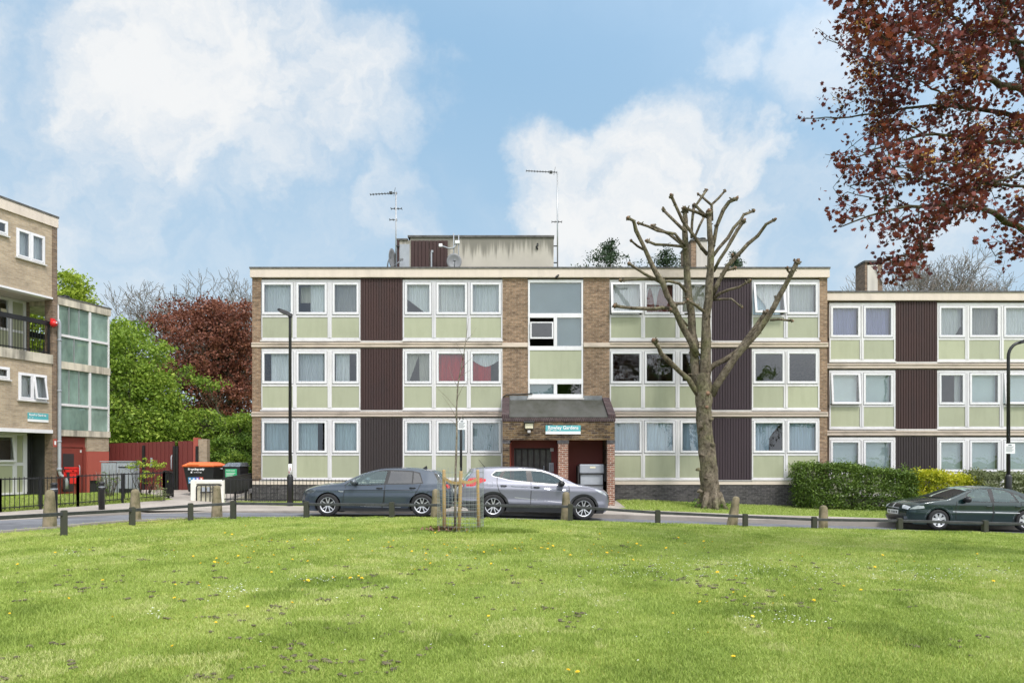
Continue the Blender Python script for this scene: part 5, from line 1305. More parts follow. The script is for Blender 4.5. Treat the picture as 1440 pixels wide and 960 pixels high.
def saloon():
    q = lambda pts: [((a-264)/340, (615-b)/330+.005) for a, b in pts]
    prof = [(.20, .20, .02), (.12, .26, .05), (.09, .38, .08), (.09, .52, .10), (.12, .62, .10), (.18, .69, .09), (.34, .775, .06), (.7, .86, .045), (1.05, .915, .045), (1.20, .94, .05),
            (1.45, 1.05, .08), (1.75, 1.20, .08), (2.02, 1.32, .06), (2.3, 1.385, .05), (2.65, 1.405, .05), (3.0, 1.385, .05), (3.3, 1.32, .05),
            (3.65, 1.17, .06), (4.0, 1.01, .06), (4.22, .97, .04), (4.42, .945, .03), (4.48, .88, .05), (4.50, .70, .08), (4.52, .5, .10), (4.50, .35, .09), (4.40, .22, .03)]
    plan = [(.07, .58), (.14, .74), (.26, .86), (.48, .94), (.8, .975), (1.3, 1.0), (3.3, 1.0), (3.8, .975), (4.2, .92), (4.4, .86), (4.52, .78)]
    def sect(x): return [(.2, .94), (.33, .975), (.52, 1.0), (.57, .982), (.75, .985), (.80, .985), (.86, .96), (.95, .93), (1.3, .755), (1.45, .66)]
    ax, bx, az = .93, 3.57, .31; ar = .35; arch = [(ax, az, ar), (bx, az, ar)]
    w1 = q([(842, 322), (900, 246), (962, 208), (1030, 200), (1110, 198), (1113, 324)])
    w2 = q([(1158, 198), (1230, 202), (1290, 211), (1340, 235), (1388, 324), (1156, 326)])
    w3 = [(3.24, 1.13), (3.38, 1.10), (3.55, 1.02), (3.66, .91), (3.36, .895)]
    w3 = q([(1366, 240), (1420, 260), (1490, 322), (1408, 326)])
    sur = q([(822, 328), (888, 244), (955, 200), (1030, 192), (1130, 189), (1290, 202), (1380, 232), (1440, 255), (1520, 330), (1130, 332)])
    hl = [(.10, .60), (.40, .635), (.52, .66), (.50, .73), (.30, .735), (.12, .69), (-.1, .69), (-.1, .60)]
    ind = [(-.1, .46), (-.05, .40), (.30, .41), (.22, .47)]
    tl = [(4.2, .76), (4.6, .76), (4.6, .90), (4.25, .90)]
    c = Car('parked_car', 'dark green saloon parked on the right in front of the yellow shrub', prof, .86, plan, sect, .16, arch,
            [('glass', w1), ('glass_#2', w2), ('glass_#3', w3), ('surround', sur), ('headlight', hl), ('tail_light', tl)], .93, 'paint_green', pk=.84, kr=.95)
    c.top([(1.22, 2.1, .94), (3.2, 4.1, .9)])
    for sg in (-1, 1): c.patch('headlight', 'lampglass', .60, .685, sg*.36, sg*.80, off=.01); c.patch('fog_lamp', 'lampdark', .30, .38, sg*.45, sg*.62, off=.008); c.patch('tail_light', 'tail', .76, .88, sg*.45, sg*.8, front=False, off=.01)
    c.patch('grille', 'black', .59, .69, -.28, .28); c.patch('grille_bar', 'alloy', .585, .60, -.27, .27, off=.014); c.patch('grille_bar', 'alloy', .60, .68, -.03, .03, off=.014); c.patch('lower_grille', 'black', .27, .38, -.42, .42)
    pl = c.patch('number_plate', 'plate', .43, .54, -.27, .27, off=.022)
    c.patch('number_plate', 'plate', .60, .70, -.26, .26, front=False, off=.012)
    for k in range(7):
        if k != 4: c.patch('plate_mark', 'black', .455, .515, -.23+k*.065, -.23+k*.065+.035, off=.026, parent=pl)
    c.line(q([(1132, 330), (1132, 400), (1130, 470), (1110, 545), (760, 545), (752, 470), (750, 400), (765, 330)])); c.line(q([(1138, 330), (1140, 470), (1130, 545), (1330, 545), (1380, 450), (1420, 390), (1428, 330)]))
    c.line(q([(720, 430), (790, 433), (1130, 434)]), .022, 'alu', 'side_moulding', .004); c.line(q([(1155, 435), (1410, 438)]), .022, 'alu', 'side_moulding', .004)
    c.line([(ax+.40*math.cos(t), az+.40*math.sin(t)) for t in np.linspace(.1, math.pi-.1, 14)], .010, 'lampdark', 'arch_lip', .002)
    c.line([(bx+.40*math.cos(t), az+.40*math.sin(t)) for t in np.linspace(.1, math.pi-.1, 14)], .010, 'lampdark', 'arch_lip', .002)
    c.handle((1090-264)/340, .74, 'paint_green'); c.handle((1392-264)/340, .74, 'paint_green')
    c.mirror((850-264)/340+.02, .90, 'black')
    c.wheels((ax, bx), .305, .76, 7, 'fat', .2); c.under(arch, 0, 4.5, .2, .4); c.seats([(1.75, .10), (2.6, .08)], .98)
    MB().bar((1.25, -.55, .975), (1.12, .15, .975), .02).build('wiper', 'black', c.root)
    Yn = 21.2; a = R(1.0)
    zf = CZ-(745-HZ)*Yn/F; zr = CZ-(746.8-HZ)*Yn/F
    x0 = (1320.5-CX)*Yn/F-ax
    c.place(x0, Yn+.86, a, zf, zr, 2.64, ax)
    return c
# ---------------------------------------------------------------- street things
def groundz(x, y):
    if y > lin(x, FAR) and x > -10.5: return Hf(x, y)
    return Hf(x, y)
def rail_fence():
    pts = [(-62, 11.9), (90, 14.2), (186, 16.5), (268, 17.9), (328, 18.4), (431, 18.62), (551, 18.62), (676, 18.62), (802, 18.62), (925, 18.62), (1048, 18.62), (1145, 18.62), (1265, 18.62), (1385, 18.66), (1505, 18.72)]
    P = [Vector(((px-CX)*Y/F, Y, 0)) for px, Y in pts]
    for p in P: p.z = Hlawn(p.x, p.y)
    root = thing('rail_fence', 'low black knee rail on short square posts along the far edge of the lawn', 'fence', (0, 0, 0))
    tops = []
    for i, p in enumerate(P):
        h = .50 if i < 5 else .46
        if 5 <= i <= 6: h = .44
        top = CZ-(({1: 717, 2: 712.5, 3: 707, 4: 703.5, 5: 704.5, 6: 705.5, 7: 706, 8: 708, 9: 716.5, 10: 722, 11: 726, 12: 728, 13: 731, 14: 734}.get(i, 740))-HZ)*p.y/F
        if i == 0: top = .80
        tops.append(top)
        m = MB(); w = .062
        m.box(-w, w, -w, w, -.15, top-p.z-.012); m.box(-w+.012, w-.012, -w+.012, w-.012, top-p.z-.012, top-p.z)
        o = m.build('post', 'postwood', root, bevel=.008); o.location = p; o.rotation_euler.z = random.uniform(-.1, .1)+(.6 if i < 4 else 0)
    for i in range(len(P)-1):
        a = Vector((P[i].x, P[i].y, tops[i]-.075)); b = Vector((P[i+1].x, P[i+1].y, tops[i+1]-.075))
        d = (b-a).normalized(); MB().bar(a+d*.055, b-d*.055, .055, .07).build('rail', 'raild', root, bevel=.008)
    return root
def bollards():
    lst = [(70, 755, 688, 15.0, 0, 'weathered concrete bollard nearest the camera at the left bend of the road'),
           (190, 741, 687, 17.2, 0, 'weathered concrete bollard on the bend, second from the left'),
           (305, 731, 682, 18.75, 0, 'weathered concrete bollard in front of the low white wall'),
           (613, 729, 687, 19.0, 0, 'concrete bollard half hidden behind the rear of the dark hatchback'),
           (796, 731.5, 691, 19.05, 0, 'concrete bollard in front of the front door of the silver crossover'),
           (1029, 739.5, 697, 19.15, .16, 'leaning concrete bollard in front of the pollarded tree'),
           (1157.5, 742, 710, 19.25, .02, 'short sunken concrete bollard in front of the hedge')]
    for px, pb, pt, Y, tilt, lab in lst:
        b = PX(px, pb, Y); h = (pb-pt)*Y/F
        r = .15 if h > .65 else .125
        prof = [(r, -.2), (r*.98, 0), (r*.80, h*.5), (r*.66, h*.82), (r*.64, h*.90), (r*.55, h*.955), (r*.36, h*.988), (.01, h)]
        if h < .7: prof = [(.12, -.3), (.12, 0), (.115, h*.75), (.10, h*.9), (.06, h*.985), (.01, h)]
        m = MB().lathe(prof, 14)
        m.v = [(x*(1+.04*noise.noise(Vector((x*9, y*9, z*6+px)))), y*(1+.04*noise.noise(Vector((x*9+5, y*9, z*6+px)))), z) for x, y, z in m.v]
        o = m.build('bollard', 'concrete'); o.location = b; o.rotation_euler.y = tilt
        tag(o, lab, 'bollard', 'concrete bollards along the road edge')
    for px, pb, pt, lab in ((143, 717, 677, 'black cylindrical metal bollard on the left pavement by the railing'), (76, 723, 678, 'black metal bollard on the pavement behind the nearest concrete bollard')):
        Y = 21.0 if px == 143 else 18.6
        b = PX(px, pb, Y); b.z = Hf(b.x, b.y); h = CZ-(pt-HZ)*Y/F-b.z; r = .083
        o = thing('metal_bollard', lab, 'bollard', b, group='black metal bollards')
        MB().lathe([(r, -.1), (r, h*.70), (r*1.15, h*.72), (r*1.15, h*.78), (r*.95, h*.80), (r*.95, h*.92), (r*1.1, h*.94), (r*.9, h*.985), (.01, h)], 14).build('body', 'black', o)
        MB().lathe([(r*1.01+.002, h*.80), (r*1.01+.002, h*.83)], 14).build('band', 'galv', o)
def railing(root, a, b, za, zb, h0, h1, sp=.115, post=2.0, hoop=False, bar=.014, mat_='black', postw=.05, ph=.03):
    "vertical bar railing from a to b (xy)"
    a = Vector(a); b = Vector(b); Ln = (b-a).length; d = (b-a)/Ln; n = int(Ln/sp)
    top = MB().bar((a.x, a.y, za+h0), (b.x, b.y, zb+h1), .03, .035).bar((a.x, a.y, za+.12), (b.x, b.y, zb+.12), .03, .03)
    top.build('rail', mat_, root)
    bars = MB()
    for i in range(1, n):
        t = i/n; p = a+(b-a)*t; z = za+(zb-za)*t; h = h0+(h1-h0)*t
        bars.bar((p.x, p.y, z+.06), (p.x, p.y, z+h+.05), bar)
    bars.build('bars', mat_, root)
    k = max(1, round(Ln/post))
    for i in range(k+1):
        t = i/k; p = a+(b-a)*t; z = za+(zb-za)*t; h = h0+(h1-h0)*t
        MB().bar((p.x, p.y, z-.15), (p.x, p.y, z+h+ph), postw).build('post', mat_, root)
def railings():
    r = thing('railing', 'black vertical bar railing round the grass of the left block', 'fence', (0, 0, 0))
    for (a, b) in (((-18.0, 14.4), (-14.4, 20.0)), ((-14.4, 20.0), (-13.25, 21.7)), ((-13.25, 21.7), (-11.75, 24.0)), ((-11.75, 24.0), (-12.5, 26.2))):
        za, zb = Hf(*a), Hf(*b); railing(r, a, b, za, zb, .93, .90, post=1.35, postw=.06)
    r = thing('railing', 'black vertical bar railing in front of the grass strip under the ground floor windows', 'fence', (0, 0, 0))
    a, b = (-10.0, 24.62), (-.45, 24.55); railing(r, a, b, Hf(*a), Hf(*b), .80, .80, sp=.125, post=2.4, postw=.045)
    r = thing('ramp_railing', 'black mesh railing rising beside the corner of the flats behind the low white wall', 'fence', (0, 0, 0))
    a, b = Vector((-9.98, 24.65)), Vector((-9.78, 27.2)); za, zb = .25, .38
    p = PX(315, 672, 24.65).z; p2 = PX(357, 664.5, 27.0).z
    q = MB(); q.bar((a.x, a.y, p), (b.x, b.y, p2), .05); q.build('handrail', 'black', r)
    a2 = Vector((-9.95, 24.68)); 
    q = MB(); q.add([(a.x, a.y, p-.55), (b.x, b.y, p2-.55), (b.x, b.y, p2-.03), (a.x, a.y, p-.03), (a.x+.03, a.y, p-.55), (b.x+.03, b.y, p2-.55), (b.x+.03, b.y, p2-.03), (a.x+.03, a.y, p-.03)], [(0, 1, 2, 3), (7, 6, 5, 4), (0, 4, 5, 1), (2, 6, 7, 3)])
    q.build('mesh_panel', 'blackmatt', r)
    for t in (0, .33, .66, 1): v = a.lerp(b, t); MB().bar((v.x, v.y, .1), (v.x, v.y, p+(p2-p)*t+.02), .05).build('post', 'black', r)
    q = MB().add([(-10.8, 24.75, .22), (-9.98, 24.75, .22), (-9.80, 28.2, .62), (-10.8, 28.2, .62), (-10.8, 24.75, 0), (-9.98, 24.75, 0), (-9.80, 28.2, 0), (-10.8, 28.2, 0)], [(0, 1, 2, 3), (1, 5, 6, 2), (0, 4, 7, 3), (0, 1, 5, 4), (3, 2, 6, 7)])
    tag(q.build('ramp', 'drive'), kind='structure')
    # low white wall with gate
    w = thing('low_wall', 'low white painted wall end with a black gate leaf fixed to its face', 'wall', (0, 24.6, 0))
    k = .0246; X = lambda px: (px-CX)*k; Z = lambda py: CZ-(py-HZ)*k
    q = MB().box(X(269), X(315.5), 0, .10, .1, Z(674.3)).box(X(269), X(277), -.06, -.001, .1, Z(675.2)).box(X(311), X(315.5), -.06, -.001, .1, Z(675.5)).box(X(277), X(311), -.06, -.001, Z(679.5), Z(675.2)); q.build('wall', 'whitewall', w, bevel=.01)
    MB().box(X(277.2), X(310.8), -.012, -.002, .1, Z(679.7)).build('panel', 'creampanel', w)
    q = MB(); f = -.09
    q.tube([(X(278), f, .05), (X(278), f, Z(684)), (X(279.2), f, Z(682.3)), (X(281), f, Z(681.8)), (X(313), f, Z(681.5))], .022, 8)
    q.bar((X(283), f, Z(692)), (X(303), f, Z(691.5)), .03)
    for px in (284.5, 291, 297, 301, 307.5): q.bar((X(px), f, .2), (X(px), f, Z(681.8)), .026)
    q.build('gate', 'black', w)
    MB().box(X(285.6), X(289.8), f-.01, f+.01, Z(690.5), Z(684.5)).box(X(293), X(296.8), f-.01, f+.01, Z(690.5), Z(684.3)).build('notice', 'galv', w)
def red_gates():
    Y = 30.0; k = Y/F; X = lambda px: (px-CX)*k; Z = lambda py: CZ-(py-HZ)*k
    r = thing('metal_gates', 'tall dark red sheet metal gates closing the yard under the green trees', 'gate', (0, Y, 0))
    b = .30
    def leaf(p0, p1, t0, t1, name='gate_leaf'):
        q = MB(); n = max(2, int((X(p1)-X(p0))/.16)); 
        for i in range(n):
            a = X(p0)+(X(p1)-X(p0))*i/n; c = X(p0)+(X(p1)-X(p0))*(i+1)/n; tt = Z(t0+(t1-t0)*i/n)
            q.box(a, c-.035, 0, .04, b+.05, tt); q.box(c-.035, c, .02, .05, b+.05, tt-.01)
        q.box(X(p0), X(p1), .051, .09, b+.3, b+.38).box(X(p0), X(p1), .051, .09, b+1.6, b+1.68)
        return q.build(name, 'gate', r)
    leaf(152, 203, 623, 621.5, 'fence_panel'); l1 = leaf(204, 244, 621.5, 620); l2 = leaf(250.5, 271.5, 620, 619.5)
    for px, t in ((153, 628), (203, 626), (246, 627), (250, 627), (277.8, 627)): MB().bar((X(px), -.05, .1), (X(px), -.05, Z(t)), .09).build('gate_post', 'black', r)
    MB().box(X(244.6), X(245.4), -.02, .05, b+.05, Z(620)).build('gate_post', 'gate', r)
    MB().box(X(272), X(278.5), -.02, .3, .1, Z(615)).build('pillar', 'redpaint2', r)
    MB().box(X(278.7), X(291), .0, .3, .1, Z(617)).build('brick_pillar', 'brick_pale', r)
    MB().tube([(X(242.5), -.05, b+1.0), (X(242.5), -.1, b+1.05), (X(242.5), -.1, b+1.55), (X(242.5), -.05, b+1.6)], .025, 6).build('handle', 'galv', r)
    MB().box(X(212), X(214.5), -.03, -.001, b+1.1, b+1.5).build('lock_plate', 'galv', r)
def bins():
    # large wheeled bin with orange lid
    Y = 27.6; k = Y/F; w = (312-264)*k/2*.93
    b = PX(289, 688, Y); b.z = Hf(b.x, b.y)+.02
    r = thing('wheeled_bin', 'large black four wheeled bin with bright orange lid in front of the red gates', 'bin', b, rz=-.12)
    w = .62; d = .5
    q = MB(); vs = [(-w*.80, -d*.72, .14), (w*.80, -d*.72, .14), (w*.80, d*.72, .14), (-w*.80, d*.72, .14), (-w, -d, 1.10), (w, -d, 1.10), (w, d, 1.10), (-w, d, 1.10)]
    q.add(vs, [(0, 3, 2, 1), (0, 1, 5, 4), (1, 2, 6, 5), (2, 3, 7, 6), (3, 0, 4, 7)]); q.build('body', 'blackplastic', r, bevel=.02)
    q = MB().box(-w-.03, w+.03, -d-.03, d+.03, 1.10, 1.145); q.build('rim', 'orange', r, bevel=.01)
    q = MB(); vs = [(-w-.04, -d-.04, 1.146), (w+.04, -d-.04, 1.146), (w+.04, d+.04, 1.146), (-w-.04, d+.04, 1.146), (-w*.8, -d*.55, 1.275), (w*.62, -d*.55, 1.275), (w*.62, d*.6, 1.275), (-w*.8, d*.6, 1.275)]
    q.add(vs, [(0, 1, 5, 4), (1, 2, 6, 5), (2, 3, 7, 6), (3, 0, 4, 7), (4, 5, 6, 7)]); q.box(-w*.7, w*.1, -d-.05, -d-.03, 1.15, 1.19); q.build('lid', 'orange', r, bevel=.01)
    lean = math.atan2(d-d*.72, .96)
    text(r, 'Recycling only', .115, (-.42, -.50, 1.01), (R(90)-lean, 0, 0), 'signwhite', bold=.003); text(r, 'no black bags', .06, (-.20, -.478, .89), (R(90)-lean, 0, 0), 'signwhite')
    MB().box(-.32, -.26, -.485, -.478, .86, .92).build('symbol', 'signwhite', r)
    for i, (c, nm) in enumerate((((.10, .35, .62), 'teal'), ((.08, .28, .66), 'blue'), ((.20, .16, .55), 'violet'), ((.75, .14, .08), 'red'))):
        M['sq'+nm] = mat('label_'+nm, c, .5, var=.15)
        z0, z1 = .46, .70; yf = lambda z: -d*.72-(d-d*.72)*(z-.14)/.96-.006
        x0 = -.45+i*.155
        s = MB().add([(x0, yf(z0), z0), (x0+.145, yf(z0), z0), (x0+.145, yf(z1), z1), (x0, yf(z1), z1)], [(0, 1, 2, 3)]).build('label', 'sq'+nm, r)
        MB().add([(x0+.04, yf(.62)-.004, .60), (x0+.105, yf(.62)-.004, .60), (x0+.105, yf(.67)-.004, .67), (x0+.04, yf(.67)-.004, .67)], [(0, 1, 2, 3)]).add([(x0+.03, yf(.5)-.004, .49), (x0+.115, yf(.5)-.004, .49), (x0+.115, yf(.53)-.004, .53), (x0+.03, yf(.53)-.004, .53)], [(0, 1, 2, 3)]).build('mark', 'signwhite', s)
    for sx in (-1, 1):
        MB().lathe([(.03, -.05), (.03, .05)], 8, (sx*(w+.03), 0, 1.02), axis='x').build('lift_pin', 'galv', r)
        for sy in (-1, 1): MB().lathe([(.08, -.025), (.09, 0), (.08, .025)], 12, (sx*w*.65, sy*d*.55, .09), axis='x').build('wheel', 'black', r)
    # food waste housing
    Y = 27.0; b = PX(332, 688, Y); b.z = Hf(b.x, b.y)+.08
    r = thing('bin_housing', 'dark grey bin housing with green label beside the orange lidded bin', 'bin', b, rz=-.15)
    top = PX(0, 650, Y).z-b.z
    MB().box(-.33, .33, -.33, .33, 0, top-.16).build('body', 'blackplastic', r, bevel=.02)
    q = MB().add([(-.36, -.36, top-.155), (.36, -.36, top-.155), (.36, .36, top-.155), (-.36, .36, top-.155), (-.22, -.2, top), (.30, -.2, top), (.30, .3, top), (-.22, .3, top)], [(0, 3, 2, 1), (0, 1, 5, 4), (1, 2, 6, 5), (2, 3, 7, 6), (3, 0, 4, 7), (4, 5, 6, 7)])
    q.build('lid', 'lampdark', r, bevel=.01)
    MB().box(-.24, .22, -.34, -.331, top-.55, top-.24).build('label', 'signgreen', r)
    text(r, 'Food waste', .075, (-.21, -.345, top-.30), (R(90), 0, 0), 'signwhite'); 
    q = MB()
    for i in range(3): q.box(-.21, .16-.05*i, -.346, -.341, top-.40-i*.05, top-.385-i*.05)
    q.build('small_print', 'signwhite', r)
def cabinets():
    Y = 26.2; k = Y/F; X = lambda px: (px-CX)*k; Z = lambda py: CZ-(py-HZ)*k
    r = thing('metal_cabinet', 'wide galvanised metal cabinet behind the left railing in front of the red gates', 'cabinet', (0, Y, 0))
    q = MB().box(X(142), X(163), 0, .5, .25, Z(650)).box(X(163.5), X(186), 0, .5, .25, Z(649)); q.build('body', 'galv', r, bevel=.015)
    q = MB()
    for i in range(9): x = X(143.5+i*4.8); q.box(x, x+.02, -.014, -.001, .35, Z(653))
    q.build('ribs', 'alu', r); MB().box(X(142)-.03, X(186)+.03, -.03, .53, Z(649)+.001, Z(648)+.004).build('lid', 'galv', r)
    Y2 = 25.6; k2 = Y2/F
    r = thing('metal_cabinet', 'narrow grey metal cabinet with black feet standing next to the straggly shrub', 'cabinet', ((176.5-CX)*k2, Y2, .0))
    h = CZ-(657-HZ)*k2; z0 = CZ-(687-HZ)*k2
    MB().box(-.25, .25, 0, .35, z0, h).build('body', 'galv', r, bevel=.015)
    q = MB()
    for i in range(5): q.box(-.22+i*.1, -.2+i*.1, -.014, -.001, z0+.04, h-.05)
    q.build('ribs', 'alu', r); MB().box(-.25, .25, .02, .33, .2, z0-.001).build('plinth', 'black', r)
    MB().box(-.27, .27, -.02, .37, h+.001, h+.03).build('lid', 'black', r)
    # red hose box
    Y = 26.0; b = PX(101, 697, Y)
    r = thing('hydrant_box', 'bright red hydrant box on a post in the grass by the left block', 'box', b)
    z = lambda py: (697-py)*Y/F
    MB().box(-.09, .15, 0, .22, z(680), z(657)).build('cabinet', 'brightred', r, bevel=.02)
    MB().box(-.26, .20, -.03, .05, z(663.5), z(660)).box(-.28, -.22, -.03, .05, z(672), z(660)).box(-.26, .22, -.03, .03, z(658.5), z(656.5)).build('bracket', 'brightred', r)
    MB().bar((.04, .1, -.2), (.04, .1, z(680)), .07).build('post', 'redpaint', r)
    MB().lathe([(.03, -.03), (.03, -.001)], 8, (.06, 0, z(662)), axis='y').build('lock', 'signwhite', r)
def lamp_post(px, Y, base_py, top_py, head, label, doors=True, sticker=None, sign=None):
    b = PX(px, base_py, Y); b.z = Hf(b.x, b.y)
    r = thing('street_lamp', label, 'street lamp', b, group='black street lamps')
    h = CZ-(top_py-HZ)*Y/F-b.z; H2 = CZ-(668-HZ)*Y/F-b.z
    MB().lathe([(.105, -.2), (.105, H2-.06), (.085, H2), (.062, H2+.03)], 14).build('base', 'black', r)
    s = 1 if head > 0 else -1
    if abs(head) < 1:   # short post-top arm
        pts = [(0, 0, H2), (0, 0, h-.35), (-.0, 0, h-.22), (s*.06, 0, h-.12), (s*.14, 0, h-.06)]; rr = [.06, .05, .05, .05, .045]; tip = Vector((s*.12, 0, h-.02)); L_ = .36
    else:
        pts = [(0, 0, H2), (0, 0, h-.6)]+[(s*(.45-.45*math.cos(a)), 0, h-.6+.48*math.sin(a)) for a in np.linspace(.2, 1.35, 6)]; rr = [.06, .05]+[.05]*6; tip = Vector((s*.50, 0, h-.06)); L_ = .5
    MB().tube(pts, rr, 12).build('pole', 'black', r)
    q = MB(); a = tip; up = .10 if abs(head) < 1 else .16
    def sec(x, w, zc, t): return [(x, -w, zc-t), (x, w, zc-t), (x, w*.8, zc+t), (x, -w*.8, zc+t)]
    if abs(head) < 1: S_ = [sec(s*-.06, .09, h-.16, .06), sec(s*.06, .16, h-.10, .075), sec(s*.30, .18, h-.01, .065), sec(s*.40, .13, h+.03, .04)]
    else: S_ = [sec(s*.36, .06, h-.14, .05), sec(s*.5, .12, h-.09, .06), sec(s*.95, .16, h+.04, .05), sec(s*1.1, .1, h+.08, .03)]
    vs = [v for c in S_ for v in c]; n = len(S_)
    fs = [(4*i+k, 4*i+(k+1) % 4, 4*i+4+(k+1) % 4, 4*i+4+k) for i in range(n-1) for k in range(4)]+[(3, 2, 1, 0), (4*n-4, 4*n-3, 4*n-2, 4*n-1)]
    q.add(vs, fs); hd = q.build('lamp_head', 'black', r, bevel=.01)
    x0, x1 = (s*.16, s*.34) if abs(head) < 1 else (s*.55, s*.95); z0, z1 = (h-.105, h-.062) if abs(head) < 1 else (h-.145, h-.03)
    MB().add([(x0, -.1, z0), (x1, -.12, z1), (x1, .12, z1), (x0, .1, z0)], [(0, 1, 2, 3)]).build('lens', 'lamp_lens', hd)
    if sticker:
        z0, z1 = [CZ-(v-HZ)*Y/F-b.z for v in sticker]
        MB().lathe([(.064, z1), (.064, z0)], 14).build('sticker', 'signwhite', r); MB().box(-.03, .0, -.07, -.055, z1+.05, z1+.12).box(.01, .035, -.07, -.055, z1+.15, z1+.25).build('sticker_mark', 'redpaint2', r)
    if sign:
        z0, z1, w = sign; z0, z1 = [CZ-(v-HZ)*Y/F-b.z for v in (z0, z1)]
        parking_plate(r, w, z0, z1, -.075)
    return r
def parking_plate(r, w, z0, z1, y, x=0, nm='plate'):
    o = MB().box(x-w, x+w, y-.008, y, z1, z0).build(nm, 'signwhite', r, bevel=.002)
    q = MB(); h = z0-z1
    q.box(x-w*.35, x+w*.3, y-.0105, y-.0085, z0-h*.2, z0-h*.08)
    for i in range(6): q.box(x-w*.8, x+w*(.75-.2*(i % 3)), y-.0105, y-.0085, z0-h*(.32+.1*i), z0-h*(.28+.1*i))
    q.build('small_print', 'lampdark', o)
def posts():
    lamp_post(408, 24.45, 711, 437, -.5, 'black street lamp with small flat head beside the front of the dark hatchback', sticker=(652, 667))
    lamp_post(1418, 23.6, 716, 476, 1.5, 'black street lamp with curved arm and parking notice behind the green saloon', sign=(623.5, 637.5, .165))
    Y = 23.3; b = PX(650, 700, Y); b.z = Hf(b.x, b.y)
    r = thing('sign_post', 'black post with white parking notice behind the tree stakes between the two cars', 'sign', b)
    h = CZ-(592-HZ)*Y/F-b.z
    MB().lathe([(.042, -.2), (.042, h+.0), (.03, h+.02)], 12, (-.04, 0, 0)).build('post', 'black', r)
    z0 = CZ-(590.5-HZ)*Y/F-b.z; z1 = CZ-(604-HZ)*Y/F-b.z
    parking_plate(r, .14, z0, z1, -.05, .0)
    q = MB(); c = h+.07
    q.tube([(-.03+.06*math.cos(a), 0, c+.05*math.sin(a)) for a in np.linspace(-1.6, 3.6, 12)], .014, 6); q.build('hook', 'black', r)
def sapling():
    # guard of three stakes with wire mesh, and the young tree in it
    cx, cy = -1.12, 15.45
    cz = Hlawn(cx, cy)
    g = thing('tree_guard', 'three rough timber stakes with wire mesh round the young tree on the lawn', 'tree guard', (cx, cy, cz))
    k = .0155
    st = [((624.5-647)*k*.985, -.18, 660, 742), ((645.5-647)*k, -.42+.0, 662, 746), ((674-647)*k*.985, -.15, 660, 741)]
    for i, (x, y, tp, bp) in enumerate(st):
        Yy = cy+y; xw = {0: 625, 1: 645.5, 2: 673.5}[i]; xx = (xw-CX)*Yy/F-cx
        z1 = CZ-(tp-HZ)*Yy/F-cz; z0 = Hlawn(xx+cx, Yy)-cz-.1
        xt = xx+{0: -.01, 1: .04, 2: -.03}[i]
        MB().tube([(xx, y, z0), ((xx+xt)/2, y, z1*.5), (xt, y, z1-.02), (xt, y, z1)], [.039, .038, .036, .03], 9, jitter=.08, seed=i).build('stake', 'stake', g)
        st[i] = (xt, y, z1)
    zt = st[1][2]-.27
    sag = lambda a, b, n: [Vector(a).lerp(Vector(b), t)-Vector((0, 0, .05*math.sin(math.pi*t))) for t in np.linspace(0, 1, n)]
    q = MB(); p = sag((st[0][0], st[0][1]-.05, st[0][2]-.17), (st[1][0], st[1][1]-.05, zt+.02), 7)
    q2 = sag((st[1][0], st[1][1]-.05, zt+.06), (st[2][0], st[2][1]-.05, st[2][2]-.20), 7)
    for ps in (p, q2):
        for a, b in zip(ps, ps[1:]): q.bar(a, b, .012, .062)
    q.build('tie', 'stake', g)
    w = MB(); Rr = .50; H0, H1 = -.02, PX(0, 657, cy).z-cz; n = 34
    ring = [(Rr*math.cos(2*math.pi*i/n), Rr*math.sin(2*math.pi*i/n)) for i in range(n+1)]
    z = H0+.05
    while z < H1:
        for a, b in zip(ring, ring[1:]): w.bar((a[0], a[1], z), (b[0], b[1], z), .0052)
        z += .078 if z < H1*.62 else .12
    for a in ring[:-1]: w.bar((a[0], a[1], H0), (a[0], a[1], H1), .0048)
    w.build('wire_mesh', 'wire', g)
    t = thing('young_tree', 'thin bare young tree tied between timber stakes on the lawn', 'tree', (cx, cy, cz))
    tk = [(640, 744, 0), (640.5, 700, .02), (641, 655, .0), (642.5, 610, .0), (642, 575, .05), (644, 540, .08), (652, 500, .1), (656, 470, .1), (659, 448, .1)]
    PP = lambda px, py, dy: PX(px, py, cy+dy)-Vector((cx, cy, cz))
    MB().tube([PP(*v) for v in tk], [.030, .028, .025, .021, .018, .014, .010, .006, .003], 8, jitter=.1).build('trunk', 'barkgrey', t)
    bs = [[(642, 600, 0), (637, 592, .1), (629, 588, .15)], [(642.5, 588, 0), (632, 570, -.1), (622, 556, -.15)], [(642, 575, .05), (630, 560, .2), (617, 548, .3), (612, 540, .3)], [(643, 560, 0), (650, 545, .1), (660, 532, .2)],
          [(644, 545, 0), (636, 530, .1), (631, 515, .15)], [(648, 520, 0), (656, 510, -.1), (668, 498, -.2)], [(652, 505, 0), (646, 490, 0), (640, 480, .1)], [(655, 480, 0), (664, 470, 0), (670, 460, .1)], [(642.5, 595, 0), (650, 585, .1), (655, 579, .1)], [(646, 530, 0), (655, 524, .1), (662, 520, .1)]]
    for b in bs: MB().tube([PP(*v) for v in b], [.006, .004, .002][:len(b)] if len(b) == 3 else [.006, .005, .003, .002], 5).build('branch', 'barkgrey', t)
    tag(MB().add(*mulch(cx, cy, cz)).build('bark_mulch', 'mulch'), 'reddish bark chips heaped at the foot of the stakes', 'mulch', kind='stuff')
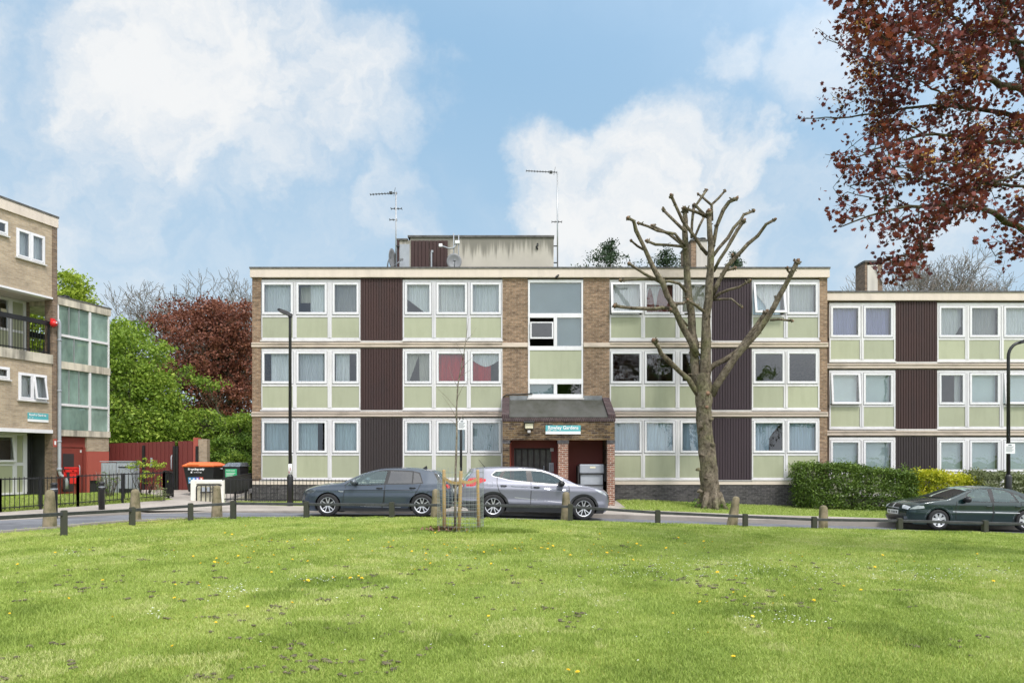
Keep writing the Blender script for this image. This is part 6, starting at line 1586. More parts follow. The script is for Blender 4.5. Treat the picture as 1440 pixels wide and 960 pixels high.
def mulch(cx, cy, cz):
    vs, fs = [], []
    for i in range(420):
        a = random.random()*6.28; r = abs(random.gauss(0, .28)); x = cx-.25+r*math.cos(a)*1.1; y = cy-.2+r*math.sin(a)*.8; z = Hlawn(x, y)+.03+random.random()*.05
        s = random.uniform(.015, .04); u = Vector((random.uniform(-1, 1), random.uniform(-1, 1), random.uniform(-.5, .5))).normalized()*s; v = u.cross(Vector((0, .3, 1))).normalized()*s*.6
        o = len(vs); p = Vector((x, y, z)); vs += [p-u-v, p+u-v, p+u+v, p-u+v]; fs.append((o, o+1, o+2, o+3))
    return vs, fs
def aerials():
    def mast(px, Y, zt, zb, booms, stays, label, name='tv_aerial'):
        b = PX(px, zb, Y); r = thing(name, label, 'aerial', b, group='roof aerials'); h = (zb-zt)*Y/F
        MB().tube([(0, 0, -.1), (0, 0, h)], .028, 8).build('mast', 'alu', r)
        for (x0, x1, py, slope, sp, el) in booms:
            z = (zb-py)*Y/F; a = Vector(((x0-px)*Y/F, 0, z+slope)); c = Vector(((x1-px)*Y/F, 0, z))
            m = MB().bar(a, c, .026); L_ = (c-a).length; n = max(1, int(L_/sp))
            for i in range(n+1):
                p = a.lerp(c, i/n); m.bar((p.x, -el, p.z), (p.x, el, p.z), .012); m.bar((p.x, 0, p.z-.04), (p.x, 0, p.z+.04), .018)
            if L_ > .8: m.bar((c.x-.12, 0, c.z-.12), (c.x-.06, 0, c.z+.22), .014); m.box(c.x-.3, c.x-.18, -.05, .05, c.z-.04, c.z+.05)
            m.build('boom', 'raild', r)
        for py, x1 in stays:
            z = (zb-py)*Y/F; MB().bar((0, 0, z), ((x1-px)*Y/F, 0, z), .04).build('bracket', 'black', r)
    mast(556.8, 28.6, 270.5, 377, [(520.8, 558, 271.5, -.06, .11, .11), (550, 565, 293.5, 0, .12, .14), (548, 558, 309, 0, .12, .12)], [(346, 562)], 'television aerial on a thin mast at the left end of the rooftop plant room')
    mast(784, 28.9, 243, 377, [(740, 783, 242.5, .06, .11, .11), (776, 790, 312, 0, .12, .14)], [(346, 778), (369.5, 778)], 'tall television aerial on a thin mast at the right end of the rooftop plant room')
    # dishes
    def dish(px, py, Y, rad, rz, label, tilt=.35, base=None):
        c = PX(px, py, Y); r = thing('satellite_dish', label, 'satellite dish', c, rz, group='satellite dishes')
        m = MB(); prof = [(rad*t, .11*rad*t*t*2) for t in (0.02, .25, .5, .75, 1)]
        prof = [(a, -b) for a, b in prof]
        m.lathe(prof, 22, axis='y'); m.v = [(x, y*math.cos(tilt)-z*math.sin(tilt)*.0, z*1.08) for x, y, z in m.v]
        m.f = m.f[:-2]; o = m.build('dish', 'dishm', r); 
        md = o.modifiers.new('s', 'SOLIDIFY'); md.thickness = .015
        MB().tube([(0, -.1, -rad*.9), (0, -rad*1.2, -rad*.2)], .018, 6).build('arm', 'galv', r); MB().box(-.04, .04, -rad*1.25-.06, -rad*1.25+.06, -rad*.25, -rad*.05).build('receiver', 'dishm', r)
        MB().tube([(0, .06, 0), (0, .12, -rad*.5), (0, .12, -(CZ and (c.z-base)))], .03, 8).build('stand', 'galv', r)
    roofz = CZ+(645-377)*26.67/1000+.05
    dish(638.5, 368, 28.2, .30, .15, 'grey satellite dish in front of the dark doors of the rooftop plant room', base=roofz)
    dish(549, 364, 28.4, .38, 1.35, 'thin satellite dish seen edge on beside the left aerial', base=roofz)
    r = thing('camera_bracket', 'white camera arm on two thin poles beside the dark rooftop doors', 'camera bracket', PX(645, 377, 28.3))
    k = .0283; m = MB().tube([((638-645)*k, 0, 0), ((638-645)*k, 0, (377-328)*k)], .02, 6).tube([(0, 0, 0), (0, 0, (377-330)*k)], .022, 6); m.build('pole', 'galv', r)
    MB().tube([((622-645)*k, -.1, (377-347)*k), ((632-645)*k, -.1, (377-350.5)*k), ((638-645)*k, -.05, (377-349)*k), ((643-645)*k, 0, (377-342)*k)], .03, 6).build('arm', 'galv', r)
    MB().box((617.5-645)*k, (622.5-645)*k, -.16, -.04, (377-348.5)*k, (377-344)*k).box((640-645)*k, (646.5-645)*k, -.1, .02, (377-343.5)*k, (377-339)*k).build('camera', 'signwhite', r, bevel=.02)
def flowers():
    M['yellow'] = mat('dandelion_yellow', (.85, .58, .02), .7, var=.15, scale=40); M['daisy'] = mat('daisy_white', (.85, .85, .82), .7, var=.05)
    proto = None
    spots = [(13, 859), (303, 872), (246, 905), (57, 830), (145, 815), (94, 838), (157, 865), (281, 817), (293, 822), (247, 839), (349, 850), (425, 816), (431, 815), (383, 780), (305, 784), (300, 790), (285, 791), (247, 773), (124, 772), (77, 776), (154, 757),
             (471, 812), (494, 813), (797, 940), (814, 943), (946, 860), (1057, 864), (1090, 846), (996, 886), (1032, 921), (1002, 761), (1072, 762), (883, 763), (853, 777), (826, 773), (846, 769), (771, 764), (776, 767), (733, 763), (1035, 810), (1047, 836), (1144, 841), (1101, 834), (1212, 828), (1263, 789), (1286, 788), (1130, 782), (1112, 777), (1230, 796), (1240, 780), (1374, 777)]
    r = random.Random(5)
    for _ in range(26): spots.append((r.gauss(620, 55), r.gauss(772, 11)))
    for _ in range(16): spots.append((r.gauss(340, 40), r.gauss(783, 9)))
    for _ in range(14): spots.append((r.gauss(420, 60), r.gauss(757, 6)))
    for _ in range(16): spots.append((r.gauss(820, 60), r.gauss(770, 10)))
    for _ in range(26): spots.append((r.uniform(10, 1430), 752+abs(r.gauss(0, 55))))
    for px, py in spots:
        Y = CZ-.15; Y = 1000*(CZ-.17)/(py-HZ)
        for _ in range(5):
            x = (px-CX)*Y/F
            z = Hlawn(x, Y) if Y < 18.4 else .1
            Y = 1000*(CZ-z-.05)/(py-HZ)
        if Y > 18 or Y < 4.6: continue
        x = (px-CX)*Y/F
        if proto is None:
            m = MB(); n = 14
            for k in range(n):
                a = 2*math.pi*k/n
                for rr, zz, w in ((.021, .058, .006), (.013, .064, .005)):
                    m.add([(0, 0, .052), (rr*math.cos(a-.25), rr*math.sin(a-.25), zz), (rr*math.cos(a+.25), rr*math.sin(a+.25), zz)], [(0, 1, 2)])
            m.lathe([(.001, .05), (.010, .055), (.008, .062), (.001, .064)], 8)
            proto = thing('dandelion', 'small yellow dandelion in the grass', 'flower', group='dandelions in the lawn')
            m.build('flower_head', 'yellow', proto); MB().tube([(0, 0, -.02), (.003, 0, .03), (0, 0, .052)], .0022, 5).build('stem', 'blade', proto); o = proto
        else:
            o = proto.copy(); col.objects.link(o)
            for ch in list(proto.children): c = ch.copy(); col.objects.link(c); c.parent = o
        sc_ = r.uniform(.7, 1.1)*(1.05 if Y > 9 else .85); o.location = (x, Y, Hlawn(x, Y)); o.scale = (sc_, sc_, sc_); o.rotation_euler = (r.uniform(-.5, .5), r.uniform(-.5, .5), r.random()*6)
    # daisies: uncountable specks
    cl = [(325, 829, 20, 5, 60), (218, 862, 6, 5, 14), (450, 815, 25, 3, 40), (950, 795, 90, 12, 300), (1150, 800, 110, 10, 260), (1350, 800, 60, 8, 120), (1105, 870, 40, 6, 50), (240, 785, 6, 4, 10), (100, 782, 8, 3, 20), (620, 780, 60, 8, 80), (420, 765, 70, 6, 60), (700, 830, 160, 40, 120)]
    vs, fs = [], []
    for px, py, sx, sy, n in cl:
        for _ in range(n):
            a, b = r.gauss(px, sx), r.gauss(py, sy)
            if b < 745: continue
            Y = 1000*(CZ-.2)/(b-HZ); x = (a-CX)*Y/F
            if Y > 18 or Y < 4.6: continue
            z = Hlawn(x, Y)+.05+r.random()*.015; s = r.uniform(.006, .010); t = r.uniform(-.4, .4)
            o = len(vs); vs += [(x+s*math.cos(q), Y+s*math.sin(q), z+s*t*math.cos(q)) for q in np.linspace(0, 5.236, 6)]; fs.append(tuple(range(o, o+6)))
    tag(MB().add(vs, fs).build('daisies', 'daisy'), 'tiny white daisies scattered in drifts over the lawn', 'daisies', kind='stuff')
    # dried mud clods and worm casts
    m = MB(); n_ = 0
    for _ in range(750):
        py = r.uniform(752, 958); px = r.uniform(0, 1440)
        Y = 1000*(CZ-.17)/(py-HZ); x = (px-CX)*Y/F
        if Y > 17.5: continue
        if noise.noise(Vector((x*.7, Y*.7, 3.3)))+r.uniform(-.3, .3) < .12: continue
        z = Hlawn(x, Y)
        for _k in range(r.randint(1, 4)):
            s = r.uniform(.007, .020); m.blob((x+r.gauss(0, .05), Y+r.gauss(0, .03), z+.018), (s*1.7, s*1.3, s*.6), 6, .8, r.random()*90, 4)
        n_ += 1
    tag(m.build('soil_clods', 'soil'), 'dried grey brown clods and clippings lying in the grass', 'soil clods', kind='stuff')
# ---------------------------------------------------------------- vegetation
def bark(name, a, b, moss=None, sc_=4):
    m, t = nt(name)
    f = noise_tex(t, sc_, 6, .65, stretch=(1, 1, .45)); g = noise_tex(t, sc_*6, 5, .7, stretch=(1, 1, .6))
    cc = ramp(t, f, [(.3, a), (.68, b)])
    if moss:
        h = noise_tex(t, 1.4, 4, .6)
        mr = N(t, 'ShaderNodeMapRange'); L(t, h, mr.inputs[0]); mr.inputs[1].default_value = .48; mr.inputs[2].default_value = .72; mr.inputs[4].default_value = .8
        cc = mixc(t, mr.outputs[0], cc, moss)
    k = noise_tex(t, sc_*2.6, 3, .5, stretch=(1, 1, .8))
    cc = mixc(t, 1, cc, ramp(t, k, [(.40, (.62, .60, .58)), (.47, (1, 1, 1)), (.60, (1, 1, 1)), (.66, (1.28, 1.25, 1.18))]), 'MULTIPLY')
    cc = mixc(t, 1, cc, ramp(t, g, [(.3, (.6, .6, .6)), (.7, (1.25, 1.25, 1.25))]), 'MULTIPLY')
    finish(t, cc, .95, bump=g, bstr=1, bdist=.05, spec=.15); return m
M['bark'] = bark('plane_bark', (.085, .068, .048), (.26, .22, .165), (.17, .175, .08)); M['barkgrey'] = bark('young_bark', (.20, .17, .13), (.36, .32, .27))
M['barkdark'] = bark('dark_bark', (.06, .05, .035), (.13, .11, .075), (.09, .10, .04)); M['twig'] = bark('bare_twigs', (.20, .175, .155), (.34, .30, .265))
M['cut'] = mat('sawn_wood', (.20, .12, .075), .9, var=.5, scale=12)
M['mulch'] = mat('bark_chips', (.24, .12, .09), .95, var=.5, scale=30); M['soil'] = mat('dry_soil', (.125, .11, .06), .95, var=.4, scale=20)
M['leaf_green'] = foliage('fresh_green_leaf', (.08, .14, .018), (.215, .33, .038), (.40, .50, .08), trans=.38)
M['leaf_mid'] = foliage('mid_green_leaf', (.055, .105, .018), (.125, .22, .032), (.24, .36, .055), trans=.35)
M['leaf_lime'] = foliage('lime_leaf', (.16, .24, .02), (.32, .42, .04), (.48, .55, .10), trans=.4)
M['leaf_copper'] = foliage('copper_leaf', (.085, .034, .024), (.215, .08, .05), (.37, .16, .10), trans=.3)
M['leaf_maroon'] = foliage('maroon_maple_leaf', (.045, .010, .010), (.125, .024, .020), (.27, .07, .045), trans=.28, rough=.5)
M['flower_olive'] = foliage('maple_flower', (.20, .09, .02), (.40, .21, .04), (.55, .36, .09), trans=.3)
M['leaf_hedge'] = foliage('hedge_leaf', (.05, .07, .02), (.10, .17, .028), (.24, .33, .07), trans=.22, rough=.35)
M['leaf_yellow'] = foliage('golden_leaf', (.16, .24, .02), (.50, .52, .03), (.76, .68, .07), trans=.3, rough=.45)
M['leaf_grey'] = foliage('grey_green_leaf', (.09, .11, .045), (.16, .19, .08), (.26, .29, .15), trans=.2)
M['leaf_conifer'] = foliage('conifer_leaf', (.018, .034, .016), (.035, .062, .028), (.06, .09, .045), trans=.12, rough=.7)

def leaf_quads(P, size, tone, nrm=None, aspect=.62):
    "P (n,3) centres -> verts and faces of folded leaf quads"
    n = len(P)
    u = rng.normal(size=(n, 3)); u /= np.linalg.norm(u, axis=1)[:, None]
    v = rng.normal(size=(n, 3)); v[:, 2] *= .8; v -= (v*u).sum(1)[:, None]*u; v /= np.linalg.norm(v, axis=1)[:, None]
    s = (size*(.7+.6*rng.random(n)))[:, None]
    V = np.stack([P-u*s*.5, P+v*s*aspect*.5, P+u*s*.5, P-v*s*aspect*.5], 1).reshape(-1, 3)
    Fa = np.arange(n*4).reshape(-1, 4)
    return V, Fa, tone
def blob_points(blobs, per, leaf_r=.45, shell=.55):
    "leaf clumps spread in lumpy ellipsoids: returns points and a tone per point"
    out, tn = [], []
    for (c, r, k) in blobs:
        d = rng.normal(size=(k, 3)); d /= np.linalg.norm(d, axis=1)[:, None]
        q = shell+(1-shell)*rng.random(k)**.6
        lump = np.array([1+.42*noise.noise(Vector(x*1.9)+Vector(c)*.7) for x in d])
        C = np.array(c)+d*np.array(r)*(q*lump)[:, None]
        for i in range(k):
            m = int(per*rng.uniform(.5, 1.5)); rr = leaf_r*rng.uniform(.5, 1.3)
            e = rng.normal(size=(m, 3)); e /= np.linalg.norm(e, axis=1)[:, None]; e *= (rng.random(m)**.45)[:, None]
            e *= np.array([rr*1.25, rr*1.25, rr*.62])
            e[:, 2] -= .35*(np.hypot(e[:, 0], e[:, 1]))**1.5
            out.append(C[i]+e); tn.append(np.full(m, .5+.32*rng.normal()*.5)+.16*rng.normal(size=m))
    return np.concatenate(out), np.concatenate(tn)
def crown(parent, blobs, per, size, m, leaf_r=.45, shell=.55, name='crown'):
    P, t = blob_points(blobs, per, leaf_r, shell)
    V, Fa, t = leaf_quads(P, size, t)
    o = parent.matrix_world.translation if False else Vector(parent.location)
    return np_obj(name, V-np.array(o), Fa, m, parent, tone=t)
def grow(mb, p, d, r, length, depth, spread=.5, up=.12, sides=5, minr=.006, kids=(2, 3), wob=.18, tips=None, bend=.5):
    n = 4; pts = [Vector(p)]; rr = [r]; d = Vector(d).normalized(); ds = []
    for i in range(n):
        d = (d+Vector((random.gauss(0, wob), random.gauss(0, wob), random.gauss(0, wob)+up*.25))).normalized()
        pts.append(pts[-1]+d*length/n); rr.append(max(minr, r*(1-.42*(i+1)/n))); ds.append(d)
    mb.tube(pts, rr, sides if r > .03 else 3, cap=False)
    if tips is not None: tips.append(pts[-1])
    if depth <= 0: return
    k = random.randint(*kids)
    for j in range(k+1):
        i = random.randint(1, n) if j < k else n
        a = random.random()*6.28; o = ds[i-1].orthogonal().normalized(); o.rotate(Matrix.Rotation(a, 3, ds[i-1]))
        nd = (ds[i-1]*(1-spread*.6)+o*spread*random.uniform(.6, 1.3)+Vector((0, 0, up))).normalized()
        grow(mb, pts[i], nd, rr[i]*random.uniform(.55, .75), length*random.uniform(.62, .85), depth-1, spread, up, sides, minr, kids, wob, tips, bend)
def leafy_tree(name, label, base, trunk_h, r, blobs, per, size, m, leaf_r=.5, cat='tree', shell=.5, group=None, depth=4, trunkm='barkdark', bs=1.0):
    t = thing(name, label, cat, base, group=group)
    mb = MB(); b = Vector((0, 0, 0))
    mb.tube([(0, 0, -.3), (0, 0, .3), (.1, 0, trunk_h*.5), (0, .1, trunk_h)], [r*1.4, r*1.1, r, r*.8], 10, jitter=.15)
    mb.build('trunk', trunkm, t)
    mb = MB()
    for (c, rr, k) in blobs:
        c = Vector(c)-Vector(base); s = Vector((0, 0, trunk_h*.8)); mid = s.lerp(c, .5)+Vector((0, 0, -.2))
        mb.tube([s, mid, c], [r*.5, r*.3, r*.12], 6)
        for _ in range(3): grow(mb, mid, (c-s)+Vector((random.gauss(0, 1), random.gauss(0, 1), random.gauss(0, .6)))*(max(rr)*.6), r*.22, max(rr)*.8*bs, 2, .6, .1, 4, .012)
    mb.build('branches', trunkm, t)
    crown(t, blobs, per, size, m, leaf_r, shell)
    return t
def bare_tree(name, label, base, h, spread, r=.25, depth=6, minr=.012, group=None, up=.18, cat='tree', kids=(2, 3), n0=5, m_='twig'):
    t = thing(name, label, cat, base, group=group)
    mb = MB(); mb.tube([(0, 0, -.3), (0, 0, h*.18), (0, .05, h*.34)], [r*1.2, r, r*.85], 8, jitter=.1); mb.build('trunk', m_, t)
    mb = MB()
    for k in range(n0):
        a = 6.283*k/n0+random.random(); grow(mb, (0, 0, h*(.20+.14*random.random())), (math.cos(a)*spread, math.sin(a)*spread, 1.1), r*.55, h*.26, depth-1, .62, up, 5, minr, kids)
    mb.build('branches', m_, t); return t

def far_trees():
    def B(px, py, Y, rpx, rpy, k, ry=None):
        c = PX(px, py, Y); return ((c.x, c.y, c.z), (rpx*Y/F, (ry or rpx*Y/F), rpy*Y/F), k)
    def base(px, Y): p = PX(px, 0, Y); return (p.x, p.y, Hf(p.x, min(Y, 60)))
    Y = 35
    leafy_tree('leafy_tree', 'fresh green broadleaf tree behind the red gates, left of the copper tree', base(205, Y), 4, .22,
               [B(190, 515, Y, 48, 52, 130), B(225, 560, Y-1, 32, 50, 90), B(165, 580, Y-1.5, 34, 52, 90), B(200, 600, Y-2.2, 50, 26, 75), B(182, 472, Y+1, 26, 26, 35), B(150, 500, Y+1, 26, 50, 50), B(240, 605, Y-1.5, 22, 22, 30)], 56, .16, 'leaf_green', .6, shell=.4)
    Y = 42
    leafy_tree('copper_tree', 'large copper leaved tree rising behind the green trees beside the flats', base(300, Y), 4.5, .3,
               [B(285, 490, Y, 62, 62, 200), B(330, 470, Y+1, 46, 46, 110), B(250, 455, Y+1, 34, 34, 60), B(310, 445, Y+.5, 48, 26, 90), B(345, 530, Y+1, 30, 50, 80), B(265, 530, Y+1, 40, 40, 80), B(320, 560, Y, 45, 40, 90)], 40, .17, 'leaf_copper', .62, shell=.3)
    Y = 37
    leafy_tree('leafy_tree', 'mid green tree with low boughs between the copper tree and the corner of the flats', base(312, Y), 3.4, .26,
               [B(310, 618, Y, 46, 34, 110), B(342, 618, Y, 30, 40, 80), B(283, 622, Y-1, 30, 26, 50), B(335, 645, Y-.5, 22, 22, 34)], 72, .15, 'leaf_mid', .55)
    o = [B(290, 535, Y-.6, 20, 9, 9), B(262, 520, Y-.6, 9, 9, 5), B(340, 602, Y-2, 28, 24, 34), B(285, 592, Y-2.2, 24, 24, 24), B(318, 628, Y-2, 24, 20, 24)]
    leafy_tree('leafy_tree', 'bright green sprays in front of the copper tree above the grey bin housing', base(325, Y-1.5), 3.0, .12, o, 55, .14, 'leaf_green', .5)
    Y = 33.5
    leafy_tree('ivy_shrub', 'dark green shrubs growing just behind the grey bin housing beside the flats', base(330, Y), 1.0, .08, [B(335, 655, Y, 16, 24, 34), B(310, 640, Y, 16, 26, 34), B(348, 640, Y+1, 14, 40, 40)], 70, .12, 'leaf_mid', .4, cat='shrub')
    leafy_tree('shrub', 'low bright green shrub leaning over the bins by the corner of the flats', base(325, 31.5), .6, .05, [B(328, 650, 31.5, 13, 15, 22)], 70, .11, 'leaf_green', .3, cat='shrub')
    Y = 44
    leafy_tree('evergreen_tree', 'dark evergreen growing behind the green trees above the red gates', base(230, Y), 3.0, .25, [B(215, 600, Y, 90, 46, 240), B(300, 610, Y, 70, 40, 180), B(120, 600, Y+3, 60, 50, 110)], 52, .2, 'leaf_conifer', .7)
    Y = 40
    leafy_tree('lime_tree', 'yellow green tree seen behind the left block and through its gallery opening', base(90, Y), 5, .22,
               [B(98, 405, Y, 24, 24, 60), B(75, 430, Y, 34, 34, 70), B(50, 470, Y+.5, 34, 46, 90), B(118, 418, Y, 14, 10, 10), B(20, 450, Y+1, 40, 40, 70), B(80, 510, Y+1, 50, 50, 80)], 46, .16, 'leaf_lime', .5)
    random.seed(11)
    b = base(262, 50); bare_tree('bare_tree', 'bare branched tree standing behind the copper tree', (b[0], 50, b[2]), 12.6, .75, .24, 7, .014, up=.16, kids=(2, 2))
    random.seed(3)
    b = base(318, 54); bare_tree('bare_tree', 'tall bare tree directly above the copper tree, close to the flats', (b[0], 54, b[2]), 14.6, .7, .24, 7, .014, up=.18, kids=(2, 2))
    random.seed(5)
    b = base(1325, 48); bare_tree('bare_tree', 'bare tree behind the roof of the right hand flats beside the chimney', (b[0], 48, 0), 14.6, .75, .3, 7, .012, up=.16, kids=(2, 3), n0=6)
    random.seed(6)
    b = base(1425, 58); bare_tree('bare_tree', 'distant bare tree just showing above the roof at the right edge', (b[0], 58, 0), 13.8, .8, .26, 6, .018, up=.1)
    # conifers behind the flats
    for px, Y, tp, w, lab in ((858, 46, 341, 34, 'dark conifer top above the flat roof, nearest to the rooftop plant room'), (937, 47, 351, 26, 'dark conifer top behind the left limbs of the pollarded tree'), (1033, 50, 357, 16, 'small dark conifer top above the roof right of the pollarded tree')):
        b = base(px, Y); zt = CZ-(tp-HZ)*Y/F
        t = thing('conifer', lab, 'tree', (b[0], Y, 0), group='conifers behind the flats')
        MB().tube([(0, 0, 0), (0, 0, zt*.6), (0, 0, zt-.2)], [.25, .15, .03], 7).build('trunk', 'barkdark', t)
        P = []; tn = []
        for k in range(190):
            f = random.random()**.8; z = zt-6*f+random.uniform(-.2, .2); r_ = min(2.8, (w*Y/F)*(.2+5.6*f))*random.uniform(.6, 1.1); a = random.random()*6.28
            m = int(34+40*f); s = np.sort(rng.random(m)); 
            x = np.cos(a)*r_*s; y = np.sin(a)*r_*s; zz = z+.16*r_*s-.28*s*s*r_*.6
            e = rng.normal(size=(m, 3))*np.array([.16, .16, .10])
            P.append(np.stack([x, y, zz], 1)+e); tn.append(.4+.35*rng.random(m))
        V, Fa, tt = leaf_quads(np.concatenate(P), .19, np.concatenate(tn), aspect=.4)
        np_obj('crown', V, Fa, 'leaf_conifer', t, tone=tt)
def reflected_trees():
    "the far side of the green behind the photographer, seen in the window glass"
    random.seed(21)
    for i, (x, y, h, mt) in enumerate(((8, -29, 12.5, 'leaf_mid'), (18, -26, 13.5, 'leaf_mid'), (30, -30, 11.5, 'leaf_green'))):
        t_ = ['tall mid green tree behind the camera, right of centre', 'tallest tree behind the camera on the right', 'fresh green tree at the far right behind the camera'][i]
        leafy_tree('leafy_tree', t_, (x, y, 0), h*.3, .25, [((x, y, h*.72), (4.2, 3.5, h*.27), 90), ((x+2.5, y, h*.62), (3, 3, h*.15), 40), ((x-2.6, y, h*.64), (3, 3, h*.16), 40)], 26, .5, mt, .8, group='trees behind the camera')

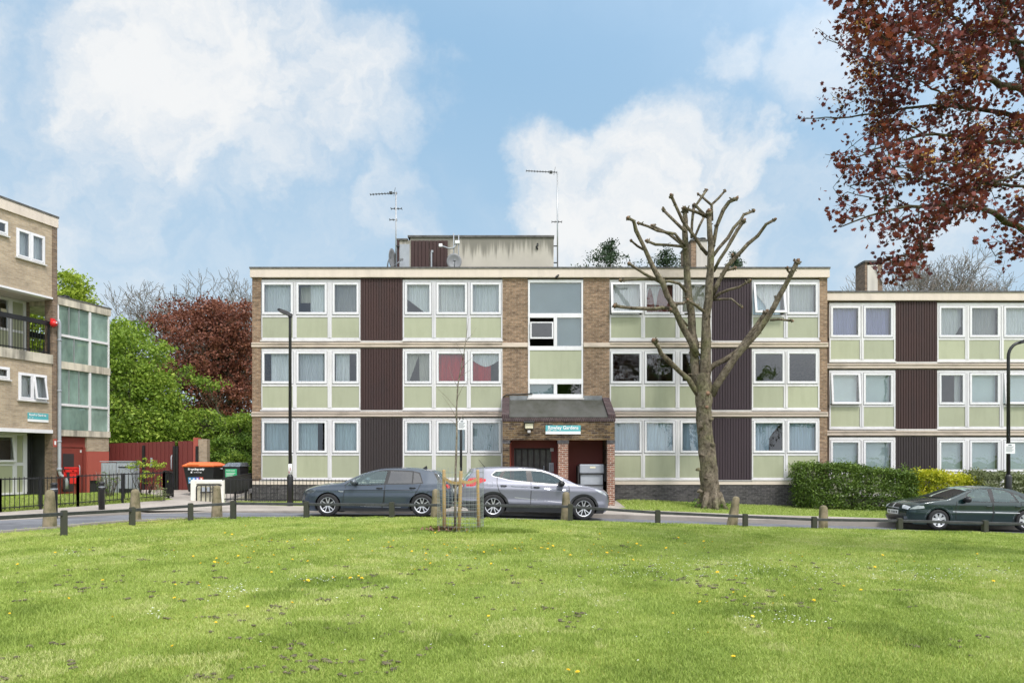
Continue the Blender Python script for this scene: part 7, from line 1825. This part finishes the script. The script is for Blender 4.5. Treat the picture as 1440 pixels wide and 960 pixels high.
def dense3(P, rr):
    a, b = [], []
    for i in range(len(P)-1):
        for q in range(4): f = q/4; a.append(P[i].lerp(P[i+1], f)); b.append((rr[i]*(1-f)+rr[i+1]*f)*(1+random.gauss(0, .012)))
    return a+[P[-1]], b+[rr[-1]]
def pollard():
    Y = 25.0
    b = PX(1000, 708, Y); b.z = Hf(b.x, b.y)
    t = thing('pollarded_tree', 'large pollarded plane tree with stubby leafless limbs on the grass in front of the flats', 'tree', b)
    s = Y/F
    def C(pts, dy=0, z0=None):
        out = []
        for i, p in enumerate(pts):
            d = dy*(i/(max(1, len(pts)-1))); v = PX(p[0], p[1], Y+d); v.y = Y+d; out.append(v-b)
        return out
    def limb(pts, r0, r1, dy, parent, name='limb', knob=True, seed=0):
        r0 *= .90; r1 *= .92
        P = C(pts, dy); Q = [P[0]]; 
        # resample with small kinks
        for a, c in zip(P, P[1:]):
            k = max(1, int((c-a).length/.35))
            for q in range(1, k+1):
                v = a.lerp(c, q/k)
                if q < k or c is not P[-1]: v = v+Vector((random.gauss(0, .018), random.gauss(0, .02), random.gauss(0, .018)))
                Q.append(v)
        n = len(Q); rr = [(r0+(r1-r0)*(i/(n-1))**.8)*s for i in range(n)]
        m = MB().tube(Q, rr, 12 if r0 > 3.5 else 8, jitter=.30, seed=seed)
        if knob:
            m.blob(Q[-1], (r1*s*1.4, r1*s*1.3, r1*s*1.25), 8, 1.1, seed, 6)
            for _ in range(random.randint(2, 4)):
                e = Vector((random.gauss(0, 1), random.gauss(0, 1), random.gauss(.3, .8))).normalized(); e = (e+(Q[-1]-Q[-2]).normalized()*.7).normalized(); q0 = Q[-1]-(Q[-1]-Q[-2]).normalized()*random.uniform(0, .12)
                m.tube([q0, q0+e*r1*s*random.uniform(1.9, 2.9)], [r1*s*.6, r1*s*.38], 6)
            if n > 3:
                for _ in range(int(n*.9)):
                    i = random.randint(1, n-1); e = Vector((random.gauss(0, 1), random.gauss(0, 1), random.gauss(.2, .7))).normalized()
                    m.tube([Q[i], Q[i]+e*rr[i]*random.uniform(1.3, 1.9)], [rr[i]*.34, rr[i]*.16], 5)
            if n > 4 and r0 > 2.2:
                for _ in range(2):
                    i = random.randint(2, n-2); a = random.random()*6.28
                    m.blob(Q[i]+Vector((math.cos(a), math.sin(a), .2))*rr[i]*.8, rr[i]*.55, 6, .6, seed+1, 4)
        o = m.build(name, 'bark', parent)
        if knob: MB().blob(Q[-1]+(Q[-1]-Q[-2]).normalized()*r1*s*.9+Vector((0, -.02, 0)), (r1*s*.95,)*3, 7, .5, seed+3, 5).build('cut_end', 'cut', o)
        return o
    m = MB()
    tr = [(1001, 716, 18), (1000, 708, 16), (998.5, 697, 14.2), (997.5, 680, 13.2), (996, 660, 12.6), (994, 640, 12.2), (992.5, 620, 11.4), (991.5, 600, 11), (990.5, 580, 11.2), (990, 565, 12.2), (990, 553, 12.8), (989, 540, 12), (987.5, 525, 11.5)]
    rr = [v[2]*s*.96 for v in tr]; m.tube(dense3(C(tr), rr)[0], dense3(C(tr), rr)[1], 26, jitter=.26, seed=2)
    for k in range(7):   # root flare
        a = 6.28*k/7+.3; m.tube([(0+math.cos(a)*.26, math.sin(a)*.26, .55), (math.cos(a)*.42, math.sin(a)*.42, .12), (math.cos(a)*.62, math.sin(a)*.6, -.12)], [.12, .12, .06], 7)
    for px, py in ((984, 690), (1001, 655), (986, 640), (1002, 625), (985, 600), (1000, 590), (982, 660), (994, 672)):
        q = PX(px, py, Y-.27)-b; m.blob(q, (.10, .06, .06), 7, .7, px, 5)
    m.build('trunk', 'bark', t)
    for px, py, rr_ in ((991, 573, .055), (992, 554, .075)): MB().lathe([(.001, -.335), (rr_, -.32), (rr_*1.2, -.28), (rr_*1.3, -.2)], 10, tuple(PX(px, py, Y)-b), axis='y').build('branch_scar', 'cut', t)
    random.seed(4)
    mm = 'limb'
    limb([(986, 548), (979, 527), (976, 500), (974, 470), (971, 440), (968, 415), (966, 390), (965, 355), (963.5, 325), (963, 297)], 8.2, 3.8, .5, t, seed=1)
    limb([(990, 545), (991.5, 520), (991.5, 490), (993, 455), (996, 422), (998.5, 395), (1000, 360), (999, 330), (997, 300)], 9.5, 3.8, -.3, t, seed=2)
    D = [
     ([(980, 500), (972, 482), (958, 455), (946, 430), (931, 398), (915, 368), (903, 345), (894, 325), (890, 312), (884, 307)], 6.0, 2.4, -.9),
     ([(905, 351), (896, 345), (887.5, 338.6)], 1.9, 1.6, -.3), ([(936.6, 404), (929.5, 396), (908, 386.5), (896, 379), (885, 371)], 2.6, 2.0, -1.0),
     ([(965, 410), (956, 399), (941, 395), (933, 396)], 2.6, 2.0, -.4), ([(930, 393), (915, 392.5), (895, 393), (873, 394)], 2.3, 2.0, -.8),
     ([(966, 458), (956, 446), (944, 436)], 2.6, 2.2, -.4), ([(946, 434), (932, 433), (908, 434), (879, 433), (865, 430)], 2.9, 2.4, -1.1),
     ([(965, 350), (958, 344), (941, 329), (917.5, 318)], 2.5, 2.2, .6), ([(964, 345), (957, 338), (949, 329), (925, 324), (898, 314)], 2.5, 1.8, -.6),
     ([(964, 350), (958, 347), (937, 344.6), (921, 343), (910, 339)], 2.4, 2.1, .3), ([(964, 326), (949, 312), (933, 295.5)], 2.6, 2.3, .5),
     ([(995, 358), (977, 334), (960.6, 311), (949, 288), (944, 276)], 3.0, 2.3, -.7), ([(999, 307.5), (984.6, 299), (963, 293)], 2.6, 2.2, -.4),
     ([(992, 304), (980, 290), (987, 278), (993, 268)], 2.6, 1.9, .3), ([(972.6, 334), (974, 312), (976, 289)], 2.3, 2.3, .5), ([(978, 331), (984, 317), (990.5, 304)], 2.0, 1.8, .6),
     ([(1001, 310), (1001, 288), (1010, 278), (1019, 269)], 2.4, 1.7, .2), ([(1000, 288), (992, 280), (982, 273)], 1.8, 1.5, .3),
     ([(1002, 348), (1006, 335), (1008.5, 317), (1018, 296), (1025, 284), (1034, 280)], 3.3, 2.7, -.5), ([(1003, 360), (1010, 348), (1023, 334), (1042, 310), (1047, 302), (1059, 297)], 2.7, 2.2, .5),
     ([(1003, 382), (1012, 366), (1020.5, 350), (1037, 324), (1045.6, 311)], 2.7, 2.5, -.3), ([(1000, 418), (1008, 398), (1023, 374.6), (1042, 353), (1063.6, 331), (1078, 315), (1089, 309)], 4.2, 2.0, -.9),
     ([(1014, 386), (1022, 380), (1032.5, 377)], 2.4, 2.0, -.4), ([(1031, 366), (1030, 359)], 2.4, 2.0, -.3), ([(998, 424), (1012, 413), (1023, 408), (1040, 403), (1054, 395)], 2.4, 1.6, -.7), ([(1002, 422), (1016, 420), (1028, 421), (1043, 432)], 1.9, 1.3, -.8),
     ([(997, 446), (989, 437), (980, 429), (968, 422.5)], 2.5, 2.2, -.6), ([(968, 423), (960, 426), (950, 427)], 1.9, 2.3, -.2),
     ([(1000, 556), (1008, 541), (1019, 524), (1035, 501), (1052, 481), (1064, 468), (1076, 452), (1087, 435), (1098, 415), (1107, 397), (1115, 380), (1120.5, 369)], 6.6, 3.3, -1.2),
     ([(996, 520), (1006, 513), (1020, 506), (1036, 494), (1050, 477), (1062, 460), (1070, 448), (1077, 440)], 4.6, 3.2, -.4),
     ([(1083, 450), (1095, 450), (1113, 451)], 1.9, 1.8, -.3), ([(1113, 386), (1108, 380), (1107, 377)], 1.9, 1.9, -.2), ([(1090, 424), (1090, 417)], 1.2, 1.0, -.1),
     ([(985, 560), (976, 546), (967, 533), (957, 522), (947, 513), (937, 505), (930, 497), (925, 487), (920, 480)], 4.6, 3.0, -1.2)]
    for i, (p, r0, r1, dy) in enumerate(D): limb(p, r0, r1, dy, t, seed=i*3)
    g = thing('basal_sprouts', 'leafy green sprouts round the foot of the pollarded tree', 'plant', (b.x, b.y, b.z))
    P, tn = blob_points([((b.x-.5, b.y-.2, b.z+.16), (.5, .3, .18), 16), ((b.x+.35, b.y-.3, b.z+.14), (.35, .25, .2), 12)], 16, .12, .2)
    V, Fa, tt = leaf_quads(P, .06, tn); np_obj('leaves', V-np.array(b), Fa, 'leaf_mid', g, tone=tt)

def maple():
    "Norway maple whose trunk stands just outside the right edge; its crown reaches into the picture"
    base = Vector((11.2, 11.5, 0)); base.z = Hlawn(11.2, 11.5)
    t = thing('copper_maple', 'dark red leaved maple whose boughs hang into the upper right of the view', 'tree', base)
    MB().tube([(0, 0, -.3), (0, 0, .4), (-.05, 0, 2), (-.1, 0, 4), (0, .1, 6.2), (.1, .1, 9)], [.42, .32, .27, .25, .18, .08], 16, jitter=.12).build('trunk', 'barkdark', t)
    O = Vector(base)
    def Yat(px, k): return 10.6+.0008*(1440-px)*k
    Ls = [ # (points, r0, r1, depth slope, height on the trunk where it leaves)
     ([(1440, 127), (1406, 120), (1380, 109), (1345, 83), (1310, 61), (1262, 35), (1225, 12)], 5.5, .9, -3.5, 5.0),
     ([(1440, 164), (1398, 157), (1345, 149), (1297, 150), (1231, 160), (1179, 166), (1130, 167)], 3.8, .6, 2.0, 4.6),
     ([(1440, 201), (1380, 199), (1345, 190), (1300, 190), (1250, 205), (1190, 225)], 3.4, .7, -1.5, 4.4),
     ([(1440, 324), (1406, 306), (1371, 289), (1336, 287), (1292, 291), (1235, 300), (1185, 318)], 5.0, .8, -2.5, 3.6),
     ([(1330, 290), (1322, 305), (1310, 324), (1288, 359), (1268, 388)], 2.4, .7, -1.0, None),
     ([(1440, 96), (1424, 52), (1412, 20), (1400, -30)], 5.5, 4, 2.0, 5.4),
     ([(1440, 262), (1390, 258), (1340, 262), (1290, 250), (1240, 250), (1195, 262)], 2.6, .7, 1.5, 4.0),
     ([(1440, 240), (1398, 255), (1360, 232), (1310, 222), (1255, 235)], 1.8, .6, -3.0, 4.2),
     ([(1440, 60), (1385, 48), (1330, 20), (1290, -10)], 2.6, 1.0, 1.0, 6.0),
     ([(1345, 149), (1320, 128), (1290, 112), (1240, 88), (1190, 70), (1152, 44)], 1.8, .5, 1.0, None),
     ([(1380, 109), (1365, 140), (1362, 190), (1360, 232)], 1.5, .8, -1.0, None),
     ([(1440, 345), (1420, 350), (1400, 360)], 1.4, .6, -1.0, 3.4), ([(1300, 190), (1262, 170), (1225, 182), (1198, 206)], 1.3, .5, 1, None), ([(1292, 291), (1260, 280), (1215, 276), (1192, 270)], 1.2, .5, -1, None)]
    segs = []
    for pts, r0, r1, sl, hz in Ls:
        P = [PX(px, py, 10.8+sl*(1440-px)/330) for px, py in pts]
        if hz is not None:
            j = Vector((base.x, base.y, hz-1.1+base.z)); a = P[0]; P = [j, j.lerp(a, .5)+Vector((0, 0, .15))]+P
            rad = [r0*1.5, r0*1.25]+list(np.linspace(r0, r1, len(pts)))
        else: rad = list(np.linspace(r0, r1, len(pts)))
        Q = [P[0]]; RR = [rad[0]]
        for i in range(len(P)-1):
            for q in (1, 2, 3):
                f = q/3; v = P[i].lerp(P[i+1], f)
                if q < 3: v += Vector((random.gauss(0, .012), random.gauss(0, .03), random.gauss(0, .014)))
                Q.append(v); RR.append(rad[i]+(rad[i+1]-rad[i])*f)
        MB().tube([v-O for v in Q], [x*.0098 for x in RR], 8, jitter=.1).build('branch', 'barkdark', t)
        segs += Q[4:]
    region = [(1182, -60), (1178, 8), (1190, 40), (1188, 78), (1166, 128), (1150, 165), (1182, 186), (1178, 215), (1190, 240), (1178, 262), (1176, 318), (1215, 312), (1246, 325), (1262, 345), (1232, 362), (1250, 392), (1285, 392), (1296, 352), (1312, 318), (1345, 300), (1392, 296), (1402, 312), (1388, 345), (1405, 372), (1432, 360), (1445, 345), (1560, 380), (1700, 320), (1800, 100), (1700, -160), (1250, -160)]
    holes = [((1378, 130), 15, 12), ((1395, 190), 14, 9), ((1360, 330), 30, 18), ((1418, 270), 14, 10), ((1320, 200), 9, 7), ((1425, 140), 10, 12), ((1218, 226), 7, 9), ((1345, 60), 10, 8), ((1376, 232), 9, 7), ((1262, 200), 6, 6), ((1410, 50), 9, 12), ((1334, 275), 9, 6), ((1240, 132), 7, 6), ((1425, 225), 9, 8)]
    sp = np.array([[v.x, v.y, v.z] for v in segs])
    r = random.Random(9)
    # maple leaf outline
    mp = [(0, -.48), (.10, -.28), (.38, -.36), (.30, -.12), (.52, .06), (.30, .14), (.28, .34), (.12, .22), (0, .52), (-.12, .22), (-.28, .34), (-.30, .14), (-.52, .06), (-.30, -.12), (-.38, -.36), (-.10, -.28)]
    lv, lf, lt, fv, ff, ft = [], [], [], [], [], []
    tw = MB(); cand = []
    for _ in range(14000):
        if len(cand) >= 1900: break
        px = r.uniform(1120, 1790); py = r.uniform(-160, 400)
        if px > 1440 and r.random() < .6: continue
        if not pip(px, py, region): continue
        if any(((px-h[0][0])/h[1])**2+((py-h[0][1])/h[2])**2 < 1 for h in holes): continue
        nn = noise.noise(Vector((px*.026, py*.026, 1.7)))
        if nn < -.06 and r.random() < .88: continue
        if px < 1210 and r.random() < .5: continue
        c0 = PX(px, py, 10.8)
        d2 = (sp[:, 0]/sp[:, 1]-c0.x/c0.y)**2+((sp[:, 2]-CZ)/sp[:, 1]-(c0.z-CZ)/c0.y)**2
        j = int(d2.argmin()); Y = min(13.2, max(8.4, sp[j, 1]+r.gauss(0, .55))); c = PX(px, py, Y)
        cand.append((float(d2[j])+.0, tuple(c)))
    cand.sort(); nodes = [tuple(q) for q in sp]; nodes_np = np.array(nodes+[(0, 0, 0)]*len(cand)); cnt = len(nodes)
    for _, c in cand:
        c = Vector(c); px = CX+F*c.x/c.y; py = HZ-F*(c.z-CZ)/c.y
        dd = np.linalg.norm(nodes_np[:cnt]-np.array(c)[None], axis=1); j = int(dd.argmin()); a = Vector(nodes_np[j])
        if dd[j] < 1.3:
            w_ = dd[j]*.12; m1 = a.lerp(c, .35)+Vector((r.gauss(0, w_), r.gauss(0, w_), r.gauss(0, w_))); m2 = a.lerp(c, .7)+Vector((r.gauss(0, w_), r.gauss(0, w_), r.gauss(0, w_)))
            tw.tube([a-O, m1-O, m2-O, c-O], [.0065, .0055, .004, .003], 4)
        nodes_np[cnt] = tuple(c); cnt += 1
        k = r.randint(7, 13); tn0 = .45+.22*r.gauss(0, 1)
        for _k in range(k):
            p = c+Vector((r.gauss(0, .10), r.gauss(0, .10), r.gauss(-.03, .08))); s = r.uniform(.05, .10)
            # leaves hang: mostly steep, facing about anywhere
            yaw = r.random()*6.28; pitch = r.gauss(1.1, .5); roll = r.gauss(math.pi, .7)
            Mx = Matrix.Rotation(yaw, 3, 'Z') @ Matrix.Rotation(pitch, 3, 'X') @ Matrix.Rotation(roll, 3, 'Z')
            o = len(lv)
            for x, y in mp: lv.append(tuple(p-O+Mx @ Vector((x*s, y*s, abs(x)*s*.25))))
            lf.append(tuple(range(o, o+len(mp)))); lt.append(tn0+r.gauss(0, .18))
        if r.random() < .30 and py < 275 and noise.noise(Vector((px*.012, py*.012, 5))) > -.1:
            for _k in range(r.randint(14, 26)):
                p = c+Vector((r.gauss(0, .06), r.gauss(0, .06), r.gauss(.02, .05))); s = r.uniform(.012, .028); o = len(fv)
                u = Vector((r.gauss(0, 1), r.gauss(0, 1), r.gauss(0, 1))).normalized(); v = u.orthogonal().normalized()
                fv += [tuple(p-O+u*s), tuple(p-O+v*s), tuple(p-O-u*s), tuple(p-O-v*s)]; ff.append((o, o+1, o+2, o+3)); ft.append(.5+r.gauss(0, .25))
    # loose sprays at the left rim
    for pts in ([(1215, 100), (1190, 70), (1165, 52), (1150, 40)], [(1200, 165), (1165, 168), (1135, 166), (1118, 168)], [(1200, 215), (1178, 220), (1160, 217)]):
        P = [PX(px, py, 11.2) for px, py in pts]; tw.tube([v-O for v in P], [.007, .005, .004, .003][:len(P)], 4)
        for a, b_ in zip(P, P[1:]):
            for _k in range(12):
                p = a.lerp(b_, r.random())+Vector((r.gauss(0, .04), r.gauss(0, .05), r.gauss(-.02, .05))); s = r.uniform(.035, .08)
                Mx = Matrix.Rotation(r.random()*6.28, 3, 'Z') @ Matrix.Rotation(r.gauss(1.1, .5), 3, 'X'); o = len(lv)
                for x, y in mp: lv.append(tuple(p-O+Mx @ Vector((x*s, y*s, abs(x)*s*.25))))
                lf.append(tuple(range(o, o+len(mp)))); lt.append(.4+r.gauss(0, .2))
    tw.build('twigs', 'barkdark', t)
    np_obj('crown', np.array(lv), np.array(lf), 'leaf_maroon', t, tone=np.array(lt))
    np_obj('blossom', np.array(fv), np.array(ff), 'flower_olive', t, tone=np.array(ft))

def hedge(name, label, x0, x1, y0, y1, zt, m, n, size, cat='hedge', top=None, lump=.18, core=True, corem='leafcore', clusters=None):
    c = Vector(((x0+x1)/2, (y0+y1)/2, Hf((x0+x1)/2, y0)))
    t = thing(name, label, cat, c)
    zb = min(Hf(x0, y0), Hf(x1, y0))-.1
    q = MB(); st = 10
    # stems inside
    for i in range(int((x1-x0)*5)):
        x = random.uniform(x0+.15, x1-.15); y = random.uniform(y0+.1, y1-.1); h = (top(x) if top else zt)-.12
        q.tube([Vector((x, y, zb))-c, Vector((x+random.gauss(0, .08), y+random.gauss(0, .06), (zb+h)/2))-c, Vector((x+random.gauss(0, .2), y+random.gauss(0, .12), h))-c], [.02, .014, .006], 4)
        for _ in range(3):
            z = random.uniform(zb+.2, h); q.tube([Vector((x, y, z-.15))-c, Vector((x+random.gauss(0, .2), y+random.gauss(-.1, .2), z+.1))-c], [.01, .004], 3)
    q.build('stems', 'barkdark', t)
    ncl = clusters or n//22; P = []; tn = []
    for _ in range(ncl):
        f = random.random()
        x = random.uniform(x0, x1); tz = top(x) if top else zt
        if f < .42: y = y0+abs(random.gauss(0, .06)); z = zb+.08+(tz-zb-.08)*random.random()**.85
        elif f < .68: y = random.uniform(y0, y1); z = tz-abs(random.gauss(0, .05))
        elif f < .80: y = random.uniform(y0, y1); z = zb+(tz-zb)*random.random(); x = x0+abs(random.gauss(0, .05)) if random.random() < .5 else x1-abs(random.gauss(0, .05))
        else: y = random.uniform(y0+.1, y1-.1); z = zb+(tz-zb)*random.random()
        l = lump*noise.noise(Vector((x*1.1, z*1.4, 3.1))); y -= l; z += l*.5
        m_ = random.randint(14, 30)
        e = rng.normal(size=(m_, 3))*np.array([.09, .06, .07]); P.append(np.array([x, y, z])+e)
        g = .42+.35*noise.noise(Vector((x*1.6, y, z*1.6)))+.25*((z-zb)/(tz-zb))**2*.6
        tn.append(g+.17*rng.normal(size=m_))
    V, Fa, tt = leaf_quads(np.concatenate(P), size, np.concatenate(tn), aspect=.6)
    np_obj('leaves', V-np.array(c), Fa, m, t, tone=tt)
    return t
def hedges():
    k = .0258; X = lambda px: (px-CX)*k; Z = lambda py: CZ-(py-HZ)*k
    hedge('clipped_hedge', 'clipped dark green hedge in front of the corner of the flats', X(1123), X(1288), 25.75, 26.45, Z(659), 'leaf_hedge', 30000, .075,
          top=lambda x: Z(lin(x, [(X(1123), 656), (X(1128), 653.5), (X(1190), 656), (X(1240), 660), (X(1288), 668)])))
    hedge('golden_shrub', 'bright yellow green shrub row between the clipped hedge and the green saloon', X(1284), X(1382), 25.85, 26.5, Z(668), 'leaf_yellow', 15000, .085, cat='shrub', lump=.35,
          top=lambda x: Z(lin(x, [(X(1284), 668), (X(1300), 666), (X(1330), 669), (X(1360), 671), (X(1382), 676)])))
    hedge('grey_shrub', 'grey green shrubs behind the roof of the green saloon', X(1372), X(1475), 25.7, 26.7, Z(664), 'leaf_grey', 13000, .075, cat='shrub', lump=.4,
          top=lambda x: Z(664)+.10*math.sin(x*2.3)-.08)
    # straggly shrub in front of the red gates
    Y = 24.6; kk = Y/F
    def B(px, py, rx, ry, n): c = PX(px, py, Y); return ((c.x, c.y, c.z), (rx*kk, .35, ry*kk), n)
    b = PX(205, 697, Y); b.z = Hf(b.x, b.y)
    t = thing('straggly_shrub', 'straggly shrub with yellow green new leaves behind the railing by the red gates', 'shrub', b)
    q = MB()
    for px, py in ((182, 655), (192, 648), (200, 645), (208, 640), (214, 652), (222, 650), (228, 662), (196, 660), (233, 672), (190, 670)):
        e = PX(px, py, Y+random.uniform(-.3, .3))-b; s = Vector((random.uniform(-.25, .25), random.uniform(-.1, .1), -.1)); q.tube([s, s.lerp(e, .5)+Vector((random.gauss(0, .06), 0, .08)), e], [.016, .011, .004], 4)
        for _ in range(4): f = random.uniform(.4, .95); p = s.lerp(e, f); q.tube([p, p+Vector((random.gauss(0, .16), random.gauss(0, .12), random.uniform(.05, .22)))], [.006, .003], 3)
    q.build('stems', 'barkdark', t)
    P, tn = blob_points([B(207, 652, 12, 10, 16), B(190, 655, 9, 7, 9), B(221, 654, 8, 8, 9), B(206, 668, 16, 10, 10), B(230, 672, 6, 8, 5)], 15, .11, .2)
    V, Fa, tt = leaf_quads(P, .07, tn); np_obj('leaves', V-np.array(b), Fa, 'leaf_lime', t, tone=tt)
    b = PX(152, 700, 24.0); b.z = Hf(b.x, b.y)
    t = thing('twiggy_bush', 'low twiggy reddish bush behind the railing in front of the metal cabinets', 'shrub', b)
    q = MB()
    for i in range(60): a = random.random()*6.28; q.tube([(math.cos(a)*.1, math.sin(a)*.1, -.05), (math.cos(a)*.25, math.sin(a)*.2, .45), (math.cos(a)*.3+random.gauss(0, .1), math.sin(a)*.25, random.uniform(.7, 1.05))], [.009, .007, .003], 3)
    q.build('stems', 'twig', t)
    P, tn = blob_points([((b.x, b.y, b.z+.6), (.35, .3, .4), 26)], 14, .12, .3); V, Fa, tt = leaf_quads(P, .05, tn); np_obj('leaves', V-np.array(b), Fa, 'leaf_mid', t, tone=tt)
    b = PX(222, 700, 23.6); b.z = Hf(b.x, b.y)
    t = thing('pale_weeds', 'clump of pale flowering weeds beside the end post of the left railing', 'plant', b)
    P, tn = blob_points([((b.x, b.y, b.z+.3), (.3, .2, .3), 22)], 14, .1, .3); V, Fa, tt = leaf_quads(P, .045, tn+.2); np_obj('leaves', V-np.array(b), Fa, 'leaf_grey', t, tone=tt)

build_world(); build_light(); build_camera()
build_ground(); 
main_building(); right_building(); left_building()
golf(); suv(); saloon()
rail_fence(); bollards(); railings(); red_gates(); bins(); cabinets(); posts(); sapling(); aerials()
far_trees(); pollard(); maple(); hedges(); reflected_trees()
build_grass(); flowers()
